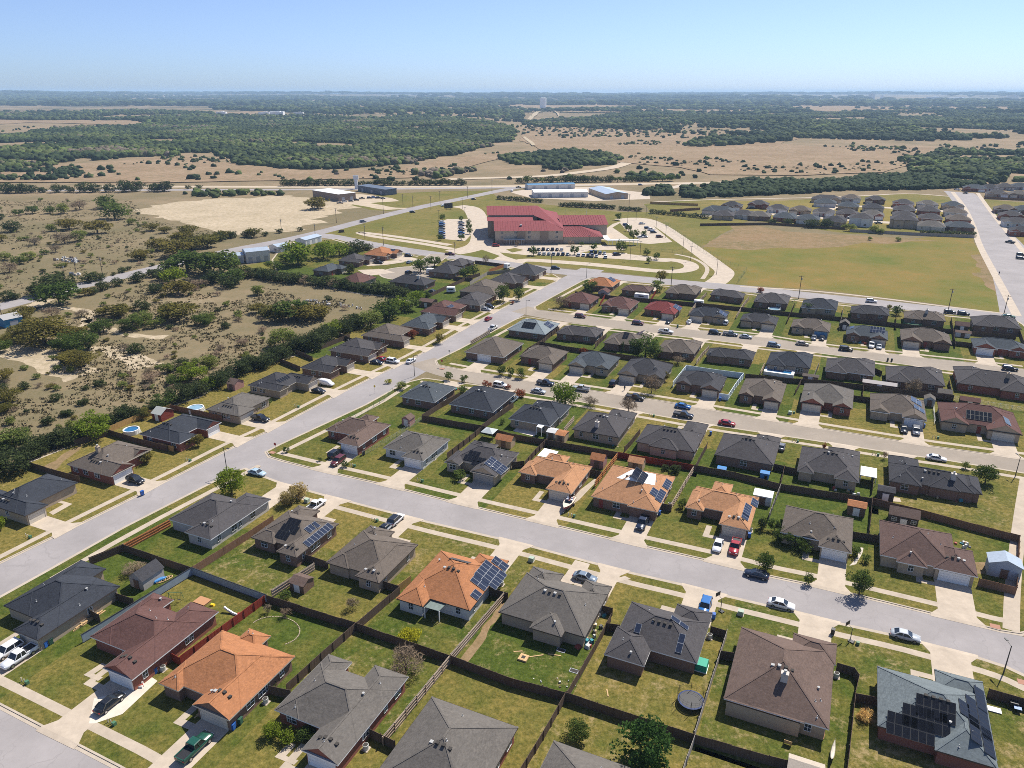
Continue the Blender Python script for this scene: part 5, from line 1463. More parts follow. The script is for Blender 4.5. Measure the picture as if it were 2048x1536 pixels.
# low front wing
wallbox('wall', W_ + .2, W_ + 24, 0.5, 17, 0, 4.2, SCW)
rf = roofpoly('roof', [[(W_ - .2, -.6, 4.3), (W_ + 25, -.6, 4.3), (W_ + 12, 17.6, 8.3), (W_ - .2, 17.6, 8.3)], [(W_ + 25, -.6, 4.3), (W_ + 25, 17.6, 5.0), (W_ + 12, 17.6, 8.3)]])
seams(rf, [((W_ + i * 1.6, -.6, 4.4), (W_ + i * 1.6 * .5, 17.6, 8.35)) for i in range(15)])
mb = MB()
for i in range(8):
 mb.box((7 + i * 1.5, -3, 0), (.18, .18, 3))
mb.box((11.5, -1.6, 3), (13, 3.6, .3)); mb.build('entry_canopy', plain('canopy_metal', (.42, .45, .46), .5, .4), SR)
mb = MB(); mb.box((W_ + 36, -6, 3.0), (20, 3.5, .3)); mb.box((W_ + 27, 1, 3.2), (3.5, 14, .3))
for i in range(8): mb.box((W_ + 27 + i * 2.6, -7.4, 0), (.2, .2, 3))
mb.build('covered_walk', M['white'], SR)
mb = MB(); mb.box((16, 6, H1s + 1.8), (1.3, 1.3, 1.0)); mb.build('roof_vent', M['vent'], SR)

# ------------------------------------------------------------------ sheds, stores, barns
def gable_building(name, label, cat, px, size, ang, wallm, roofm, eave, rise, group=None, doors=1, ridge='x', z0=0.05, mono=False):
 x, y = P(px[0], px[1], z0)
 o = thing(name, label, cat, (x, y, z0), ang, group)
 w, d = size
 mb = MB()
 mb.box((0, 0, 0), (w, d, eave))
 hw, hd = w / 2, d / 2
 if not mono:
  if ridge == 'x':
   mb.face([(hw, -hd, eave), (hw, hd, eave), (hw, 0, eave + rise)]); mb.face([(-hw, hd, eave), (-hw, -hd, eave), (-hw, 0, eave + rise)])
  else:
   mb.face([(-hw, -hd, eave), (hw, -hd, eave), (0, -hd, eave + rise)]); mb.face([(hw, hd, eave), (-hw, hd, eave), (0, hd, eave + rise)])
 mb.build('wall', wallm, o)
 mb = MB(); e = min(.25, w * .06)
 hw += e; hd += e; z = eave + .02 - (rise * e / (hd if ridge == 'x' else hw) if not mono else 0); t = eave + rise + .03
 if mono:
  mb.face([(-hw, -hd, eave + .03), (hw, -hd, eave + .03), (hw, hd, t), (-hw, hd, t)]); mb.face([(-hw, -hd, eave + .03), (-hw, hd, t), (-hw, hd, eave)]); mb.face([(hw, hd, t), (hw, -hd, eave + .03), (hw, hd, eave)]); mb.face([(hw, hd, eave), (-hw, hd, eave), (-hw, hd, t), (hw, hd, t)])
 elif ridge == 'x':
  mb.face([(-hw, -hd, z), (hw, -hd, z), (hw, 0, t), (-hw, 0, t)]); mb.face([(hw, hd, z), (-hw, hd, z), (-hw, 0, t), (hw, 0, t)])
 else:
  mb.face([(-hw, hd, z), (-hw, -hd, z), (0, -hd, t), (0, hd, t)]); mb.face([(hw, -hd, z), (hw, hd, z), (0, hd, t), (0, -hd, t)])
 mb.build('roof', roofm, o)
 return o
def bdoor(o, x, y, rz, w, h_, mat, nm='door'):
 mb = MB(); mb.box((0, 0, 0), (w, .08, h_)); mb.box((0, -.05, h_ - .06), (w + .16, .08, .12)); link(mb.mesh(nm, mat), nm, o, (x, y, 0.02), rz)
shedwall = {k: plain('shed_' + k, c, .8, .2, 0, .15) for k, c in dict(tan=(.42, .31, .20), pink=(.40, .22, .19), grey=(.38, .36, .34), red=(.20, .045, .035), brown=(.17, .11, .08), dark=(.07, .06, .055), blue=(.05, .2, .5), white=(.66, .66, .65), bluegrey=(.36, .41, .46)).items()}
SHEDS = [  # name, label, px, size, wall, roof, eave, rise, ridge
 ('grey barn shed with a dark gambrel roof beside a blue kayak', (296, 1163), (3.6, 4.8), 'grey', ROOFS['charcoal'], 2.3, 1.3, 'y'),
 ('small rusty shed with a white double door by the rail fence', (605, 1176), (3.2, 3.0), 'brown', ROOFS['brown'], 1.9, .7, 'x'),
 ('small brown roofed shed behind the brown corner house', (817, 848), (2.6, 2.8), 'pink', ROOFS['brown'], 2.1, .8, 'y'),
 ('tan shed with an orange roof beside the garden gazebo', (1011, 891), (4.4, 3.0), 'tan', ROOFS['rust'], 2.3, .9, 'x'),
 ('pinkish shed with an orange roof between two orange roofed houses', (1197, 931), (3.4, 3.2), 'pink', ROOFS['rust'], 2.4, 1.0, 'x'),
 ('tan shed with an orange roof behind the white roof patch house', (1273, 936), (3.6, 3.0), 'tan', ROOFS['tan orange'], 2.3, .8, 'x'),
 ('plain tan shed standing against the back fence of the chimney house', (1124, 881), (2.6, 3.4), 'tan', ROOFS['rust'], 2.3, .3, 'x'),
 ('pale grey lean-to shed beside the plain tan shed', (1105, 874), (2.4, 3.0), 'grey', plain('pale_tin', (.5, .5, .5), .5), 2.0, .3, 'x'),
 ('white roofed metal shed right of the arched window house', (1525, 1004), (3.8, 3.0), 'white', M['white'], 2.4, .4, 'x'),
 ('brown playhouse with an orange roof behind the dense shrub house', (1711, 1026), (3.6, 2.8), 'brown', ROOFS['rust'], 2.4, .6, 'x'),
 ('dark shed with white shuttered windows and a crossed white door', (1804, 1046), (5.6, 3.6), 'dark', ROOFS['brown'], 2.7, 1.1, 'x'),
 ('blue grey metal shed on the right corner lot', (2003, 1147), (5.4, 3.4), 'bluegrey', plain('blue_grey_tin', (.42, .48, .53), .4, .4, .4, .1), 3.0, 1.1, 'y'),
 ('black flat topped shed left of the wide charcoal house', (1769, 997), (3.4, 2.8), 'dark', ROOFS['charcoal'], 2.6, .5, 'x'),
 ('dark red barn shed with a pale roof by the golden fence', (327, 836), (3.6, 4.4), 'red', plain('pale_barn_roof', (.40, .41, .38), .7), 2.2, 1.2, 'x'),
 ('tan barn shed behind the charcoal house with the van', (472, 776), (3.2, 4.0), 'pink', ROOFS['brown'], 2.2, 1.1, 'x'),
 ('long low shed with a pale roof behind the stepped array house', (1757, 778), (9.5, 3.0), 'brown', plain('pale_shed_roof', (.34, .31, .30), .7), 2.2, .5, 'x'),
 ('small grey shed at the fence right of the brown tree', (1887, 794), (3.6, 3.2), 'grey', ROOFS['grey'], 1.9, .8, 'x'),
 ('small red roofed shed on the lawn behind the maroon right edge house', (1937, 810), (5.0, 3.2), 'dark', ROOFS['maroon'], 1.9, .7, 'x'),
 ('tiny pale shed by the chainlink fence of the stepped array house', (1857, 809), (2.8, 3.0), 'bluegrey', ROOFS['grey'], 2.2, .8, 'y'),
 ('grey shed with a maroon roof between the two maroon houses', (1208, 592), (4.6, 4.2), 'grey', ROOFS['maroon'], 2.4, 1.2, 'y'),
 ('dark red roofed shed in the far right corner yard', (1922, 660), (4.6, 3.6), 'dark', ROOFS['chocolate'], 2.3, 1.1, 'x'),
 ('low white fronted shed below the dark red roofed shed', (1924, 673), (5.0, 2.4), 'white', ROOFS['brown'], 1.9, .5, 'x'),
 ('small black shed with a pale roof by the pale blue panel house', (1688, 657), (3.4, 3.6), 'dark', ROOFS['grey'], 2.4, 1.2, 'y'),
 ('dark shed with a white tarp on the west boundary', (857, 612), (6.5, 5.0), 'brown', ROOFS['chocolate'], 2.6, .8, 'x'),
 ('small pale shed behind the twin brick gable yard', (1620, 762), (4.6, 2.2), 'brown', ROOFS['grey brown'], 2.0, .4, 'x'),
 ('striped tan shed roof cut by the bottom edge', (1607, 1562), (4.2, 3.0), 'tan', plain('striped_tin', (.42, .36, .29), .6, .3, 0, .2, 6), 2.4, .8, 'x'),
]
for lab, px, size, wl, rf, ev, ri, rdg in SHEDS:
 o = gable_building('garden_shed', lab, 'shed', px, size, TH, shedwall[wl], rf, ev, ri, 'garden sheds', 1, rdg, GZ)
 s = -1
 if rdg == 'x': bdoor(o, 0, -size[1] / 2 - .03, 0, 1.3, min(1.9, ev - .2), M['white'] if wl in ('dark', 'brown', 'red') else shedwall['brown'])
 else: bdoor(o, 0, -size[1] / 2 - .03, 0, 1.3, min(1.9, ev - .2), M['white'] if wl in ('dark', 'pink', 'red') else shedwall['brown'])
 if 'shuttered' in lab:
  for x in (-1.9, 1.9):
   fr, gl = window_mesh(1.0, .9); w = link(fr, 'window', o, (x, -1.84, 1.2)); link(gl, 'pane', w)
for px, lab in (((1443, 946), 'bright blue dog house left of the wire run'), ((1529, 955), 'bright blue dog house right of the wire run')):
 o = gable_building('dog_house', lab, 'dog house', px, (2.0, 1.6), TH, shedwall['blue'], M['bluetarp'], 1.5, .25, 'blue dog houses', z0=GZ); bdoor(o, .3, -.83, 0, .6, .9, M['black'], 'opening')
tan = plain('store_tan_metal', (.40, .32, .25), .6, .3, 0, .1); whi = plain('store_white_metal', (.62, .61, .58), .6, .3, 0, .1)
ptin = plain('pale_blue_tin_roof', (.42, .49, .56), .4, .4, .3, .1, .5); btin = plain('blue_tin_roof', (.10, .24, .38), .4, .4, .2, .1)
def wing(name, label, cat, pa, pb, depth, eave, rise, wallm, roofm, nd=4, ridge='x', mono=False, group=None):
 a, b = P(*pa), P(*pb); ang = math.atan2(b[1] - a[1], b[0] - a[0]); L = math.hypot(b[0] - a[0], b[1] - a[1])
 mx, my = (a[0] + b[0]) / 2 - math.sin(ang) * depth / 2, (a[1] + b[1]) / 2 + math.cos(ang) * depth / 2
 o = gable_building(name, label, cat, (1024, 500), (L, depth), ang, wallm, roofm, eave, rise, group, 0, ridge, 0.05, mono)
 o.location = (mx, my, .05)
 for i in range(nd): bdoor(o, (i + .5 - nd / 2) * L / nd, -depth / 2 - .04, 0, min(3, L / nd * .5), min(3, eave * .7), M['frame'])
 return o
wing('store_building', 'long white storage building with a blue roof behind the school', 'building', (1068, 395.5), (1176, 394.5), 22, 4.6, .8, whi, M['white'], 5)
wing('store_building', 'blue roofed shelter behind the long white storage building', 'building', (1056, 379.5), (1150, 377), 12, 4.4, .6, whi, btin, 4)
wing('store_building', 'tan metal building with a pale blue roof right of the white storage', 'building', (1212, 399), (1256, 397.5), 46, 4.6, 1.6, tan, ptin, 2, 'y')
wing('shop_building', 'flat brown shop with a pale roof beside the cleared lot', 'building', (678, 403), (712, 399), 40, 6, .4, plain('shop_brown', (.24, .18, .14), .8), M['white'], 2, 'x', True)
o = wing('fuel_canopy', 'long blue fuel canopy by the highway shop', 'canopy', (716, 382), (772, 391), 12, 5.2, .3, plain('canopy_shade', (.13, .15, .18), .7), plain('slate_canopy_roof', (.10, .125, .165), .5), 3, 'x', True)
mb = MB(); mb.box((0, 0, 0), (3, 1, 12)); mb.box((0, 0, 9), (5, 1.2, 4)); tag(mb.build('pylon_sign', M['white'], None, (*P(713, 378), 0)), 'tall white pylon sign by the fuel canopy', 'sign')
wing('barn', 'white two storey metal barn nearest the farm road', 'barn', (494, 527), (541, 522), 9, 6.2, 1.2, whi, ptin, 3)
wing('barn', 'lower white barn left of the two storey white barn', 'barn', (450, 530), (489, 526), 8, 4.4, 1.0, whi, ptin, 3)
wing('barn', 'long pale roofed barn among the bright trees', 'barn', (556, 506), (582, 501), 8, 3.6, 1.0, whi, ptin, 3)
wing('barn', 'pale grey barn roof beside the school road bend', 'barn', (612, 492), (644, 483), 8, 3.6, 1.0, whi, ptin, 3)
wing('cabin', 'blue cabin half hidden by oaks at the left edge', 'cabin', (12, 657), (48, 649), 9, 3.4, 1.2, plain('cabin_blue', (.03, .17, .30), .6), plain('cabin_roof', (.34, .33, .32), .7), 1)
mb = MB()
x, y = P(1086, 215); z = terrain(x, y); mb.tube([(0, 0, 0), (0, 0, 60), (0, 0, 62)], [20, 20, 12], 16); tag(mb.build('water_tower', M['white'], None, (x, y, z)), 'white standpipe tower on the far ridge at the end of a track', 'tower')
# pale buildings of the far town on the right horizon
for i, (px, py, w, h_) in enumerate([(1650, 187.5, 60, 55), (1668, 187.5, 30, 40), (1885, 187, 50, 30), (1895, 187.5, 90, 45), (1980, 187.5, 160, 45), (1760, 190, 140, 26), (1480, 190, 130, 26), (1800, 196, 240, 22), (1850, 197, 180, 18), (1570, 190, 90, 22), (1340, 189, 90, 20), (1940, 193, 120, 22), (1400, 191.5, 70, 20), (590, 222, 46, 12), (612, 224, 60, 14), (650, 225, 40, 10), (515, 219, 40, 10)]):
 u = (px - 1024) / FPX; rr = 9500 if py < 205 else 3600
 az = math.atan(u / CP); x, y = rr * math.sin(az), rr * math.cos(az); zz = terrain(x, y)
 mb = MB(); mb.box((0, 0, -4), (w, w * .5, h_ + 4)); mb.box((w * .1, 0, h_), (w * .3, w * .3, h_ * .15))
 tag(mb.build('distant_building', M['white'] if i % 3 else whi, None, (x, y, zz)), ('pale building far off on the horizon' if py < 205 else 'white roof in the woodland left of centre'), 'building', 'far town buildings' if py < 205 else 'white roofs in the far wood')
# white carport
o = thing('carport', 'white roofed carport beside the pale eaved grey house', 'carport', (*P(1734, 962, GZ), GZ), TH)
mb = MB(); mb.face([(-1.8, -2.5, 2.5), (1.8, -2.5, 2.5), (1.8, 2.5, 2.6), (-1.8, 2.5, 2.6)]); mb.box((0, 0, 2.35), (3.6, 5, .12)); mb.build('roof', M['white'], o)
for x in (-1.7, 1.7):
 for y in (-2.3, 0, 2.3):
  mb = MB(); mb.box((x, y, 0), (.12, .12, 2.4)); mb.build('post', M['white'], o)
# gazebo
o = thing('gazebo', 'pale canopy gazebo over garden seats by the tan shed', 'gazebo', (*P(979, 876, GZ), GZ), TH)
mb = MB(); 
for a, b in (((-1.8, -1.8), (1.8, -1.8)), ((1.8, -1.8), (1.8, 1.8)), ((1.8, 1.8), (-1.8, 1.8)), ((-1.8, 1.8), (-1.8, -1.8))): mb.face([(*a, 2.2), (*b, 2.2), (0, 0, 3.1)])
mb.build('canopy', plain('gazebo_cloth', (.42, .46, .46), .8), o)
for x in (-1.7, 1.7):
 for y in (-1.7, 1.7):
  mb = MB(); mb.box((x, y, 0), (.1, .1, 2.25)); mb.build('post', M['darksteel'], o)

# ------------------------------------------------------------------ fences
def fence(p, style='dark', label='', h_=1.75, rails=False, z=GZ):
 for i in range(len(p) - 1):
  a, b = P(*p[i], z), P(*p[i + 1], z)
  L = math.hypot(b[0] - a[0], b[1] - a[1]); ang = math.atan2(b[1] - a[1], b[0] - a[0])
  FENCES.append((p[i], p[i + 1], a, L, ang, style, h_, rails, z, label))
FENCES = []
D = 'dark'
fence([(534, 1205), (624, 1234), (714, 1262), (806, 1295), (900, 1327), (1024, 1374), (1130, 1402), (1260, 1445), (1386, 1487), (1536, 1530), (1700, 1572)], D, 'back fence')
fence([(530, 1207), (446, 1268), (362, 1330)], 'red', 'red stained fence'); fence([(337, 1318), (362, 1332)], 'red', 'red stained return fence')
fence([(167, 1286), (276, 1218), (386, 1150), (460, 1178), (534, 1205)], 'blue', 'blue grey steel fence')
fence([(249, 1103), (318, 1127), (386, 1150)], D, 'fence'); fence([(181, 1130), (249, 1102)], D, 'fence', rails=True); fence([(250, 1102), (296, 1077), (342, 1052)], 'orange', 'orange cedar fence', rails=True)
fence([(388, 1148), (468, 1097), (548, 1045)], 'brown', 'fence'); fence([(545, 1195), (630, 1140)], 'grey', 'fence', rails=True); fence([(604, 1120), (656, 1138)], D, 'fence')
fence([(716, 1260), (758, 1224), (800, 1188)], D, 'fence'); fence([(797, 1185), (822, 1166)], 'gold', 'golden fence'); fence([(760, 1175), (797, 1187)], D, 'fence')
fence([(902, 1325), (955, 1262), (1008, 1200)], 'grey', 'pale rail fence', rails=True); fence([(979, 1190), (1015, 1201)], D, 'fence')
fence([(1134, 1400), (1180, 1320), (1222, 1243)], D, 'fence'); fence([(1197, 1225), (1224, 1232)], D, 'fence'); fence([(1212, 1262), (1238, 1266)], D, 'fence')
fence([(1388, 1480), (1420, 1378), (1453, 1275)], 'grey', 'pale fence'); fence([(1420, 1268), (1450, 1277)], D, 'fence'); fence([(1436, 1318), (1470, 1323)], D, 'fence')
fence([(1690, 1570), (1700, 1480), (1708, 1400), (1716, 1366), (1706, 1352), (1672, 1342)], D, 'fence'); fence([(1708, 1404), (1756, 1413)], D, 'fence'); fence([(1974, 1395), (2060, 1420), (2075, 1500)], D, 'fence')
fence([(712, 1262), (643, 1323), (574, 1386)], D, 'fence'); fence([(536, 1388), (582, 1398)], D, 'fence')
fence([(900, 1327), (834, 1409), (766, 1492)], 'grey', 'rail fence', rails=True); fence([(734, 1472), (790, 1500)], D, 'fence')
fence([(1131, 1402), (1086, 1480), (1036, 1562)], D, 'fence'); fence([(1388, 1487), (1372, 1530), (1358, 1575)], 'grey', 'pale fence')
fence([(182, 1235), (200, 1245)], D, 'fence'); fence([(232, 1200), (268, 1212)], D, 'fence')
# second block
fence([(844, 841), (903, 852), (962, 862), (1024, 879), (1086, 890)], D, 'back fence'); fence([(1086, 890), (1160, 903), (1234, 916)], D, 'back fence'); fence([(1234, 916), (1310, 929), (1386, 942)], 'red', 'red back fence'); fence([(1386, 942), (1470, 957), (1558, 980), (1650, 995), (1741, 1009)], D, 'back fence')
fence([(1741, 1009), (1828, 1030), (1920, 1055), (2016, 1080), (2036, 1085), (2034, 1145), (2030, 1185)], 'brown', 'brown panel fence'); fence([(1955, 1172), (2030, 1190)], 'brown', 'brown panel fence')
fence([(962, 865), (928, 892), (894, 918)], D, 'fence'); fence([(1094, 888), (1071, 910), (1049, 935)], D, 'fence'); fence([(1024, 937), (1048, 934)], D, 'fence')
fence([(1234, 918), (1212, 946), (1189, 976)], 'orange', 'orange rail fence', rails=True); fence([(1178, 950), (1204, 956)], D, 'fence')
fence([(1386, 945), (1364, 982), (1341, 1021)], 'grey', 'grey rail fence', rails=True); fence([(1322, 1020), (1342, 1024)], D, 'fence'); fence([(1560, 980), (1549, 1008), (1537, 1040)], 'grey', 'grey fence')
fence([(1743, 1005), (1740, 1040), (1736, 1075)], D, 'fence'); fence([(1704, 1077), (1758, 1086)], D, 'fence')
fence([(845, 840), (882, 816), (920, 796)], D, 'fence'); fence([(962, 862), (994, 838), (1027, 815)], D, 'fence'); fence([(1128, 867), (1148, 842)], 'grey', 'fence', rails=True); fence([(1249, 905), (1264, 888), (1280, 868)], D, 'fence')
fence([(1391, 940), (1402, 918), (1414, 896)], D, 'fence'); fence([(1560, 975), (1568, 943)], D, 'fence'); fence([(1743, 990), (1747, 950)], D, 'fence'); fence([(1546, 940), (1594, 950)], D, 'fence')
# third block
fence([(1080, 692), (1135, 702), (1200, 712), (1265, 721), (1345, 735)], D, 'back fence'); fence([(1490, 757), (1560, 765), (1640, 770), (1731, 780), (1830, 792), (1906, 801)], D, 'back fence')
fence([(1118, 662), (1098, 676), (1080, 692)], D, 'fence'); fence([(1080, 690), (1055, 705), (1042, 718)], D, 'fence'); fence([(1212, 676), (1200, 686), (1190, 697)], D, 'fence'); fence([(1417, 700), (1404, 714), (1392, 730)], 'grey', 'rail fence', rails=True)
fence([(1372, 741), (1430, 750), (1486, 757)], 'white', 'white vinyl fence', 1.9); fence([(1486, 757), (1470, 778), (1456, 800)], 'white', 'white vinyl fence', 1.9); fence([(1437, 798), (1456, 801)], 'white', 'white vinyl fence', 1.9); fence([(1372, 741), (1345, 775)], 'white', 'white vinyl fence', 1.9)
fence([(1636, 735), (1630, 750), (1624, 768)], 'grey', 'fence'); fence([(1726, 780), (1723, 800)], D, 'fence'); fence([(1896, 768), (1903, 800)], D, 'fence'); fence([(1700, 800), (1740, 806)], D, 'fence'); fence([(1590, 790), (1603, 765)], D, 'fence'); fence([(978, 688), (1050, 652)] and [(942, 690), (980, 668)], 'grey', 'corner fence', rails=True)
fence([(1528, 735), (1520, 752)], 'grey', 'fence', rails=True); fence([(1740, 742), (1762, 752)], D, 'fence')
# fourth block
fence([(1150, 590), (1235, 600), (1312, 606), (1425, 616)], D, 'back fence'); fence([(1425, 616), (1558, 630), (1661, 640), (1786, 654), (1911, 668), (2031, 679)], D, 'back fence')
fence([(1312, 586), (1300, 606)], 'red', 'red fence'); fence([(1216, 586), (1200, 612)], 'red', 'red fence'); fence([(1412, 592), (1394, 610), (1377, 632)], 'grey', 'rail fence', rails=True); fence([(1497, 600), (1485, 616), (1472, 638)], 'grey', 'rail fence', rails=True)
fence([(1588, 613), (1573, 648)], D, 'fence'); fence([(1686, 620), (1678, 662)], 'grey', 'fence'); fence([(1791, 638), (1790, 660)], D, 'fence'); fence([(1901, 642), (1905, 668), (1909, 697)], D, 'fence'); fence([(2035, 660), (2046, 692)], D, 'fence'); fence([(1900, 690), (1950, 696)], D, 'fence')
fence([(950, 527), (1014, 535)], D, 'fence'); fence([(978, 545), (1010, 534)], 'orange', 'orange cedar fence')
# west lots
fence([(-20, 962), (50, 933), (105, 950), (160, 965)], D, 'fence'); fence([(150, 892), (217, 872)], D, 'fence'); fence([(217, 870), (276, 888), (335, 903)], D, 'fence'); fence([(220, 864), (282, 838), (342, 820)], 'gold', 'golden pine fence'); fence([(342, 820), (400, 832), (445, 842)], 'brown', 'brown fence')
fence([(318, 897), (348, 904), (342, 890)], 'gold', 'golden return fence'); fence([(625, 710), (590, 700)] and [(590, 708), (625, 722)], D, 'fence'); fence([(675, 672), (700, 684), (722, 692)], D, 'fence'); fence([(560, 726), (600, 742)], D, 'fence'); fence([(640, 700), (700, 676)], D, 'fence')
fence([(848, 600), (890, 580), (935, 560), (960, 552)], D, 'fence'); fence([(906, 560), (945, 563)], D, 'fence'); fence([(940, 570), (975, 550), (1020, 545)], 'grey', 'fence')
fence([(1300, 408), (1396, 412)], 'gold', 'golden fence of the far subdivision', 2.0, z=0.05); fence([(1340, 424), (1400, 420)], 'brown', 'brown fence of the far subdivision', 2.0, z=0.05); fence([(1700, 464), (1830, 471), (1948, 476)], 'grey', 'meadow fence of the far subdivision', 2.0, z=0.05)
fence([(1400, 452), (1540, 450), (1690, 460)], D, 'back fence of the far subdivision', 1.8, z=0.05); fence([(1968, 398), (2060, 402)], 'brown', 'brown fence beyond the right road', 2.0, z=.05)
NEARH = [(h.short, h) for k, h in HOUSES.items() if h.short != 'far']
def near_short(px, py, z=GZ, n=1):
 a, b = G(px, py, z)
 d = sorted((max(abs(a - h.a) - (h.box[1] - h.box[0]) / 2, abs(b - h.b) - (h.box[3] - h.box[2]) / 2), s) for s, h in NEARH)
 return [s for _, s in d[:n]]
seen_f = {}
for (pa, pb, a, L, ang, style, h_, rails, z, lab) in FENCES:
 mx, my = (pa[0] + pb[0]) / 2, (pa[1] + pb[1]) / 2
 s = near_short(mx, my, z, 2)
 base = {'dark': 'dark weathered board', 'grey': 'grey weathered', 'brown': 'brown board', 'gold': 'golden pine', 'orange': 'orange cedar', 'red': 'red stained', 'blue': 'blue grey steel', 'white': 'white vinyl'}[style]
 if 'subdivision' in lab or 'right road' in lab: L_ = lab + ', ' + base + ' run'
 elif 'back' in lab or (n_ := s[0]) == s[1]: L_ = '%s fence behind %s' % (base, s[0])
 else: L_ = '%s fence beside %s' % (base, s[0])
 c = seen_f.setdefault(L_, []); c.append(mx)
 FENCES[FENCES.index((pa, pb, a, L, ang, style, h_, rails, z, lab))] = (pa, pb, a, L, ang, style, h_, rails, z, L_)
idx_f = {}
for (pa, pb, a, L, ang, style, h_, rails, z, L_) in FENCES:
 k = idx_f.get(L_, 0); idx_f[L_] = k + 1
 n = len(seen_f[L_])
 if n > 1:
  order = sorted(seen_f[L_]).index((pa[0] + pb[0]) / 2)
  L2 = L_ + ', ' + nth(order) + ' run from the left'
  if len(L2.split()) > 16: L2 = L_ + ', ' + nth(order) + ' run'
 else: L2 = L_
 o = thing('fence', L2, 'fence', (a[0], a[1], z), ang, 'yard fences')
 mb = MB(); rf_ = random.Random(int(L * 100))
 if style in ('blue', 'white'):
  mb.box((L / 2, 0, 0), (L, .06, h_))
 else:
  n = max(1, int(L / 2.4)); x = 0
  for i in range(n):   # boarded bays, slightly uneven
   w = L / n; dz = rf_.uniform(-.05, .05); mb.box((x + w / 2, rf_.uniform(-.02, .02), 0), (w - .02, .045, h_ + dz)); x += w
 mb.build('board_panel', FM[style], o)
 n = max(1, int(L / 2.4))
 pm = MB(); pm.box((0, 0, 0), (.1, .1, h_ + .05)); pme = pm.mesh('post', M['steel'] if style == 'blue' else FM[style] if not rails else M['railpale'])
 for i in range(n + 1): link(pme, 'post', o, (L * i / n, .08, 0))
 if rails:
  for zz in (.35, .95, 1.5):
   mb = MB(); mb.box((L / 2, .075, zz), (L, .05, .12)); mb.box((L / 2, -.075, zz), (L, .05, .12)); mb.build('rail', M['railpale'] if style in ('grey',) else FM[style], o)
 if style in ('blue', 'white'):
  for i in (0, 1):
   mb = MB(); mb.box((L / 2, 0, h_ - .05 if i else .05), (L, .12, .12)); mb.build('rail', M['darksteel'] if style == 'blue' else FM['white'], o)
# chainlink: thin posts and mesh drawn as fine wires
def chainlink(px, label, h_=1.3, z=GZ, step=3.0, mat=None):
 pts = PL(px, z); o = thing('chainlink_fence', label, 'fence', (*pts[0], z))
 mat = mat or M['steel']; ox, oy = pts[0]
 wire = MB(); pm = MB(); pm.tube([(0, 0, 0), (0, 0, h_)], [.045, .045], 5); pme = pm.mesh('post', mat)
 for a, b in zip(pts, pts[1:]):
  L = math.hypot(b[0] - a[0], b[1] - a[1]); n = max(1, int(L / step))
  for i in range(n + 1):
   t = i / n; link(pme, 'post', o, (a[0] + (b[0] - a[0]) * t - ox, a[1] + (b[1] - a[1]) * t - oy, 0))
  for zz in [h_ * q for q in (.08, .3, .52, .74, .98)]:
   wire.beam((a[0] - ox, a[1] - oy, zz), (b[0] - ox, b[1] - oy, zz), .035 if zz > h_ * .9 else .02)
 wire.build('wire_mesh', mat, o)
chainlink([(785, 783), (770, 800), (712, 838), (700, 836)], 'green wire fence along the long street by the slate blue corner house', mat=M['utility'])
chainlink([(844, 841), (780, 882), (725, 912)], 'thin wire fence beside the pale sided grey house')
chainlink([(1865, 800), (1869, 850)], 'wire fence between the stepped array house and the maroon right edge house')
chainlink([(1905, 800), (2048, 823)], 'low wire fence behind the maroon right edge house')
chainlink([(1292, 428), (1330, 450), (1366, 476), (1400, 500), (1427, 515), (1460, 533), (1492, 544), (1476, 566)], 'tall green wire fence between the school drive and the meadow', 2.6, .05, 5, M['utility'])
chainlink([(1110, 431), (1172, 431), (1173, 440)], 'tall wire cage behind the right wing of the school', 5, .05, 6)
chainlink([(1260, 492), (1345, 505), (1385, 512)], 'wire fence round the school playground', 1.6, .05, 6, M['utility'])
chainlink([(1462, 932), (1485, 938)], 'wire dog run between the blue dog houses', 1.4)
# ------------------------------------------------------------------ vehicles
CARSPEC = {
 'sedan': dict(L=4.75, st=[(-2.37, .62, .70, .42), (-2.3, .86, .82, .30), (-1.8, .97, .90, .24), (-.6, .96, .91, .22), (.9, .93, .91, .22), (1.7, .84, .89, .24), (2.2, .74, .82, .28), (2.37, .58, .66, .36)], gh=(-1.85, 1.05, -1.05, .25, 1.43), wh=(-1.4, 1.42, .33)),
 'suv': dict(L=4.8, st=[(-2.4, .75, .80, .45), (-2.33, 1.03, .90, .32), (-1.6, 1.06, .95, .28), (0, 1.05, .95, .27), (1.1, 1.03, .95, .27), (1.9, .96, .92, .30), (2.28, .86, .84, .34), (2.4, .66, .70, .42)], gh=(-2.3, 1.12, -1.95, .35, 1.72), wh=(-1.42, 1.45, .37)),
 'pickup': dict(L=5.7, st=[(-2.85, .80, .90, .55), (-2.8, 1.05, .95, .42), (-1.5, 1.07, .97, .36), (0, 1.07, .97, .34), (1.2, 1.07, .97, .34), (2.2, 1.02, .94, .36), (2.7, .93, .88, .40), (2.85, .72, .74, .46)], gh=(-.85, 1.25, -.65, .55, 1.84), wh=(-1.75, 1.75, .40)),
 'van': dict(L=5.3, st=[(-2.65, 1.5, .90, .40), (-2.6, 1.85, .93, .34), (-1.5, 1.92, .97, .30), (0, 1.90, .97, .30), (1.0, 1.80, .96, .30), (1.75, 1.15, .94, .32), (2.4, .95, .86, .36), (2.65, .7, .72, .42)], gh=(.55, 1.72, .62, .95, 1.83), wh=(-1.6, 1.65, .36)),
}
PAINT = {}
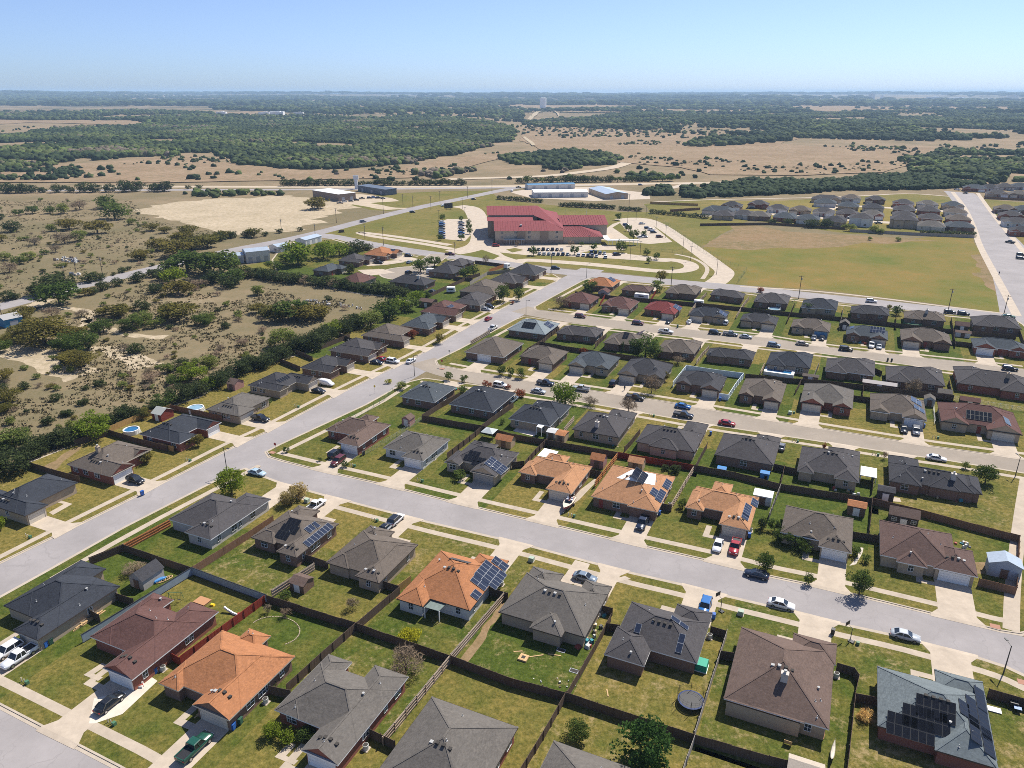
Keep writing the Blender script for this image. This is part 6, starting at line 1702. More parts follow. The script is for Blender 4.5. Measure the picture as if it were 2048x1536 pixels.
def paint(c):
 if c not in PAINT:
  rgb = dict(white=(.74, .75, .76), silver=(.40, .43, .46), grey=(.16, .17, .19), black=(.012, .013, .015), navy=(.014, .022, .045), blue=(.02, .13, .38), red=(.32, .018, .022), maroon=(.11, .018, .02),
       green=(.012, .075, .05), tan=(.33, .29, .24), lightblue=(.35, .47, .56), steel=(.17, .22, .28), olive=(.10, .20, .12))[c]
  b = NB('car_paint_' + c, .28, .5); b.color(rgb); b.b.inputs['Coat Weight'].default_value = .5; b.b.inputs['Coat Roughness'].default_value = .06
  PAINT[c] = b.m
 return PAINT[c]
CARME = {}
def car_parts(kind):
 if kind in CARME: return CARME[kind]
 sp = CARSPEC[kind]
 def body(mat):
  mb = MB(); rings = []
  for x, zs, w, z0 in sp['st']:
   k = len(mb.v)
   for y, z in ((-w * .86, z0), (-w, z0 + (zs - z0) * .3), (-w, z0 + (zs - z0) * .72), (-w * .90, zs), (w * .90, zs), (w, z0 + (zs - z0) * .72), (w, z0 + (zs - z0) * .3), (w * .86, z0)): mb.v.append((x, y, z))
   rings.append(k)
  for a, b in zip(rings, rings[1:]):
   for j in range(8): mb.f.append((a + j, b + j, b + (j + 1) % 8, a + (j + 1) % 8)); mb.m.append(0)
  mb.f.append(tuple(rings[0] + j for j in range(8))); mb.m.append(0); mb.f.append(tuple(rings[-1] + 7 - j for j in range(8))); mb.m.append(0)
  return mb.mesh('body', mat, True)
 b0, b1, t0, t1, zt = sp['gh']; zb = .93 if kind == 'sedan' else (1.0 if kind != 'van' else 1.15)
 w0, w1 = (.86, .66) if kind == 'sedan' else (.91, .76)
 g = MB()
 B4 = [(b0, -w0, zb), (b1, -w0, zb), (b1, w0, zb), (b0, w0, zb)]; T4 = [(t0, -w1, zt - .03), (t1, -w1, zt - .03), (t1, w1, zt - .03), (t0, w1, zt - .03)]
 for i in range(4): g.face([B4[i], B4[(i + 1) % 4], T4[(i + 1) % 4], T4[i]])
 g.face(T4)
 glass = g.mesh('window', M['carglass'])
 def roof(mat):
  m = MB()
  if kind == 'van': m.box((-.9, 0, zt + .02), (2.6, 1.3, .05)); return m.mesh('roof', mat)
  k = 1.03
  q = [(t0 - .05, -w1 * k, zt - .03), (t1 + .05, -w1 * k, zt - .03), (t1 + .05, w1 * k, zt - .03), (t0 - .05, w1 * k, zt - .03)]
  u = [(t0 + .08, -w1 * .85, zt + .02), (t1 - .1, -w1 * .85, zt + .02), (t1 - .1, w1 * .85, zt + .02), (t0 + .08, w1 * .85, zt + .02)]
  for i in range(4): m.face([q[i], q[(i + 1) % 4], u[(i + 1) % 4], u[i]])
  m.face(u)
  for s in (-1, 1):      # pillars
   m.beam((b1 - .02, s * w0, zb), (t1 + .02, s * w1 * 1.01, zt - .03), .08); m.beam((b0 + .05, s * w0, zb), (t0, s * w1 * 1.01, zt - .03), .14 if kind != 'pickup' else .1)
   m.beam(((b0 + b1) / 2 - .1, s * (w0 + .01), zb), ((t0 + t1) / 2, s * (w1 + .02), zt - .03), .09)
  return m.mesh('roof', mat)
 ty = MB(); ty.tube([(0, -.11, 0), (0, .11, 0)], [sp['wh'][2]] * 2, 14); rm = MB(); rm.tube([(0, -.125, 0), (0, .125, 0)], [sp['wh'][2] * .6] * 2, 10)
 hl = MB(); hl.box((0, 0, 0), (.22, .36, .14)); tl = MB(); tl.box((0, 0, 0), (.12, .3, .18))
 bed = None
 if kind == 'pickup':
  m = MB(); x0, x1, w, z = -2.72, -.95, .82, 1.10
  m.face([(x0, -w, z - .001), (x1, -w, z - .001), (x1, w, z - .001), (x0, w, z - .001)])
  bed = (m.mesh('bed_liner', M['black']),)
  m = MB()
  for y in (-.9, .9): m.box(((x0 + x1) / 2, y, z - .08), (x1 - x0 + .2, .14, .2))
  m.box((x0 - .06, 0, z - .08), (.12, 1.9, .2)); bed += (m,)
 CARME[kind] = dict(body=body, glass=glass, roof=roof, tyre=ty.mesh('tyre', M['tyre']), rim=rm.mesh('rim', M['rim']), hl=hl.mesh('headlight', M['lamp']), tl=tl.mesh('taillight', M['tail']), bed=bed, cache={})
 return CARME[kind]
HEAD = {'x': TH, 'X': TH + math.pi, 'y': TH + math.pi / 2, 'Y': TH - math.pi / 2}
def car(px, py, kind, c, head, label, z=None, group=None, roofc=None, small=False, far=False):
 z = (GZ + .02 if z is None else z)
 cp = car_parts(kind); sp = CARSPEC[kind]
 x, y = P(px, py, z + .6)
 rz = HEAD[head] if isinstance(head, str) else head
 cat = {'sedan': 'car', 'suv': 'car', 'pickup': 'pickup truck', 'van': 'van'}[kind]
 o = thing('parked_' + {'sedan': 'car', 'suv': 'utility_car', 'pickup': 'pickup', 'van': 'van'}[kind], label, cat, (x, y, z), rz, group)
 key = (c, roofc or c)
 if key not in cp['cache']:
  e = [cp['body'](paint(c)), cp['roof'](paint(roofc or c))]
  if cp['bed']: e.append(cp['bed'][1].mesh('bed_rail', paint(c)))
  cp['cache'][key] = e
 e = cp['cache'][key]
 link(e[0], 'body', o); link(cp['glass'], 'window', o); link(e[1], 'roof', o)
 if cp['bed']: link(cp['bed'][0], 'bed_liner', o); link(e[2], 'bed_rail', o)
 a, b, r = sp['wh']; w = sp['st'][3][2] - .08
 for wx in (a, b):
  for wy in (-w, w):
   t = link(cp['tyre'], 'wheel', o, (wx, wy, r))
   if not far: link(cp['rim'], 'rim', t)
 if not far:
  f = sp['st'][-2]; k = sp['st'][1]
  for s in (-1, 1):
   link(cp['hl'], 'headlight', o, (f[0] - .02, s * f[2] * .72, f[1] - .16)); link(cp['tl'], 'taillight', o, (k[0], s * k[2] * .78, k[1] - .22))
 return o
ST = 0.05
CARS = [
 (15, 1301, 'suv', 'white', 'Y', 'white utility car in the navy corner house driveway, behind the white pickup', None),
 (38, 1314, 'pickup', 'white', 'Y', 'white pickup truck in the navy corner house driveway', None),
 (219, 1405, 'sedan', 'black', 'y', 'black saloon car in the driveway of the maroon brick house', None),
 (390, 1494, 'pickup', 'green', 'y', 'dark green pickup with a black bed in the orange house driveway', None),
 (514, 945, 'sedan', 'lightblue', 'x', 'pale blue saloon on the street by the corner tree', ST),
 (792, 1039, 'suv', 'white', 'y', 'white utility car with a black roof leaving a driveway', None),
 (771, 1055, 'sedan', 'silver', 'y', 'silver car parked right behind the white black roofed utility car', None),
 (632, 1011, 'pickup', 'white', 'y', 'white pickup with a canopy beside the cream flowering shrubs', None),
 (671, 907, 'suv', 'black', 'y', 'dark utility car beside the red one before the brown corner house', None),
 (676, 922, 'suv', 'maroon', 'Y', 'red utility car in the brown corner house driveway', None),
 (1285, 1046, 'pickup', 'navy', 'Y', 'dark blue pickup outside the orange house with the white roof patch', None),
 (1436, 1090, 'sedan', 'white', 'Y', 'white saloon beside the red pickup in one driveway', None),
 (1470, 1094, 'pickup', 'red', 'Y', 'red pickup beside the white saloon in one driveway', None),
 (1513, 1148, 'sedan', 'navy', 'X', 'dark navy saloon at the kerb beneath a small street tree', ST),
 (1563, 1208, 'sedan', 'white', 'x', 'white saloon at the kerb before the large brown house', ST),
 (1811, 1271, 'sedan', 'silver', 'x', 'silver saloon at the kerb before the slate green house', ST),
 (1170, 1154, 'sedan', 'steel', 'x', 'steel blue car on the circular driveway', None),
 (1410, 1213, 'suv', 'blue', 'Y', 'dark blue utility car in the trampoline house driveway', None),
 (271, 960, 'suv', 'black', 'x', 'black utility car outside the house with the chimney and entry gable', None),
 (521, 837, 'pickup', 'black', 'x', 'black pickup outside the grey house on the long street', None),
 (653, 767, 'van', 'white', 'x', 'white van in the charcoal house driveway', None),
 (637, 781, 'sedan', 'black', 'x', 'black saloon beside the white van', None),
 (765, 718, 'sedan', 'red', 'x', 'red car between a black and a white car', None),
 (753, 724, 'sedan', 'navy', 'x', 'black car beside the red car nearest the garage', None),
 (786, 722, 'suv', 'white', 'x', 'white utility car at the street end of the three car driveway', None),
 (822, 721, 'sedan', 'white', 'y', 'white saloon at the kerb of the long street', ST),
 (977, 637, 'sedan', 'red', 'y', 'bright red car at the kerb of the long street', ST),
 (986, 656, 'pickup', 'white', 'y', 'white pickup with a dark bed driving up the long street', ST),
 (972, 618, 'sedan', 'silver', 'x', 'silver car before the dark grey long street house', None),
 (979, 613, 'suv', 'black', 'x', 'black utility car next to the silver car on the long street', None),
 (866, 583, 'sedan', 'navy', 'x', 'dark car parked on the golden grass behind the turning circle', None),
 (757, 525, 'pickup', 'black', 'x', 'black pickup outside the gabled house on the turning circle', None),
 (819, 524, 'sedan', 'steel', 'y', 'steel blue car at the mouth of the turning circle', ST + .14),
 (817, 511, 'suv', 'black', 'x', 'black utility car before the orange turning circle house', None),
 (817, 545, 'suv', 'black', 'y', 'dark car standing in the middle of the turning circle', ST + .14),
 (900, 508, 'pickup', 'maroon', -0.12, 'red pickup on the school road by a tall pole', ST),
 (1111, 536, 'suv', 'black', -0.15, 'black utility car on the school road near the long street', ST),
 (1001, 770, 'suv', 'white', 'x', 'white utility car among shrubs on the second cross street', ST),
 (1077, 782, 'sedan', 'silver', 'x', 'silver car at the kerb left of the round green tree', ST),
 (1091, 766, 'pickup', 'navy', 'x', 'dark navy pickup on the second cross street near the street trees', ST),
 (1162, 777, 'pickup', 'silver', 'X', 'silver pickup right of the round green tree', ST),
 (1227, 766, 'suv', 'black', 'y', 'black utility car in the driveway behind the bare tree', None),
 (1270, 795, 'pickup', 'black', 'x', 'black pickup behind the bare brown tree', ST),
 (1366, 812, 'sedan', 'blue', 'x', 'bright blue saloon on the second cross street', ST),
 (1367, 830, 'pickup', 'navy', 'x', 'dark blue pickup across from the bright blue saloon', ST),
 (1454, 846, 'sedan', 'red', 'x', 'bright red hatchback on the second cross street', ST),
 (1873, 916, 'sedan', 'white', 'x', 'white saloon at the kerb before the wide charcoal house', ST),
 (1808, 858, 'sedan', 'black', 'Y', 'black car left of two in the stepped solar array house driveway', None),
 (1832, 862, 'suv', 'grey', 'Y', 'grey utility car right of the black car at the stepped array house', None),
 (1025, 800, 'pickup', 'steel', 'y', 'blue pickup beside the boxed in navy house', None),
 (1563, 893, 'sedan', 'grey', 'y', 'grey car beside the dog house home', None),
 (1161, 632, 'suv', 'maroon', 'x', 'dark maroon car first along the third cross street', ST),
 (1276, 646, 'suv', 'maroon', 'x', 'maroon utility car at the kerb before the red metal roof', ST),
 (1332, 663, 'pickup', 'white', 'x', 'white pickup with a canopy on the third cross street', ST),
 (1337, 643, 'sedan', 'black', 'Y', 'dark car in the red metal roofed house driveway', None),
 (1379, 643, 'sedan', 'white', 'y', 'white car on the driveway of the navy house', None),
 (1452, 645, 'suv', 'white', 'y', 'white utility car on the lawn side of the navy house', None),
 (1430, 665, 'suv', 'black', 'x', 'black utility car, leftmost of three at the kerb', ST),
 (1461, 668, 'pickup', 'grey', 'x', 'grey pickup, middle of three at the kerb', ST),
 (1492, 673, 'sedan', 'silver', 'x', 'silver saloon, rightmost of three at the kerb', ST),
 (1548, 690, 'suv', 'steel', 'x', 'steel blue utility car behind the house with the pool', ST),
 (1605, 687, 'sedan', 'tan', 'x', 'tan saloon on the third cross street', ST),
 (1692, 698, 'suv', 'black', 'x', 'black utility car across from the blue garage house', ST),
 (1628, 675, 'sedan', 'grey', 'Y', 'dark grey car left before the blue garage door', None),
 (1644, 676, 'sedan', 'black', 'Y', 'black car right before the blue garage door', None),
 (1743, 690, 'pickup', 'white', 'Y', 'white pickup before the pale blue panel house', None),
 (1758, 693, 'sedan', 'silver', 'Y', 'silver car before the pale blue panel house', None),
 (2020, 737, 'suv', 'black', 'x', 'black utility car near the right end of the third cross street', ST),
 (1900, 624, 'suv', 'black', 'x', 'black utility car by the second field pole', ST),
 (1927, 627, 'suv', 'navy', 'x', 'dark blue utility car next to the black one on the school road', ST),
 (2018, 632, 'sedan', 'olive', 'x', 'green car on the school road by the far right corner house', ST),
 (1743, 602, 'suv', 'white', 'x', 'white car behind the charcoal school road house', ST),
 (1914, 379, 'pickup', 'white', 2.2, 'white pickup at the top of the wide right road', ST), (1931, 386, 'sedan', 'navy', 2.2, 'dark car at the top of the wide right road', ST),
 (2020, 484, 'pickup', 'black', 2.0, 'black truck on the kerb of the wide right road', ST), (2042, 509, 'suv', 'black', 'x', 'upper of two dark cars by the right edge of the wide road', ST), (2041, 516, 'suv', 'navy', 'x', 'lower of two dark cars by the right edge of the wide road', ST),
 (726, 443, 'suv', 'grey', .55, 'grey car on the farm road, first from the barns', ST), (825, 424, 'suv', 'black', .5, 'black car on the farm road', ST), (888, 411, 'van', 'white', 3.6, 'white van on the farm road', ST), (947, 398, 'sedan', 'black', .4, 'black car on the farm road nearest the junction', ST),
 (1037, 374.5, 'pickup', 'black', .1, 'black pickup on the highway junction', ST), (1281, 369.5, 'suv', 'steel', 0, 'blue car on the highway right of the blue roofed building', ST), (992, 491, 'suv', 'red', .1, 'red car before the school entry canopy', ST),
 (1289, 473, 'suv', 'silver', 0, 'silver car alone by the school playground trees', ST), (1024, 382, 'van', 'white', 1.4, 'white box van before the white storage building', ST),
]
for px, py, kd, c, hd, lab, z in CARS:
 car(px, py, kd, c, hd, lab, z, 'cars and trucks', roofc='black' if 'black roof' in lab else None, far=py < 560)
LOT = {'left school car park, near column': [(884, 443 + i * 4.6, 'suv' if i % 3 else 'sedan', 'white blue navy black silver blue navy steel'.split()[i], 0.05) for i in range(8)],
    'left school car park, right column': [(923, 445 + i * 5.2, 'sedan' if i % 2 else 'suv', 'silver navy white black blue grey'.split()[i], 0.05) for i in range(6)],
    'front school car park, back row': [(1059 + i * 9.2, 498.3 + i * .1, 'suv' if i % 2 else 'sedan', 'black white navy black grey navy black white'.split()[i], 1.45) for i in range(8)],
    'front school car park, middle row': [(1079 + i * 9.4, 507 + i * .2, 'suv' if i % 2 else 'sedan', 'grey white steel silver navy black steel silver'.split()[i], 1.45) for i in range(7)] + [(1157, 509.6, 'suv', 'white', 1.45), (1167, 510, 'suv', 'white', 1.45), (1176, 511, 'suv', 'black', 1.45), (1184, 511.3, 'pickup', 'grey', 1.45), (1193, 512, 'sedan', 'silver', 1.45), (1211, 514, 'suv', 'white', 1.45)],
    'front school car park, right row': [(1183, 504, 'suv', 'navy', 1.45), (1191, 504.6, 'suv', 'black', 1.45), (1200, 505.4, 'suv', 'steel', 1.45), (1209, 506.4, 'sedan', 'silver', 1.45), (1234, 508.5, 'suv', 'black', .1)],
    'right school car park': [(1252, 449.5, 'suv', 'black', .2), (1256, 453, 'suv', 'navy', .2), (1284, 446.7, 'sedan', 'silver', .2), (1295, 456, 'suv', 'black', .2), (1302, 459, 'suv', 'white', .2), (1307, 464, 'suv', 'navy', .2), (1319, 473, 'suv', 'maroon', .2), (1281, 474, 'sedan', 'white', .2)],
    'highway shop yard': [(689, 402.6, 'suv', 'white', .2), (702, 401.5, 'sedan', 'grey', .2), (713, 399.8, 'suv', 'black', .2), (739, 395.5, 'suv', 'navy', .2), (748, 394.8, 'suv', 'blue', .2), (757, 395.3, 'suv', 'black', .2), (766, 396.3, 'sedan', 'steel', .2), (680, 406, 'pickup', 'tan', .2), (638, 388.6, 'pickup', 'grey', .2), (724, 396.6, 'pickup', 'black', .2)],
    'far subdivision streets': [(1505, 416, 'suv', 'black', 0), (1590, 424, 'suv', 'white', 0), (1555, 420, 'pickup', 'steel', 0), (1757, 446, 'pickup', 'steel', 0), (1810, 447, 'suv', 'white', 0), (1700, 436, 'suv', 'silver', 0), (2037, 428, 'suv', 'white', 0), (1640, 431, 'sedan', 'navy', 0)]}
for nm, L in LOT.items():
 for i, (px, py, kd, c, hd) in enumerate(L):
  car(px, py, kd, c, hd, '%s %s in the %s, %s from the left' % (c, {'sedan': 'saloon', 'suv': 'utility car', 'pickup': 'pickup', 'van': 'van'}[kd], nm, nth(i)) if 'column' not in nm else '%s %s in the %s, %s from the back' % (c, {'sedan': 'saloon', 'suv': 'utility car'}[kd], nm, nth(i)), .06, 'cars in the ' + nm.split(',')[0], far=True)

# ------------------------------------------------------------------ poles, lamps, signs
def ppm(x, y): return FPX / (y * CP + CH * SP)
def hgt(px, py0, py1):
 """height in metres of an upright thing from its foot pixel to its top pixel"""
 x, y = P(px, py0)
 v = (768 - py1) / FPX
 # z at distance y: solve projection
 return CH + y * (-SP + v * CP) / (CP + v * SP)
def upole(px, b, t, lab, arm=True):
 x, y = P(px, b); h_ = max(6.5, min(14, hgt(px, b, t)))
 o = thing('utility_pole', lab, 'utility pole', (x, y, 0), TH, 'wooden utility poles')
 mb = MB(); mb.tube([(0, 0, -.3), (0, 0, h_)], [.17, .11], 8); mb.build('pole', M['pole'], o)
 if arm:
  mb = MB(); mb.beam((-1.1, 0, h_ - .5), (1.1, 0, h_ - .5), .12); mb.build('crossarm', M['pole'], o)
  for q in (-.9, 0, .9):
   mb = MB(); mb.tube([(q, 0, h_ - .45), (q, 0, h_ - .2)], [.06, .05], 6); mb.build('insulator', M['steel'], o)
  mb = MB(); mb.tube([(.28, .1, h_ - 2.0), (.28, .1, h_ - 1.1)], [.22, .22], 8); mb.build('transformer', M['steel'], o)
for px, b, t, lab in [(1102, 547, 507, 'utility pole on the school road before the front car park'), (1342, 573, 533, 'utility pole behind the grey brown school road house'), (1597, 598, 551, 'first utility pole along the playing field'), (1895, 627, 577, 'leaning utility pole behind the green pool house'),
       (2008, 627, 590, 'thin utility pole at the right corner of the field'), (631, 476, 446, 'utility pole where the school road meets the farm road'), (767, 491, 453, 'utility pole left of the school loop drive'), (910, 513, 484, 'utility pole by the red pickup on the school road'),
       (563, 461, 437, 'utility pole at the front of the pale cleared lot'), (673, 446, 416, 'utility pole right of the pale cleared lot'), (767, 428, 394, 'utility pole between farm road and fuel canopy'), (862, 420, 392, 'utility pole on the farm road near the white van'),
       (826, 415, 391, 'utility pole on the verge left of the white van'), (880, 406, 382, 'utility pole on the verge near the highway junction'), (935, 395, 372, 'utility pole close to the highway junction'), (984, 386, 357, 'tall utility pole at the highway junction'),
       (131, 561, 528, 'utility pole at the roadside nearest the junk heap'), (206, 553, 513, 'utility pole right of the junk heap'), (152, 543, 514, 'thin utility pole just below the junk heap'), (6, 641, 603, 'utility pole at the left edge by the blue cabin'), (730, 478, 448, 'utility pole on the school road bend'),
       (1258, 412, 388, 'utility pole right of the tan metal building'), (806, 410, 388, 'utility pole on the golden verge')]:
 upole(px, b, t, lab)
def lamp_post(px, b, lab, h_=8.0, heading=0.0, g='street lamps'):
 x, y = P(px, b, GZ); o = thing('street_lamp', lab, 'street lamp', (x, y, GZ), heading, g)
 mb = MB(); mb.tube([(0, 0, 0), (0, 0, h_)], [.11, .07], 8); mb.build('pole', M['darksteel'], o)
 mb = MB(); mb.beam((0, 0, h_ - .1), (1.2, 0, h_ + .1), .08); mb.build('arm', M['darksteel'], o)
 mb = MB(); mb.box((1.4, 0, h_ + .02), (.7, .28, .14)); mb.build('lamp_head', M['darksteel'], o)
for px, b, lab, hd in [(455, 948, 'street lamp behind the bright corner tree', TH), (829, 752, 'street lamp at the mouth of the second cross street', TH), (1052, 634, 'street lamp at the mouth of the third cross street', TH), (2007, 1346, 'street lamp at the right end of the first cross street', TH + 2), (2030, 954, 'street lamp at the right end of the second cross street', TH + 2), (1173, 556, 'street lamp at the top of the long street', 0)]:
 lamp_post(px, b, lab, 7.2 if px < 1900 else 5.5, hd)
for i, (px, b) in enumerate([(1312, 459), (1331, 476), (1366, 497), (1381, 522), (1433, 549), (1260, 522), (1280, 511), (1178, 498), (1255, 446), (1272, 440), (1292, 433), (925, 418), (878, 443), (930, 437)]):
 x, y = P(px, b); o = thing('car_park_lamp', 'tall thin school drive lamp, %s from the left' % nth(sorted([1312, 1331, 1366, 1381, 1433, 1260, 1280, 1178, 1255, 1272, 1292, 925, 878, 930]).index(px)), 'lamp', (x, y, 0), 0, 'school drive lamps')
 mb = MB(); mb.tube([(0, 0, 0), (0, 0, 8)], [.12, .08], 6); mb.build('pole', M['darksteel'], o); mb = MB(); mb.box((0, 0, 7.95), (1.6, .4, .15)); mb.build('lamp_head', M['darksteel'], o)
def sign(px, b, lab, shape, mat, h_=2.3):
 x, y = P(px, b, GZ); o = thing('road_sign', lab, 'sign', (x, y, GZ), TH - math.pi / 2)
 mb = MB(); mb.tube([(0, 0, 0), (0, 0, h_)], [.035, .035], 6); mb.build('post', M['steel'], o)
 mb = MB(); n = {'stop': 8, 'diamond': 4}.get(shape, 4); off = math.pi / 8 if shape == 'stop' else (0 if shape == 'diamond' else math.pi / 4); r_ = .42
 p = [(.05, r_ * math.cos(off + 2 * math.pi * i / n), h_ + r_ * math.sin(off + 2 * math.pi * i / n)) for i in range(n)]
 mb.face(p); mb.face([(-.0 + .02, y_, z_) for _, y_, z_ in p][::-1]); mb.build('sign_plate', mat, o)
sign(750, 786, 'yellow warning sign on the long street verge', 'diamond', M['yellow']); sign(552, 904, 'red stop sign at the first cross street corner', 'stop', M['red']); sign(884, 734, 'red stop sign at the second cross street corner', 'stop', M['red']); sign(899, 714, 'blue street sign at the second cross street', 'sq', M['steel'])
x, y = P(897, 419); o = thing('school_sign', 'dark school notice board on the farm road lawn', 'sign', (x, y, 0), .4); mb = MB(); mb.box((0, 0, 1), (7, .5, 4)); mb.build('board', M['darksteel'], o); mb = MB(); mb.box((-2, 0, 0), (.4, .4, 1)); mb.box((2, 0, 0), (.4, .4, 1)); mb.build('post', M['darksteel'], o)
x, y = P(683, 465); o = thing('school_sign', 'low dark school name stone at the road corner', 'sign', (x, y, 0), .4); mb = MB(); mb.box((0, 0, .3), (3.6, .4, 1.5)); mb.box((0, 0, 0), (4.2, .8, .3)); mb.build('board', M['pole'], o)

# ------------------------------------------------------------------ yard things
def wheelie(px, py, c, lab):
 x, y = P(px, py, GZ); o = thing('wheelie_bin', lab, 'bin', (x, y, GZ), TH + R.uniform(-.3, .3), 'wheelie bins')
 mb = MB(); mb.box((0, 0, .08), (.58, .68, .95), 0, 0, 1.0); mb.box((0, 0, .03), (.48, .5, .1)); mb.build('bin_body', M[c], o); mb = MB(); mb.box((0, .02, 1.03), (.64, .76, .08)); mb.build('lid', M[c], o)
 for s in (-.27, .27):
  mb = MB(); mb.tube([(s - .03, .3, .11), (s + .03, .3, .11)], [.11, .11], 8); mb.build('wheel', M['black'], o)
for px, py, c, lab in [(285, 990, 'binblue', 'blue wheelie bin on the long street kerb'), (92, 1294, 'binblue', 'blue bin at the navy corner house garage'), (102, 1288, 'bingreen', 'green bin at the navy corner house garage'), (273, 1372, 'binblue', 'blue bin beside the maroon house garage door'),
        (310, 1347, 'binblue', 'blue bin along the side wall of the maroon house'), (467, 1458, 'binblue', 'blue bin beside the garage of the orange house'), (481, 1447, 'bingreen', 'green bin beside the garage of the orange house'), (991, 966, 'binblue', 'blue bin at the stone house with framed panels'),
        (847, 933, 'binblue', 'blue bin at the pale sided grey house'), (727, 910, 'black', 'dark bin at the brown corner house garage'), (1318, 1030, 'binblue', 'blue bin at the white roof patch house'), (1498, 1075, 'binblue', 'blue bin behind the red pickup'), (1922, 1164, 'binblue', 'blue bin in the shade of the long brown house garage'),
        (1421, 870, 'binblue', 'blue bin at the columned porch house'), (1847, 855, 'binblue', 'blue bin right of the stepped array house garage'), (2029, 882, 'binblue', 'blue bin at the maroon right edge house'), (1775, 722, 'black', 'left of two dark bins on the third cross street'), (1783, 723, 'black', 'right of two dark bins on the third cross street'),
        (1427, 1237, 'binblue', 'blue bin at the trampoline house corner'), (477, 845, 'binblue', 'blue bin outside the grey house with the black pickup'), (1006, 1157, 'binblue', 'blue bin behind the big blue solar array house'), (1355, 655, 'bingreen', 'green bin at the kerb before the red metal roof'), (1440, 801, 'binblue', 'blue bin at the white fence garage'), (1665, 1268, 'black', 'black bin on the pavement by the large brown house')]:
 wheelie(px, py, c, lab)
def acunit(px, py, lab):
 x, y = P(px, py, GZ); o = thing('air_conditioner', lab, 'air conditioner', (x, y, GZ), TH, 'outdoor air conditioners')
 mb = MB(); mb.tube([(0, 0, .08), (0, 0, .85)], [.42, .42], 16); mb.build('casing', M['acgrey'], o); mb = MB(); mb.tube([(0, 0, .85), (0, 0, .9)], [.34, .34], 14); mb.build('fan_grille', M['ventdark'], o); mb = MB(); mb.box((0, 0, 0), (1.1, 1.1, .08)); mb.build('pad', M['concrete'], o)
for px, py, s in [(327, 1340, 'the maroon brick house'), (532, 1405, 'the rust orange house'), (732, 1498, 'the gabled grey house'), (1672, 1354, 'the large brown house'), (1419, 1276, 'the trampoline house'), (125, 1262, 'the navy corner house'), (868, 919, 'the pale sided grey house'), (737, 888, 'the brown corner house'), (1003, 1170, 'the blue solar array house'), (1340, 1012, 'the white roof patch house'), (1500, 1063, 'the arched window house')]:
 acunit(px, py, 'round air conditioner by the wall of ' + s)
def pedestal(px, py, lab):
 x, y = P(px, py, GZ); o = thing('utility_pedestal', lab, 'utility box', (x, y, GZ), TH, 'utility pedestals on the lawns')
 for s in (-.35, .35):
  mb = MB(); mb.tube([(s, 0, 0), (s, 0, .75)], [.08, .08], 6); mb.build('post', M['cream'], o)
 mb = MB(); mb.box((.95, 0, 0), (.5, .5, .6)); mb.build('cabinet', M['utility'], o)
for px, py, s in [(47, 1364, 'the maroon brick house'), (220, 1446, 'the green pickup house'), (375, 921, 'the navy house with the round pool'), (55, 1074, 'the house at the left edge'), (592, 814, 'the grey house on the long street'), (703, 932, 'the brown corner house'), (838, 962, 'the stone house with framed panels'), (747, 1041, 'the black solar array house'), (1140, 1032, 'the boat house'), (1703, 1286, 'the large brown house'), (1738, 820, 'the twin brick gable house'), (1581, 826, 'the tall entry gable house'), (1868, 876, 'the maroon right edge house'), (1588, 883, 'the pale eaved house'), (1748, 910, 'the wide charcoal house'), (1301, 832, 'the columned porch house')]:
 pedestal(px, py, 'pale posts and green box on the lawn of ' + s)
def cabinet(px, py, lab):
 x, y = P(px, py, GZ); o = thing('transformer_box', lab, 'utility box', (x, y, GZ), TH); mb = MB(); mb.box((0, 0, .1), (1.0, .9, .8)); mb.build('cabinet', plain('pale_transformer_green', (.34, .42, .33), .6), o); mb = MB(); mb.box((0, 0, 0), (1.2, 1.1, .1)); mb.build('pad', M['concrete'], o)
cabinet(1481, 1229, 'pale green transformer box on the large brown house lawn'); cabinet(1063, 1122, 'green transformer box beside the circular driveway'); cabinet(1580, 828, 'white transformer box on the tall gable house lawn'); cabinet(614, 1004, 'green transformer box by the cream flowering shrubs')
def rpool(px, py, r_, lab, water, wall=M['white'], h_=1.25):
 x, y = P(px, py, GZ); o = thing('round_pool', lab, 'pool', (x, y, GZ), 0)
 mb = MB(); n = 28
 for j in range(n):
  a, b = 2 * math.pi * j / n, 2 * math.pi * (j + 1) / n
  mb.face([(r_ * math.cos(a), r_ * math.sin(a), 0), (r_ * math.cos(b), r_ * math.sin(b), 0), (r_ * math.cos(b), r_ * math.sin(b), h_), (r_ * math.cos(a), r_ * math.sin(a), h_)])
  q = r_ - .3; mb.face([(r_ * math.cos(a), r_ * math.sin(a), h_), (r_ * math.cos(b), r_ * math.sin(b), h_), (q * math.cos(b), q * math.sin(b), h_), (q * math.cos(a), q * math.sin(a), h_)])
  mb.face([(q * math.cos(b), q * math.sin(b), h_), (q * math.cos(b), q * math.sin(b), h_ - .4), (q * math.cos(a), q * math.sin(a), h_ - .4), (q * math.cos(a), q * math.sin(a), h_)])
 mb.build('pool_wall', wall, o); mb = MB(); mb.disc((0, 0, h_ - .2), r_ - .28, 28); mb.build('water', water, o)
 mb = MB(); mb.beam((r_ + .5, -.2, 0), (r_, -.2, h_ + .5), .06); mb.beam((r_ + .5, .2, 0), (r_, .2, h_ + .5), .06)
 for i in range(4): mb.beam((r_ + .45 - i * .12, -.2, .3 + i * .33), (r_ + .45 - i * .12, .2, .3 + i * .33), .05)
 mb.build('ladder', M['white'], o)
rpool(264, 866, 2.15, 'round above ground pool with bright blue water', M['water']); rpool(392, 822, 2.4, 'round above ground pool with pale water and white rim', M['waterpale']); rpool(1825, 649, 3.4, 'wide round pool with a green cover', M['watergreen'], M['utility'], .9); rpool(1548, 621, 2.6, 'small round blue pool in a school road yard', M['waterpale'], M['steel'], .9)
x, y = P(1558, 748, GZ); o = thing('deck_pool', 'rectangular blue pool in a raised white deck', 'pool', (x, y, GZ), TH)
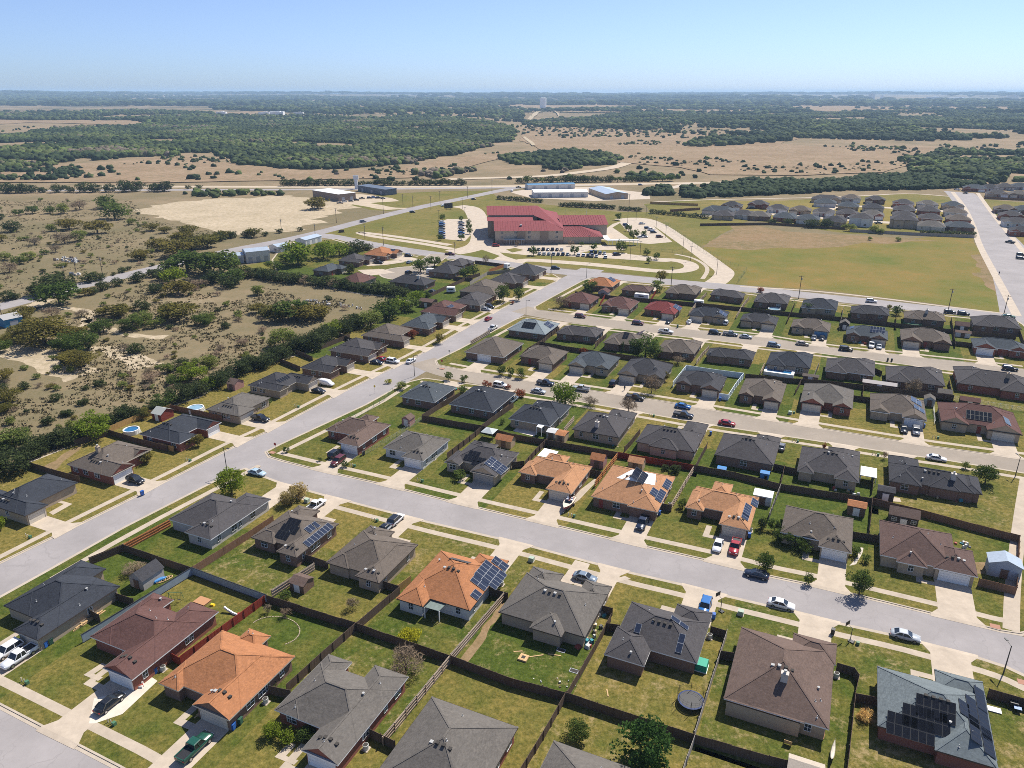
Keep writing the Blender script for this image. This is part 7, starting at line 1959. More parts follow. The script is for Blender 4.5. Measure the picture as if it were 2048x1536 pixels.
mb = MB(); mb.box((0, -2.2, 0), (9.5, 1.0, 1.2)); mb.box((0, 2.2, 0), (9.5, 1.4, 1.2)); mb.box((-4.3, 0, 0), (.9, 3.5, 1.2)); mb.box((4.3, 0, 0), (.9, 3.5, 1.2)); mb.build('deck', M['white'], o)
mb = MB(); mb.face([(-3.9, -1.75, 1.0), (3.9, -1.75, 1.0), (3.9, 1.55, 1.0), (-3.9, 1.55, 1.0)]); mb.build('water', M['water'], o)
mb = MB()
for i in range(14): mb.box((-4.6 + i * .71, 2.8, 1.2), (.07, .07, 1.0))
mb.box((0, 2.8, 2.15), (9.4, .09, .09)); mb.build('railing', M['white'], o)
x, y = P(1381, 1408, GZ); o = thing('trampoline', 'round trampoline with a tattered safety net by the pale fence', 'trampoline', (x, y, GZ), 0)
mb = MB(); mb.disc((0, 0, .85), 1.75, 28); mb.build('jump_mat', M['black'], o)
mb = MB(); n = 28
for j in range(n):
 a, b = 2 * math.pi * j / n, 2 * math.pi * (j + 1) / n; mb.face([(1.75 * math.cos(a), 1.75 * math.sin(a), .87), (1.75 * math.cos(b), 1.75 * math.sin(b), .87), (2.02 * math.cos(b), 2.02 * math.sin(b), .87), (2.02 * math.cos(a), 2.02 * math.sin(a), .87)][::-1])
mb.build('safety_pad', plain('trampoline_blue', (.015, .035, .12), .6), o)
for j in range(6):
 a = 2 * math.pi * j / 6 + .3; mb = MB(); mb.tube([(2.1 * math.cos(a), 2.1 * math.sin(a), 0), (2.12 * math.cos(a), 2.12 * math.sin(a), 2.5)], [.04, .03], 6); mb.build('leg', M['darksteel'], o)
mb = MB()
for j in range(20):
 a = 2 * math.pi * j / 20; mb.tube([(2.1 * math.cos(a), 2.1 * math.sin(a), .9), (2.08 * math.cos(a + .1), 2.08 * math.sin(a + .1), 2.3)], [.012, .012], 4)
for zz in (1.3, 1.7, 2.1): mb.tube([(2.1 * math.cos(2 * math.pi * j / 24), 2.1 * math.sin(2 * math.pi * j / 24), zz) for j in range(25)], [.012] * 25, 4)
mb.build('safety_net', M['black'], o)
# boat on a trailer
x, y = P(1137, 1014, GZ); o = thing('boat', 'red and white speedboat in an orange house driveway', 'boat', (x, y, GZ + .55), TH - math.pi / 2)
mb = MB(); rings = []
for X, w, zk in ((-2.7, .95, .1), (-1.2, 1.1, 0), (.4, 1.1, 0), (1.6, .85, .12), (2.5, .4, .4), (3.0, .04, .8)):
 k = len(mb.v); mb.v += [(X, -w, .95), (X, -w * .9, .45), (X, 0, zk), (X, w * .9, .45), (X, w, .95)]; rings.append(k)
for a, b in zip(rings, rings[1:]):
 for j in range(4): mb.f.append((a + j, a + j + 1, b + j + 1, b + j)); mb.m.append(0)
mb.f.append(tuple(rings[0] + j for j in range(4, -1, -1))); mb.m.append(0)
mb.build('hull', plain('boat_red', (.30, .06, .08), .3, .5), o)
mb = MB(); mb.face([(-2.7, -.95, .9), (-1.2, -1.08, .9), (.4, -1.08, .9), (1.6, -.83, .9), (2.5, -.38, .9), (3, 0, .9), (2.5, .38, .9), (1.6, .83, .9), (.4, 1.08, .9), (-1.2, 1.08, .9), (-2.7, .95, .9)]); mb.build('deck', M['cream'], o)
mb = MB(); mb.face([(-2.3, -.7, .92), (.3, -.8, .92), (.3, .8, .92), (-2.3, .7, .92)]); mb.build('cockpit', plain('boat_interior', (.25, .12, .10), .7), o)
mb = MB(); mb.face([(.3, -.85, .92), (.9, -.6, .92), (.5, -.6, 1.4), (.15, -.8, 1.4)]); mb.face([(.9, -.6, .92), (.9, .6, .92), (.5, .6, 1.4), (.5, -.6, 1.4)]); mb.face([(.9, .6, .92), (.3, .85, .92), (.15, .8, 1.4), (.5, .6, 1.4)]); mb.build('windscreen', M['carglass'], o)
for s in (-.5, .5):
 mb = MB(); mb.box((-.7, s, .92), (.5, .5, .3)); mb.box((-.95, s, 1.2), (.12, .5, .35)); mb.build('seat', M['white'], o)
mb = MB(); mb.box((-2.75, 0, .5), (.35, .4, .9)); mb.build('outboard_motor', M['black'], o)
o2 = thing('boat_trailer', 'low steel trailer under the speedboat', 'trailer', (x, y, GZ), TH - math.pi / 2)
mb = MB(); mb.beam((-2.4, 0, .4), (3.6, 0, .4), .1); mb.beam((-2, -.9, .4), (2, -.3, .4), .08); mb.beam((-2, .9, .4), (2, .3, .4), .08); mb.build('frame', M['steel'], o2)
for s in (-1.0, 1.0):
 mb = MB(); mb.tube([(-.8, s - .1, .32), (-.8, s + .1, .32)], [.32, .32], 12); mb.build('wheel', M['tyre'], o2)
# lumber, kayak, toys and clutter
def single(name, lab, cat, px, py, mb, mat, rz=TH, z=GZ, group=None):
 x, y = P(px, py, z); return tag(mb.build(name, mat, None, (x, y, z), rz), lab, cat, group)
mb = MB()
for i in range(7): mb.box((R.uniform(-.2, .2), -.9 + i * .28, .02 + (i % 3) * .14), (.22, 4.6, .13), R.uniform(-.06, .06))
for i in range(3): mb.box((-.6, -1.3 + i * 1.2, 0), (1.4, .14, .5), R.uniform(-.2, .2))
single('lumber_pile', 'pile of raw lumber against the navy corner house wall', 'lumber', 180, 1242, mb, M['wood'])
mb = MB(); mb.tube([(-1.6, 0, .25), (-.8, 0, .3), (.8, 0, .3), (1.6, 0, .25)], [.05, .36, .36, .05], 10); single('kayak', 'bright blue kayak lying beside the grey barn shed', 'kayak', 318, 1163, mb, plain('kayak_blue', (.05, .22, .5), .4), TH + 1.25)
mb = MB()
for i in range(26):
 a, b = 2 * math.pi * i / 26, 2 * math.pi * (i + 1) / 26; mb.beam((1.6 * math.cos(a), .6 * math.sin(a), .15), (1.6 * math.cos(b), .6 * math.sin(b), .15), .12, .14)
for q in (-.8, 0, .8):
 for i in range(10):
  a, b = 2 * math.pi * i / 10, 2 * math.pi * (i + 1) / 10; mb.beam((q + .27 * math.cos(a), .3 * math.sin(a), .15), (q + .27 * math.cos(b), .3 * math.sin(b), .15), .09, .12)
single('wooden_spool_frame', 'oval timber frame with three rings beside the blue kayak', 'timber frame', 329, 1160, mb, M['wood'], TH + 1.25)
mb = MB()
for s in (-1.1, 1.1):
 mb.beam((s, -.9, 0), (s, 0, 2.1), .06); mb.beam((s, .9, 0), (s, 0, 2.1), .06)
mb.beam((-1.4, 0, 2.1), (1.4, 0, 2.1), .06)
o = thing('swing_set', 'green garden swing frame beside the blue grey fence', 'swing', (*P(353, 1204, GZ), GZ), TH + .5); mb.build('frame', M['utility'], o)
for s in (-.5, .5):
 m = MB(); m.beam((s - .2, 0, .5), (s - .2, 0, 2.1), .02); m.beam((s + .2, 0, .5), (s + .2, 0, 2.1), .02); m.box((s, 0, .47), (.5, .2, .04)); m.build('swing_seat', M['black'], o)
mb = MB(); mb.box((0, 0, 0), (2.6, 1.8, .28)); mb.box((0, 0, .28), (2.7, 1.9, .05)); single('sandbox', 'orange brown covered sandbox on the maroon house lawn', 'sandbox', 405, 1204, mb, plain('sandbox_wood', (.42, .22, .11), .8), TH)
mb = MB(); mb.box((0, 0, 0), (.9, .6, .35), .2, 0, .7); single('toy_cart', 'small yellow toy beside the sandbox', 'toy', 425, 1211, mb, M['yellow'])
mb = MB(); mb.tube([(-1.6, 0, .9), (-.8, 0, .55), (.4, 0, .2), (1.5, 0, .12)], [.25, .25, .25, .25], 6); single('slide', 'white garden slide by the red stained fence', 'slide', 463, 1227, mb, M['white'], TH)
mb = MB(); mb.box((0, 0, 0), (.5, .5, .35)); single('toy_stool', 'small red toy seat at the end of the white slide', 'toy', 478, 1230, mb, M['red'])
mb = MB()
for i in range(34):
 t = math.radians(-30 + i * 6.2); mb.box((4.8 * math.cos(t), 3.6 * math.sin(t), 0), (.34, .16, .09), t + 1.57 + R.uniform(-.2, .2))
single('garden_edging', 'arc of pale stone edging on the lawn behind the orange house', 'stone edging', 548, 1262, mb, plain('old_stone', (.34, .28, .2), .95, .1, 0, .3, 2))
mb = MB(); mb.box((0, 0, 0), (1.5, 1.5, .3)); mb.box((0, 0, .3), (1.2, 1.2, .02)); o = single('fire_pit', 'square pale fire pit on the circular driveway house lawn', 'fire pit', 1047, 1317, mb, M['wood']); m = MB(); m.box((0, 0, .33), (.6, .6, .04)); m.build('ash_bed', M['ventdark'], o)
for i, (px, py, L, a) in enumerate([(1073, 1312, 2.4, .2), (1109, 1310, 2.2, -.2), (1036, 1303, 1.5, .1), (1215, 1386, 1.5, 1.6), (398, 1430, 1.6, .9), (404, 1425, 1.8, .7)]):
 mb = MB(); mb.box((0, 0, .01), (L, .18, .06)); single('plank', ['loose plank right of the fire pit', 'long plank below the rear porch', 'short plank left of the fire pit', 'loose plank on the trampoline house lawn', 'left plank on the green pickup house lawn', 'right plank on the green pickup house lawn'][i], 'plank', px, py, mb, M['wood'], a)
for i, (px, py) in enumerate([(1122, 1301), (1148, 1342)]):
 mb = MB(); mb.box((0, 0, .02), (1.5, .9, .05)); o = single('window_screen', ['window frame lying by the rear porch', 'window frame lying by the side fence'][i], 'window frame', px, py, mb, M['frame']); m = MB(); m.face([(-.65, -.35, .08), (.65, -.35, .08), (.65, .35, .08), (-.65, .35, .08)]); m.build('mesh', M['ventdark'], o)
junk = [plain('junk_%d' % i, c, .7) for i, c in enumerate([(.5, .5, .48), (.35, .08, .06), (.05, .25, .3), (.1, .1, .1), (.45, .35, .2), (.6, .58, .55)])]
def clutter(lab, px, py, n, rx, ry, s=.5, sd=1, group=None):
 pal = [M['stone'], M['steel'], junk[0], junk[5], M['pole']] if ('rubble' in lab or 'heap' in lab or 'scrap' in lab) else junk
 x, y = P(px, py, GZ); rr = random.Random(sd); o = thing('clutter_heap', lab, 'clutter', (x, y, GZ), TH, group)
 for i in range(n):
  mb = MB(); mb.box((0, 0, 0), (rr.uniform(.3, 1) * s, rr.uniform(.3, 1) * s, rr.uniform(.2, .9) * s), rr.uniform(0, 3), 0, rr.uniform(.6, 1)); mb.build(['crate', 'bucket', 'bag', 'board'][i % 4], rr.choice(pal), o, (rr.uniform(-rx, rx), rr.uniform(-ry, ry), 0))
clutter('strewn red and teal clutter along the circular driveway house side', 1193, 1258, 16, .9, 5, .8, 1); clutter('clutter by the rear corner of the columned grey house with the fire pit', 1167, 1290, 9, 1.2, 1.0, 1.0, 2); clutter('clutter between air conditioner and bins of the maroon house', 295, 1355, 9, .8, 2.2, .9, 3)
clutter('patio furniture and grill behind the large brown house', 1635, 1448, 8, 1.6, 1.2, .9, 4); clutter('garden clutter beside the slate blue corner house', 905, 785, 10, 1, 3, .8, 5); clutter('orange deck clutter behind the long brown stone house', 1925, 1092, 8, 1.6, 1.2, 1.0, 6); clutter('raised planting beds behind the pale eaved house', 1692, 985, 9, 3, .6, .9, 7)
clutter('white junk heap on the scrub across the farm road', 140, 521, 34, 9, 3.5, 1.7, 8); clutter('white trailer and scrap by the farm road poles', 146, 548, 10, 5, 1.6, 1.7, 9); clutter('rubble line in the scrub below the turning circle hedge', 668, 609, 44, 16, 2.0, .95, 10); clutter('clutter on the lawn by the porch of the pale blue panel house', 1722, 687, 9, 3, .8, .9, 11)
clutter('garden seats and pots before the wide charcoal house rear porch', 1885, 995, 10, 5, 1, .8, 12); clutter('white scraps on the lawn below the circular driveway house', 1115, 1370, 10, 4, 2, .35, 13); clutter('flower pots along the rear of the grey chimney house', 1235, 885, 10, 1, 3, .6, 14)
x, y = P(1403, 1336, GZ); o = thing('greenhouse_tent', 'teal green covered crate at the trampoline house corner', 'crate', (x, y, GZ), TH); mb = MB(); mb.box((0, 0, 0), (1.9, 2.2, 1.3), 0, 0, .9); mb.build('cover', M['tarp'], o); mb = MB(); mb.box((0, 0, 0), (2.0, 2.3, .15)); mb.build('base', M['white'], o)
mb = MB(); mb.box((0, 0, .05), (2.0, 1.1, .12)); single('white_board', 'white panel lying right of the slate green house', 'panel', 1987, 1420, mb, M['white'])
x, y = P(2026, 1414, GZ); o = thing('grill', 'covered grill and blue table at the right edge fence', 'grill', (x, y, GZ), TH); mb = MB(); mb.box((0, 0, .5), (1.1, .7, .5)); mb.build('hood', M['black'], o); mb = MB(); mb.box((.4, -.8, .65), (1.0, .7, .06)); mb.build('table_top', plain('table_blue', (.2, .3, .5), .5), o); mb = MB(); mb.box((0, 0, 0), (.9, .5, .5)); mb.box((.4, -.8, 0), (.1, .1, .65)); mb.build('stand', M['darksteel'], o)
x, y = P(1664, 1512, GZ); o = thing('hammock', 'pale hammock slung on a stand behind the large brown house', 'hammock', (x, y, GZ), TH + 1.5); mb = MB(); mb.tube([(-1.9, 0, 1.3), (-1, 0, .75), (0, 0, .55), (1, 0, .75), (1.9, 0, 1.3)], [.03, .25, .32, .25, .03], 8); mb.build('sling', M['cream'], o); mb = MB(); mb.beam((-2, 0, 0), (-2, 0, 1.4), .06); mb.beam((2, 0, 0), (2, 0, 1.4), .06); mb.beam((-2, 0, .04), (2, 0, .04), .06); mb.build('stand', M['darksteel'], o)
x, y = P(1575, 1489, GZ); o = thing('garden_bench', 'small wooden chair on the lawn behind the large brown house', 'chair', (x, y, GZ), TH + 3.1); mb = MB(); mb.box((0, 0, .4), (1.1, .5, .06)); mb.build('seat', M['wood'], o); mb = MB(); mb.box((0, .26, .45), (1.1, .06, .5)); mb.build('backrest', M['wood'], o)
for sx in (-.5, .5):
 for sy in (-.22, .22): mb = MB(); mb.box((sx, sy, 0), (.06, .06, .42)); mb.build('leg', M['wood'], o)
x, y = P(1659, 1258, GZ)
# basketball hoop with its green stand on the pavement lawn
x, y = P(1700, 1282, GZ); o = thing('basketball_hoop', 'black basketball hoop stand near the large brown house driveway', 'basketball hoop', (x, y, GZ), TH + 2.6); mb = MB(); mb.tube([(0, 0, 0), (0, 0, 2.6), (.9, 0, 3.1)], [.07, .06, .05], 6); mb.build('pole', M['darksteel'], o); mb = MB(); mb.box((.95, 0, 2.75), (.06, 1.2, .8)); mb.build('backboard', M['black'], o); mb = MB(); mb.box((-.2, 0, 0), (.9, .7, .18)); mb.build('base', M['black'], o)
x, y = P(1428, 1212, GZ); o = thing('basketball_hoop', 'black basketball hoop stand near the dark blue utility car', 'basketball hoop', (*P(1441, 1222, GZ), GZ), TH + 2.6); mb = MB(); mb.tube([(0, 0, 0), (0, 0, 2.6), (.9, 0, 3.1)], [.07, .06, .05], 6); mb.build('pole', M['darksteel'], o); mb = MB(); mb.box((.95, 0, 2.75), (.06, 1.2, .8)); mb.build('backboard', M['black'], o); mb = MB(); mb.box((-.2, 0, 0), (.9, .7, .18)); mb.build('base', M['black'], o)
# satellite dishes, caravan, trailer
def camper(px, py, lab, L, rz):
 x, y = P(px, py, GZ); o = thing('caravan', lab, 'caravan', (x, y, GZ), rz); mb = MB(); mb.box((0, 0, .5), (L, 2.3, 2.2), 0, 0, .95); mb.build('body', M['white'], o)
 for s in (-1.1, 1.1): mb = MB(); mb.tube([(0, s - .1, .35), (0, s + .1, .35)], [.35, .35], 12); mb.build('wheel', M['tyre'], o)
 fr, gl = window_mesh(.95, .6) if False else window_mesh(0.95, 1.35); mb = MB(); mb.face([(-1.2, -1.16, 1.5), (1.2, -1.16, 1.5), (1.2, -1.15, 2.1), (-1.2, -1.15, 2.1)]); mb.build('window', M['glass'], o); mb = MB(); mb.beam((L / 2, 0, .5), (L / 2 + 1.2, 0, .45), .12); mb.build('hitch', M['darksteel'], o)
camper(867, 548, 'white caravan beside the house on the turning circle', 7.5, TH); camper(1283, 599, 'long white trailer behind the second maroon house', 6.5, TH); camper(1014, 537, 'white trailer by the orange cedar fence', 3.5, TH + 1.5); camper(1397, 612, 'small white trailer behind the navy house', 4.2, TH); camper(902, 585, 'small white trailer on the west boundary', 4.0, TH + .4)
# people
def person(px, py, lab, rz, shirt, z=GZ, stride=.28):
 x, y = P(px, py, z); o = thing('person', lab, 'person', (x, y, z), rz)
 J = [((0, 0, .93), .15), ((0, 0, 1.18), .14), ((.02, 0, 1.42), .17), ((.03, 0, 1.52), .06), ((.06, 0, 1.60), .09), ((.06, 0, 1.72), .085),
   ((.02, .2, 1.40), .07), ((-.08, .24, 1.14), .05), ((.05, .25, .90), .04), ((.02, -.2, 1.40), .07), ((.10, -.24, 1.14), .05), ((.24, -.24, .93), .04),
   ((0, .1, .88), .1), ((stride * .6, .1, .50), .07), ((stride * .75, .1, .09), .05), ((stride * .75 + .16, .1, .05), .045), ((0, -.1, .88), .1), ((-stride * .4, -.1, .50), .07), ((-stride * 1.3, -.1, .12), .05), ((-stride * 1.3 + .15, -.1, .05), .045)]
 E_ = [(0, 1), (1, 2), (2, 3), (3, 4), (4, 5), (2, 6), (6, 7), (7, 8), (2, 9), (9, 10), (10, 11), (0, 12), (12, 13), (13, 14), (14, 15), (0, 16), (16, 17), (17, 18), (18, 19)]
 me = bpy.data.meshes.new('body'); me.from_pydata([j[0] for j in J], E_, []); ob = link(me, 'body', o)
 sk = ob.modifiers.new('skin', 'SKIN'); 
 for v, j in zip(me.skin_vertices[0].data, J): v.radius = (j[1], j[1])
 me.skin_vertices[0].data[0].use_root = True
 ob.modifiers.new('sub', 'SUBSURF').levels = 1; me.materials.append(shirt)
 def part(nm, js, es, mat, k=1.12):
  m2 = bpy.data.meshes.new(nm); m2.from_pydata([J[i][0] for i in js], es, []); q = link(m2, nm, o); q.modifiers.new('skin', 'SKIN')
  for v, i in zip(m2.skin_vertices[0].data, js): v.radius = (J[i][1] * k, J[i][1] * k)
  m2.skin_vertices[0].data[0].use_root = True; q.modifiers.new('sub', 'SUBSURF').levels = 1; m2.materials.append(mat)
 part('trousers', [0, 12, 13, 14, 16, 17, 18], [(0, 1), (1, 2), (2, 3), (0, 4), (4, 5), (5, 6)], M['trousers'])
 part('head_skin', [3, 4, 5], [(0, 1), (1, 2)], M['skin'], 1.03)
 mb = MB(); mb.tube([(.04, 0, 1.66), (.04, 0, 1.76), (.04, 0, 1.80)], [.1, .09, .03], 8); mb.build('hair', M['hair'], o)
 return o
person(1249, 781, 'person in dark clothes walking down the driveway behind the bare tree', TH - 1.4, M['shirt']); person(1998, 549, 'person in dark clothes walking the pavement along the wide right road', 1.1, M['shirt'], .05)
# ------------------------------------------------------------------ trees
def np_mesh(name, V, F, mat, hue=None, smooth=False):
 """quads or triangles from arrays; hue is a per-vertex 0..1 attribute"""
 V = np.asarray(V, np.float32); F = np.asarray(F, np.int32)
 me = bpy.data.meshes.new(name)
 n, k = F.shape
 me.vertices.add(len(V)); me.vertices.foreach_set('co', V.ravel())
 me.loops.add(n * k); me.loops.foreach_set('vertex_index', F.ravel())
 me.polygons.add(n); me.polygons.foreach_set('loop_start', np.arange(0, n * k, k, dtype=np.int32))
 me.update(calc_edges=True)
 if hue is not None:
  at = me.color_attributes.new('hue', 'FLOAT_COLOR', 'POINT')
  h = np.asarray(hue, np.float32); c = np.stack([h, h, h, np.ones_like(h)], 1); at.data.foreach_set('color', c.ravel())
 me.materials.append(mat)
 return me
SHAPE = {  # base of crown, clumps, shell, clump size, aspect noise
 'juniper': (0.03, 26, .55, .20), 'oak': (.20, 22, .62, .20), 'green': (.16, 24, .6, .20), 'bright': (.07, 40, .45, .18), 'light': (.12, 22, .55, .21), 'deep': (.06, 34, .62, .17),
 'bare': (.10, 20, .55, .22), 'red': (.05, 16, .5, .22), 'yellow': (.02, 16, .5, .24), 'cream': (.02, 22, .55, .22), 'straw': (0, 10, .4, .3)}
RES = {'hi': (3000, .046), 'mid': (1000, .075), 'lo': (300, .125)}
def crown_mesh(sp, res, seed):
 g = np.random.default_rng(seed * 17 + len(sp))
 z0, nc, shell, cs = SHAPE[sp]; n, s = RES[res]
 if sp == 'bare': n = int(n * .55)
 # clump centres through the volume of an uneven dome
 d = g.normal(size=(nc, 3)); d /= np.linalg.norm(d, axis=1)[:, None]
 rr = shell + (1 - shell) * g.random(nc) ** .5
 lob = 1 + .18 * np.sin(3 * np.arctan2(d[:, 1], d[:, 0]) + seed) + .1 * g.normal(size=nc)
 hz = (1 - z0) / 2
 C = d * (rr * lob)[:, None] * np.array([.5 - cs * .55, .5 - cs * .55, hz - cs * .5]); C[:, 2] += z0 + hz
 if sp in ('juniper', 'red', 'yellow', 'cream', 'straw'): C[:, 2] = np.where(C[:, 2] < .3, C[:, 2] * .9, C[:, 2])
 k = g.integers(0, nc, n)
 q = g.normal(size=(n, 3)); q /= np.linalg.norm(q, axis=1)[:, None]
 q *= (cs * (.35 + .65 * g.random(n) ** .4) * (.75 + .5 * g.random(nc))[k])[:, None]
 q[:, 2] *= .85
 c = C[k] + q; c[:, 2] = np.maximum(c[:, 2], .015)
 a = g.normal(size=(n, 3)); a /= np.linalg.norm(a, axis=1)[:, None]
 b = np.cross(a, g.normal(size=(n, 3))); b /= np.linalg.norm(b, axis=1)[:, None]
 sz = s * (.6 + .8 * g.random(n))[:, None]
 if sp in ('bare', 'straw'): A, B = a * sz * 1.7, b * sz * .13
 else: A, B = a * sz * .62, b * sz * .42
 V = np.stack([c - A, c + B * 1.0, c + A, c - B], 1).reshape(-1, 3)
 F = np.arange(4 * n).reshape(n, 4)
 hue = np.repeat(np.clip(.55 * g.random(nc)[k] + .45 * g.random(n), 0, 1), 4)
 return np_mesh('crown', V, F, LEAF[sp], hue)
def trunk_mesh(sp, seed):
 r = random.Random(seed); mb = MB(); z0 = SHAPE[sp][0]
 top = z0 + (1 - z0) * .45
 mb.tube([(0, 0, -.03), (r.uniform(-.02, .02), r.uniform(-.02, .02), z0 + .05), (r.uniform(-.05, .05), r.uniform(-.05, .05), top)], [.035, .027, .012], 7)
 for i in range(6):
  a = r.uniform(0, 6.28); zb = z0 + (top - z0) * r.uniform(.1, .9); L = r.uniform(.2, .38)
  mb.tube([(0, 0, zb), (L * .5 * math.cos(a), L * .5 * math.sin(a), zb + .12), (L * math.cos(a), L * math.sin(a), zb + r.uniform(.14, .35))], [.018, .012, .004], 5)
 return mb.mesh('trunk', M['bark'])
CR, TRK = {}, {}
def tree(px, py, wpx, sp, label, hr=None, group=None, shrub=False, z=None):
 """foot pixel, crown width in photo pixels, species"""
 zz = GZ if z is None else z
 x, y = P(px, py, zz); w = wpx / ppm(x, y)
 hr = hr or {'juniper': .64, 'oak': .52, 'green': .60, 'bright': .70, 'light': .66, 'bare': .62, 'red': .8, 'deep': 1.05, 'yellow': .75, 'cream': .85, 'straw': .5}[sp]
 res = 'hi' if wpx >= 34 and py > 640 else ('mid' if wpx >= 17 else 'lo')
 v = R.randrange(4)
 if (sp, res, v) not in CR: CR[(sp, res, v)] = crown_mesh(sp, res, v + 1)
 if (sp, v) not in TRK: TRK[(sp, v)] = trunk_mesh(sp, v + 11)
 o = thing('shrub' if shrub else 'tree', label, 'shrub' if shrub else 'tree', (x, y, zz - .02), R.uniform(0, 6.28), group)
 o.scale = (w * 1.14, w * 1.14, w * hr * 1.06)
 link(CR[(sp, res, v)], 'foliage' if shrub else 'crown', o); link(TRK[(sp, v)], 'stem' if shrub else 'trunk', o)
 return o
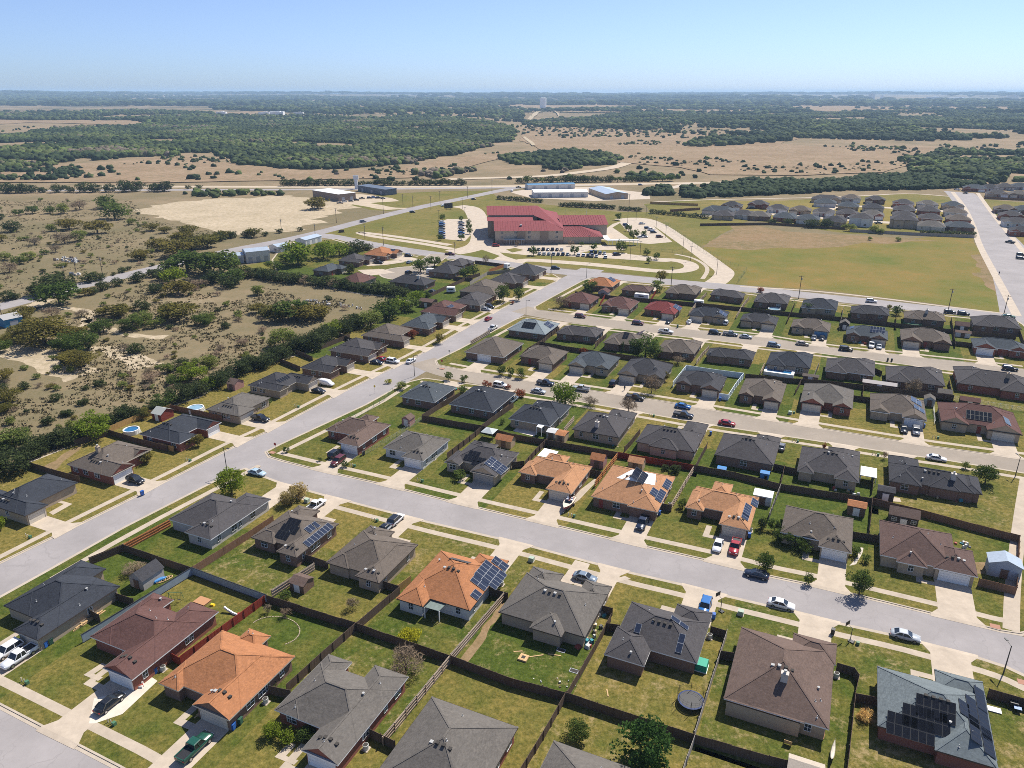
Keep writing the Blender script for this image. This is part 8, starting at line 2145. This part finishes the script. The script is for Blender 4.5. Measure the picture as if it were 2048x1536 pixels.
# yard and street trees with labels of their own
for px, py, w, sp, lab, hr in [
 (464, 988, 52, 'bright', 'bright green tree at the corner of the long and first cross street', 1.05), (580, 1006, 36, 'cream', 'cream flowering shrub nearer the grey corner house', .9), (598, 996, 32, 'cream', 'cream flowering shrub nearer the white pickup', .95),
 (1130, 808, 50, 'bright', 'round bright green tree on the second cross street', .92), (1257, 828, 30, 'bare', 'bare brown tree in front of the black pickup', 1.2), (1180, 812, 26, 'bare', 'small bare tree left of the bare brown tree', .8), (1303, 786, 30, 'bare', 'yellow brown bare tree before the navy house', 1.25),
 (1290, 714, 54, 'green', 'large green yard tree between second and third cross streets', .72), (1004, 750, 17, 'green', 'first of three small street trees on the second cross street', 1.1), (1022, 752, 15, 'green', 'second of three small street trees on the second cross street', 1.1), (1042, 756, 17, 'green', 'third of three small street trees on the second cross street', 1.1),
 (897, 760, 16, 'green', 'small shrub left of two behind the slate blue corner house', 1), (928, 764, 14, 'green', 'small shrub right of two behind the slate blue corner house', .9), (971, 772, 14, 'red', 'first reddish shrub by the white utility car', .8), (980, 774, 11, 'red', 'second reddish shrub by the white utility car', .8), (1016, 778, 12, 'red', 'third reddish shrub right of the white utility car', .8), (1039, 794, 22, 'red', 'red shrub hedge beside the blue pickup', .7), (927, 786, 18, 'green', 'dark shrub on the lawn between slate blue and boxed in houses', .8),
 (1288, 1530, 102, 'deep', 'large deep green tree at the bottom edge below the trampoline', 1.0), (1157, 1478, 44, 'green', 'small round tree above the half hidden grey roof', .85), (820, 1283, 42, 'yellow', 'yellow green bush by the back fence of the orange solar house', .75), (812, 1345, 66, 'bare', 'bare grey bush in the yard of the gabled grey house', .75),
 (545, 1472, 36, 'bright', 'left of two round shrubs at the gabled grey house', .85), (576, 1482, 32, 'bright', 'right of two round shrubs at the gabled grey house', .85), (616, 1478, 36, 'green', 'loose shrub by the porch of the gabled grey house', .8), (545, 1372, 20, 'green', 'low shrub between the orange and the gabled grey houses', .7),
 (1718, 1190, 40, 'green', 'dark street tree casting shade across the road before the long brown house', 1.3), (1530, 1142, 34, 'green', 'small street tree above the dark navy saloon', 1.1), (1616, 1168, 18, 'green', 'thin street tree at the dense shrub house drive', 1.3), (1970, 966, 38, 'green', 'round tree on the bare right corner lot', .95), (1931, 938, 16, 'light', 'small pale shrub near the white saloon on the second cross street', .9),
 (1566, 1085, 34, 'green', 'left of the dense shrubs at the house front', .8), (1590, 1094, 36, 'green', 'middle of the dense shrubs at the house front', .7), (1608, 1104, 28, 'green', 'right of the dense shrubs at the house front', .8), (1707, 1110, 24, 'green', 'shrub between garage and white stepping stones', .8), (1732, 1125, 16, 'green', 'small shrub right of the white stepping stones', .9), (1548, 1062, 22, 'green', 'dark shrub beside the grey fence of the dense shrub house', 1.1), (1523, 1058, 18, 'juniper', 'dark cypress shrub on the fence line beside the arched window house', 1.5), (1365, 1017, 18, 'green', 'round shrub left of the arched window', 1),
 (375, 893, 24, 'oak', 'left olive shrub at the round pool house front', 1), (396, 892, 22, 'oak', 'right olive shrub at the round pool house front', 1.1), (292, 925, 28, 'oak', 'olive shrub by the entry gable of the chimney house', .8), (921, 957, 28, 'green', 'shrub before the stone house with framed panels', .6), (573, 905, 12, 'green', 'clipped round bush on the brown corner house lawn', .9), (690, 934, 13, 'green', 'clipped round bush by the brown corner house drive', .9), (640, 922, 8, 'green', 'tiny round bush on the brown corner house lawn', .9),
 (514, 822, 16, 'oak', 'small shrub by the grey house with the black pickup', .8), (536, 810, 14, 'green', 'dark shrub at the north corner of the grey black pickup house', .9), (824, 676, 22, 'red', 'red leaved shrub at a long street house corner', .75), (880, 686, 20, 'oak', 'small half bare tree on the long street verge', .9), (778, 766, 12, 'yellow', 'yellow shrub by the slate blue house drive', .7), (804, 778, 20, 'light', 'spiky pale shrub row at the slate blue corner house', .7),
 (1037, 600, 20, 'green', 'small dark tree before the house behind the leafy tree', 1.2), (1006, 603, 28, 'green', 'leafy street tree on the long street', 1.15), (1025, 608, 8, 'red', 'small red bush on the long street lawn', .8), (930, 558, 24, 'green', 'round dark tree in the caravan house yard', 1), (947, 551, 20, 'green', 'second round dark tree in the caravan house yard', 1), (841, 545, 32, 'green', 'round dark tree on the turning circle corner', .8), (869, 533, 26, 'green', 'round tree before the turning circle corner house', .75), (700, 547, 18, 'juniper', 'small dark tree before the slate circle house', 1.1), (972, 527, 12, 'bare', 'bare tree on the school road pavement', 1.4),
 (1179, 583, 26, 'green', 'green tree in front of the orange school road house', .75), (1122, 616, 28, 'bare', 'bare tree in front of the maroon corner house', .95), (1314, 583, 24, 'light', 'pale green tree beside the grey brown school road house', .9), (1321, 563, 22, 'oak', 'olive tree beside the school road behind the dark maroon house', .95), (1245, 706, 5, 'juniper', 'thin cypress behind the house with wide solar arrays', 5), (1167, 710, 16, 'red', 'reddish bush left of the slate blue house', 1), (1355, 728, 24, 'bare', 'grey bush at the corner of the white fence', .7),
 (1826, 790, 30, 'bare', 'bare brown tree before the row of roof vents', 1.15), (1617, 625, 20, 'green', 'small tree in the yard of the navy field pole house', .9), (1793, 630, 20, 'green', 'green tree between charcoal and green pool houses', .9), (1704, 633, 14, 'green', 'bush at the wall of the charcoal school road house', 1), (1779, 620, 9, 'oak', 'small olive tree on the school road behind the charcoal house', 1.2), (1521, 584, 14, 'red', 'dark reddish shrub on the school road', .7), (1647, 900, 8, 'red', 'rust coloured sapling on the pale eaved house lawn', 2), (1768, 918, 12, 'bare', 'thin sapling left of the wide charcoal house', 1.4),
 (1330, 762, 14, 'oak', 'yellowish shrub along the navy house side wall', 1.4), (1350, 945, 22, 'juniper', 'dark shrubs along the red back fence', .8), (1330, 940, 16, 'juniper', 'lower dark shrub along the red back fence', .7), (1005, 848, 10, 'green', 'tiny shrub by the navy white patio house', 1), (660, 1240, 0, 'bare', '', 1),
 (535, 1226, 16, 'bare', 'left bare sapling along the back fence of the orange house', 1.2), (572, 1234, 18, 'bare', 'right bare sapling along the back fence of the orange house', 1.2), (706, 1218, 24, 'bare', 'thin bare tree on the lawn below the dark grey house', 1.1), (570, 1196, 26, 'green', 'low green bush by the rusty shed', .5), (270, 1146, 40, 'bare', 'grey bare bush behind the grey barn shed', .5), (2, 1060, 24, 'bright', 'bright green tree at the left edge by the pavement', 1.3), (1726, 1440, 28, 'straw', 'tall straw grass clump beside the slate green house', .8)]:
 if w: tree(px, py, w, sp, lab, hr, shrub=w < 19 or 'shrub' in lab or 'bush' in lab, group='garden trees and shrubs')
SCT = sorted([(1067, 511, 16), (1188, 500, 12), (1149, 509, 16), (1242, 505, 21), (1293, 511, 12), (1313, 519, 12), (1297, 526, 11), (1267, 478, 18), (1287, 474, 11), (1236, 440, 12), (1035, 492, 11), (1142, 492, 11), (1257, 463, 12), (885, 441, 11), (922, 443, 10), (937, 450, 10), (938, 459, 11), (939, 468, 11), (923, 480, 11), (880, 481, 11), (1163, 492, 8)])
for i, (px, py, w) in enumerate(SCT):
 bare = px in (1035, 1142)
 tree(px, py, w, 'bare' if bare else 'green', '%s tree of the school grounds, %s tree from the left' % ('bare' if bare else 'small green', nth(i)), 1.05, 'trees of the school grounds', z=.05)
# groups of trees: hedges and scrub
def group_trees(base, lst, grp, z=0.0, end='from the left', key=lambda t: t[0]):
 order = sorted(lst, key=key)
 names = {'juniper': 'dark juniper', 'oak': 'olive oak', 'green': 'green tree', 'bright': 'bright green tree', 'light': 'pale green tree', 'bare': 'bare grey tree', 'deep': 'deep green tree'}
 cnt = {}
 tot = {}
 for t in order: tot[t[3]] = tot.get(t[3], 0) + 1
 for t in order:
  px, py, w, sp = t; i = cnt.get(sp, 0); cnt[sp] = i + 1
  lab = '%s %s' % (names[sp], base) + (', %s %s' % (nth(i), end) if tot[sp] > 1 else '')
  tree(px, py, w, sp, lab, None, grp, z=z)
J, O, Gn, B_, Lt, Ba = 'juniper', 'oak', 'green', 'bright', 'light', 'bare'
group_trees('in the hedge behind the west houses', [(24, 948, 74, J), (-20, 955, 60, J), (30, 900, 60, Lt), (5, 905, 44, Gn), (82, 903, 52, J), (60, 915, 44, J), (123, 890, 54, J), (104, 893, 40, J), (150, 880, 40, J), (185, 874, 70, B_), (239, 842, 50, J), (222, 852, 36, J), (262, 838, 40, J), (284, 836, 36, O), (306, 824, 38, J), (330, 815, 42, Gn), (359, 802, 50, J), (380, 794, 42, J), (400, 788, 42, J), (434, 774, 44, J), (418, 778, 34, B_), (451, 762, 38, J), (478, 748, 50, J), (500, 738, 38, J), (523, 735, 48, J), (545, 724, 42, J), (562, 718, 42, J), (567, 694, 52, Lt), (590, 704, 46, J), (605, 700, 50, J), (625, 698, 50, J), (642, 688, 46, J), (655, 680, 44, J), (666, 668, 40, B_), (690, 664, 42, J), (706, 656, 42, J), (722, 650, 38, J), (742, 655, 48, Lt), (765, 640, 40, Gn), (778, 634, 56, Gn), (800, 622, 40, B_), (818, 622, 38, Gn), (833, 606, 34, B_), (848, 598, 26, Gn)], 'hedge trees behind the west houses', 0)
group_trees('in the dark hedge below the turning circle', [(500 + i * 14, 552 + (i * 1.9 if i > 6 else i * 2.4), R.choice((26, 30, 34)), J if i % 4 else R.choice((J, Ba, O))) for i in range(23)], 'hedge below the turning circle', 0)
group_trees('around the white barns', [(598, 530, 62, B_), (648, 518, 46, B_), (680, 512, 34, B_), (716, 503, 34, J), (700, 508, 26, J), (549, 541, 30, Gn), (572, 524, 30, Lt), (430, 520, 30, O), (470, 535, 24, Gn), (555, 505, 14, Ba), (735, 500, 20, J)], 'trees around the white barns', 0)
group_trees('in the scrub above the farm road', [(26, 463, 32, J), (4, 482, 24, O), (139, 459, 42, O), (195, 467, 46, O), (104, 463, 20, Lt), (264, 449, 17, Lt), (303, 462, 27, O), (329, 466, 24, O), (230, 438, 50, Gn), (213, 416, 38, Gn), (101, 427, 22, Gn), (66, 427, 24, Gn), (38, 431, 20, Gn), (281, 519, 38, O), (350, 512, 60, O), (320, 500, 44, O), (383, 500, 52, O), (415, 494, 50, O), (365, 485, 40, O), (440, 482, 26, J), (448, 478, 30, O), (462, 476, 22, J), (508, 474, 32, O), (492, 474, 18, J), (377, 470, 36, O), (112, 504, 22, Ba), (89, 509, 16, Gn), (70, 490, 26, Ba), (130, 488, 40, Ba), (160, 482, 30, Lt), (0, 440, 20, J), (160, 420, 30, Ba), (128, 427, 26, Lt), (636, 418, 44, O), (640, 416, 22, O), (10, 520, 24, Lt), (40, 528, 26, Lt), (60, 520, 24, Lt), (20, 545, 30, Ba), (560, 466, 14, J), (600, 462, 12, J), (530, 472, 14, J)], 'scrub trees above the farm road', 0)
group_trees('along the farm road', [(178, 564, 32, J), (201, 560, 22, J), (245, 545, 16, J), (256, 540, 12, J), (226, 551, 10, J), (305, 532, 10, J), (276, 564, 30, J), (120, 578, 56, J), (95, 588, 56, J), (75, 592, 40, J), (142, 573, 22, J), (120, 610, 72, Gn), (16, 600, 28, J), (32, 598, 20, J), (170, 592, 28, O), (186, 588, 20, J), (205, 580, 28, J), (235, 572, 24, J), (310, 553, 28, J), (339, 546, 40, Gn), (377, 544, 66, Gn), (410, 545, 62, Gn), (443, 550, 74, Gn), (470, 566, 44, Gn), (425, 566, 40, J), (460, 575, 36, J), (350, 565, 44, B_), (330, 560, 34, J), (490, 556, 36, J)], 'trees along the farm road', 0)
group_trees('in the tan scrub west of the houses', [(358, 590, 54, O), (312, 585, 28, J), (399, 575, 28, Ba), (287, 620, 30, J), (235, 634, 50, O), (212, 630, 30, O), (358, 640, 66, O), (335, 632, 40, Gn), (208, 665, 42, Gn), (192, 660, 26, Gn), (265, 660, 42, Gn), (285, 650, 40, Lt), (309, 655, 28, Lt), (164, 634, 24, Ba), (104, 634, 32, Ba), (49, 642, 52, O), (90, 688, 96, O), (60, 676, 60, O), (142, 682, 56, O), (160, 704, 64, Gn), (130, 700, 44, Gn), (405, 650, 36, Gn), (420, 645, 26, Lt), (453, 656, 20, J), (517, 626, 34, O), (530, 632, 24, J), (560, 640, 60, O), (590, 640, 64, Gn), (620, 640, 60, O), (640, 636, 40, O), (545, 632, 36, J), (516, 590, 26, Lt), (160, 735, 62, O), (140, 725, 44, O), (270, 706, 30, J), (364, 738, 34, J), (419, 735, 34, Lt), (391, 730, 20, Lt), (304, 763, 34, Ba), (335, 745, 26, Lt), (345, 764, 22, Lt), (383, 760, 50, B_), (350, 770, 28, Gn), (20, 805, 50, O), (7, 760, 40, O), (5, 825, 34, O), (20, 690, 44, O), (0, 705, 40, Gn), (485, 690, 24, Ba), (525, 665, 20, Ba), (250, 700, 20, Ba), (440, 700, 18, Ba), (690, 620, 16, Ba), (657, 600, 14, J)], 'scrub trees west of the houses', 0)
group_trees('in the hedge along the highway', [(6 + i * 27 + R.uniform(-6, 6), 386 - i * .25, R.choice((18, 24, 30)), J) for i in range(13)] + [(250, 377, 26, J), (280, 377, 24, J), (315, 377, 16, J), (377, 378, 12, J), (398, 378, 13, J), (130, 377, 10, J)], 'hedge along the highway', 0)
group_trees('in the tree row north of the junction', [(572 + i * 13, 371.5 - (i * .05), R.choice((14, 17, 20)), J) for i in range(28)] + [(1040 + i * 15, 366 - i * .18, R.choice((16, 20, 22)), R.choice((J, Gn, J))) for i in range(21)], 'tree row north of the junction', 0)
group_trees('in the hedge behind the school', [(1000 + i * 10, 399 + i * .75, R.choice((11, 13)), J) for i in range(9)] + [(1124 + i * 9.2, 413 + i * .45, R.choice((13, 15)), J) for i in range(12)] + [(1242 + i * 9, 420 + i * .6, 12, J) for i in range(5)] + [(1306 + i * 10.5, 427 + i * 1.0, R.choice((11, 14)), J) for i in range(11)], 'hedge behind the school', 0)
group_trees('along the edge of the far subdivision', [(1545, 449, 17, J), (1575, 449, 18, J), (1622, 455, 25, J), (1649, 456, 27, J), (1657, 441, 12, Lt), (1700, 462, 20, Lt), (1690, 458, 14, Lt), (1748, 466, 20, Lt), (1760, 468, 15, Lt), (1796, 482, 12, Lt), (1740, 480, 10, Lt)] + [(1848 + i * 12, 470 + i * .5, 16, J) for i in range(9)], 'trees at the edge of the far subdivision', 0)
# single bushes dotted over the scrub: individuals of one look share a label
bl = random.Random(21)
def in_poly(x, y, p):
 c = False
 for a, b in zip(p, p[1:] + p[:1]):
  if (a[1] > y) != (b[1] > y) and x < (b[0] - a[0]) * (y - a[1]) / (b[1] - a[1]) + a[0]: c = not c
 return c
SCRUB1 = [(0, 640), (150, 610), (280, 570), (420, 560), (560, 580), (700, 600), (560, 690), (330, 800), (200, 860), (0, 880)]
SCRUB2 = [(0, 400), (260, 400), (300, 440), (480, 472), (300, 530), (0, 600)]
def bushes(poly, n, lab, grp, w0, w1, kinds):
 k = 0
 while k < n:
  px, py = bl.uniform(min(p[0] for p in poly), max(p[0] for p in poly)), bl.uniform(min(p[1] for p in poly), max(p[1] for p in poly))
  if not in_poly(px, py, poly): continue
  w = bl.uniform(w0, w1) * (.5 + .5 * (py - 380) / 400); sp = bl.choice(kinds)
  nm = {'juniper': 'small dark juniper bush', 'bare': 'low grey twiggy bush', 'light': 'low pale green bush', 'oak': 'low olive bush'}[sp]
  tree(px, py, w, sp, nm + ' ' + lab, None, nm + ' ' + grp, True, 0); k += 1
for px, py, w in [(50, 778, 22), (173, 779, 14), (200, 772, 20), (111, 801, 21), (166, 809, 21), (133, 831, 21), (94, 849, 24), (54, 862, 14), (253, 781, 9), (340, 658, 14), (436, 622, 12)]:
 tree(px, py, w, 'juniper', 'small dark juniper bush on the tan scrub west of the houses', None, 'small dark juniper bush on the west scrub', True, 0)
bushes(SCRUB1, 120, 'on the tan scrub west of the houses', 'on the west scrub', 8, 20, ['juniper', 'bare', 'bare', 'light', 'light', 'oak'])
bushes(SCRUB2, 95, 'on the scrub above the farm road', 'on the scrub above the farm road', 8, 20, ['juniper', 'bare', 'bare', 'light', 'light', 'oak'])

# ------------------------------------------------------------------ woodland: one mass
ICO_V, ICO_F = [], []
t = (1 + 5 ** .5) / 2
ICO_V = np.array([(-1, t, 0), (1, t, 0), (-1, -t, 0), (1, -t, 0), (0, -1, t), (0, 1, t), (0, -1, -t), (0, 1, -t), (t, 0, -1), (t, 0, 1), (-t, 0, -1), (-t, 0, 1)], float) / (1 + t * t) ** .5
ICO_F = np.array([(0, 11, 5), (0, 5, 1), (0, 1, 7), (0, 7, 10), (0, 10, 11), (1, 5, 9), (5, 11, 4), (11, 10, 2), (10, 7, 6), (7, 1, 8), (3, 9, 4), (3, 4, 2), (3, 2, 6), (3, 6, 8), (3, 8, 9), (4, 9, 5), (2, 4, 11), (6, 2, 10), (8, 6, 7), (9, 8, 1)])
def subdiv(V, F):
 V = list(map(tuple, V)); m = {}; o = []
 def mid(a, b):
  k = (min(a, b), max(a, b))
  if k not in m:
   q = (np.array(V[a]) + np.array(V[b])) / 2; q /= np.linalg.norm(q); m[k] = len(V); V.append(tuple(q))
  return m[k]
 for a, b, c in F:
  x, y, z = mid(a, b), mid(b, c), mid(c, a); o += [(a, x, z), (b, y, x), (c, z, y), (x, y, z)]
 return np.array(V), np.array(o)
ICO2_V, ICO2_F = subdiv(ICO_V, ICO_F)
def forest_mat():
 b = NB('woodland_foliage', .9, .05)
 at = b.n('ShaderNodeAttribute', attribute_name='hue'); sp = b.n('ShaderNodeSeparateColor'); b.l(at.outputs['Color'], sp.inputs[0])
 nd = b.ramp(sp.outputs[0], [(0.0, (.026, .040, .021)), (.35, (.040, .058, .026)), (.55, (.068, .086, .032)), (.72, (.095, .132, .040)), (.85, (.105, .09, .064)), (1.0, (.15, .125, .10))])
 n = b.noise(b.pos(), .35, 3, .8)
 b.color(b.mix(1.0, nd, b.mix(b.ramp(n, [(.3, 0.0), (.7, 1.0)]), (.6, .62, .6), (1.4, 1.35, 1.3)), 'MULTIPLY'))
 return b.m
FMAT = forest_mat()
fg = np.random.default_rng(5)
def forest(polys, spacing, smin, smax, hue=(0, 1), gap=.38, res=1, name='woodland', seed=0, zs=.8):
 pts = []
 for poly in polys:
  w = [P(*q) for q in poly]
  xs = [q[0] for q in w]; ys = [q[1] for q in w]
  nx, ny = int((max(xs) - min(xs)) / spacing) + 1, int((max(ys) - min(ys)) / spacing) + 1
  for i in range(nx):
   for j in range(ny):
    x, y = min(xs) + (i + fg.random()) * spacing, min(ys) + (j + fg.random()) * spacing
    wob = (26 * noise.noise((x / 70, y / 70, 3)) * spacing / 8, 26 * noise.noise((x / 70, y / 70, 8)) * spacing / 8)
    if not in_poly(x + wob[0], y + wob[1], w): continue
    d = noise.noise((x / 170 * 8 / spacing, y / 170 * 8 / spacing, seed)) + .5 * noise.noise((x / 45, y / 45, seed + 4))
    if d < gap - .75 + .0: continue
    pts.append((x, y, terrain(x, y), noise.noise((x / 140, y / 140, 11 + seed))))
 if not pts: return
 pts = np.array(pts); n = len(pts)
 V0, F0 = (ICO_V, ICO_F) if res == 1 else (ICO2_V, ICO2_F)
 k = len(V0)
 s = smin + (smax - smin) * fg.random(n) ** 1.5
 jit = 1 + .38 * (fg.random((n, k)) - .5) * 2
 V = V0[None] * jit[:, :, None] * s[:, None, None] * np.array([1, 1, zs])
 a = fg.random(n) * 6.28; ca, sa = np.cos(a)[:, None], np.sin(a)[:, None]
 X = V[:, :, 0] * ca - V[:, :, 1] * sa; Y = V[:, :, 0] * sa + V[:, :, 1] * ca
 V = np.stack([X + pts[:, 0:1], Y + pts[:, 1:2], V[:, :, 2] + pts[:, 2:3] + s[:, None] * .45], 2)
 F = F0[None] + (np.arange(n) * k)[:, None, None]
 h = np.clip(hue[0] + (hue[1] - hue[0]) * (.5 + .9 * pts[:, 3] + .55 * (fg.random(n) - .5)), 0, 1)
 me = np_mesh(name, V.reshape(-1, 3), F.reshape(-1, 3), FMAT, np.repeat(h, k))
 o = link(me, name); o['kind'] = 'stuff'
 print('forest', name, n)
FOREST1 = [[(-60, 275), (120, 257), (260, 252), (400, 243), (560, 240), (700, 236), (860, 234), (960, 236), (1030, 262), (1020, 280), (960, 300), (900, 310), (820, 330), (700, 336), (560, 340), (480, 330), (400, 312), (330, 314), (250, 318), (120, 330), (-60, 345)]]
forest(FOREST1, 9.0, 3.4, 6.5, (0.0, .85), .46, 2, 'woodland', 0)
forest([[(1830, 312), (1900, 300), (2080, 300), (2120, 365), (1960, 362), (1870, 352), (1800, 345)], [(1000, 318), (1080, 307), (1150, 302), (1235, 312), (1220, 335), (1110, 343), (1030, 330)], [(1235, 345), (1330, 335), (1420, 345), (1400, 356), (1300, 362), (1240, 358)], [(810, 352), (930, 330), (950, 345), (860, 358)]], 8.0, 2.8, 6.0, (0.05, .9), .66, 2, 'woodland', 3)
forest([[(1284, 392), (1300, 380), (1345, 374), (1356, 384), (1340, 392)], [(1362, 393), (1376, 378), (1400, 377), (1410, 390), (1395, 397)], [(1412, 392), (1416, 372), (1480, 363), (1600, 365), (1690, 362), (1720, 356), (1860, 353), (1960, 356), (1990, 366), (1930, 377), (1830, 378), (1700, 383), (1620, 386), (1520, 393), (1440, 394)]], 5.2, 2.8, 4.6, (0, .3), .1, 2, 'woodland', 6)
forest([[(1040, 240), (1300, 226), (1500, 233), (1700, 223), (2100, 232), (2100, 268), (1900, 280), (1600, 277), (1400, 268), (1200, 258), (1050, 250)], [(1360, 290), (1420, 276), (1560, 276), (1540, 290), (1420, 294)]], 14, 5.0, 9.5, (0.0, .7), .58, 1, 'woodland', 9)
forest([[(-120, 226), (200, 223), (420, 225), (440, 236), (200, 241), (-120, 240)], [(240, 238), (420, 232), (560, 232), (760, 236), (800, 232), (1040, 226), (1040, 240), (860, 236), (560, 244), (300, 250)]], 20, 7, 12, (.0, .8), .60, 1, 'woodland', 12)
forest([[(420, 216), (700, 204), (1000, 212), (1060, 226), (800, 232), (640, 226), (460, 222)], [(1040, 222), (1400, 214), (2100, 214), (2100, 230), (1700, 222), (1500, 230), (1300, 226)]], 34, 11, 20, (0, .7), .64, 1, 'woodland', 15, .6)
forest([[(-400, 203), (100, 198), (600, 198), (1100, 202), (1700, 203), (2400, 206), (2400, 215), (1700, 213), (1100, 211), (700, 206), (500, 213), (-400, 212)]], 62, 20, 38, (0, .6), .70, 1, 'woodland', 18, .45)
forest([[(-700, 192), (400, 191), (1200, 192), (2600, 193), (2600, 204), (1700, 203), (1100, 202), (600, 198), (100, 198), (-700, 201)]], 150, 45, 85, (0, .5), .70, 1, 'woodland', 21, .2)
# loose bushes over the far pasture
forest([[(120, 345), (260, 322), (380, 312), (480, 332), (600, 345), (560, 362), (200, 362)], [(700, 340), (900, 320), (1010, 305), (1010, 330), (880, 350), (740, 358)], [(1250, 275), (1560, 292), (1800, 292), (1850, 330), (1700, 350), (1400, 352), (1280, 335)], [(-40, 352), (120, 345), (150, 366), (-40, 368)]], 13, 1.2, 3.4, (0, .6), .86, 2, 'scattered_bushes', 24)
forest([[(-60, 330), (110, 326), (180, 345), (120, 362), (-60, 360)], [(380, 385), (560, 380), (620, 384), (560, 392), (420, 396)]], 8, 2.0, 4.2, (.1, .9), .5, 2, 'scattered_bushes', 26)
forest([SCRUB1, SCRUB2], 3.4, .25, .7, (.3, 1.0), 1.32, 2, 'undergrowth', 31, .5)
forest([[(-60, 235), (1000, 215), (2100, 222), (2100, 360), (1250, 362), (560, 364), (-60, 362)]], 26, 2.2, 4.6, (0, .9), .97, 2, 'scattered_trees', 41)
# grass tufts and brush over the near scrub
tufts = []
for poly in (SCRUB1, SCRUB2):
 w = [P(*q) for q in poly]; xs = [q[0] for q in w]; ys = [q[1] for q in w]
 for _ in range(11000):
  x, y = fg.uniform(min(xs), max(xs)), fg.uniform(min(ys), max(ys))
  if in_poly(x, y, w) and noise.noise((x / 30, y / 30, 2)) + .4 * noise.noise((x / 8, y / 8, 6)) > -.05: tufts.append((x, y))
tf = np.array(tufts); n = len(tf)
k = 5
c = np.repeat(tf, k, 0) + fg.normal(size=(n * k, 2)) * .35
ang = fg.random(n * k) * 6.28; hgt_ = .25 + .45 * fg.random(n * k); wd = .12 + .22 * fg.random(n * k)
dx, dy = np.cos(ang) * wd, np.sin(ang) * wd
lean = fg.normal(size=(n * k, 2)) * .2
V = np.stack([np.stack([c[:, 0] - dx, c[:, 1] - dy, np.zeros(n * k)], 1), np.stack([c[:, 0] + dx, c[:, 1] + dy, np.zeros(n * k)], 1), np.stack([c[:, 0] + lean[:, 0], c[:, 1] + lean[:, 1], hgt_], 1)], 1).reshape(-1, 3)
tm = NB('dry_tufts', .95, .05); at = tm.n('ShaderNodeAttribute', attribute_name='hue'); spn = tm.n('ShaderNodeSeparateColor'); tm.l(at.outputs['Color'], spn.inputs[0])
tm.color(tm.ramp(spn.outputs[0], [(0, (.085, .088, .038)), (.45, (.15, .128, .064)), (1, (.25, .19, .11))]))
o = link(np_mesh('dry_grass', V, np.arange(3 * n * k).reshape(-1, 3), tm.m, np.repeat(fg.random(n * k), 3)), 'dry_grass'); o['kind'] = 'stuff'

# ------------------------------------------------------------------ haze
hz = MB(); hz.box((0, 0, -24), (52000, 52000, 24 + 132))
ho = hz.build('haze', []); ho['kind'] = 'stuff'
hm = bpy.data.materials.new('haze_air'); hm.use_nodes = True
ntz = hm.node_tree
for n_ in list(ntz.nodes): ntz.nodes.remove(n_)
vo = ntz.nodes.new('ShaderNodeVolumePrincipled'); vo.inputs['Color'].default_value = (.50, .73, 1.0, 1); vo.inputs['Density'].default_value = HAZE; vo.inputs['Anisotropy'].default_value = .1
om = ntz.nodes.new('ShaderNodeOutputMaterial'); ntz.links.new(vo.outputs[0], om.inputs['Volume'])
ho.data.materials.append(hm)

dup = {l: o for l, o in USED.items() if len(o) > 1}
for l, o in list(dup.items())[:40]: print('DUP', len(o), l)
print('objects', len(bpy.data.objects), 'dup labels', len(dup))
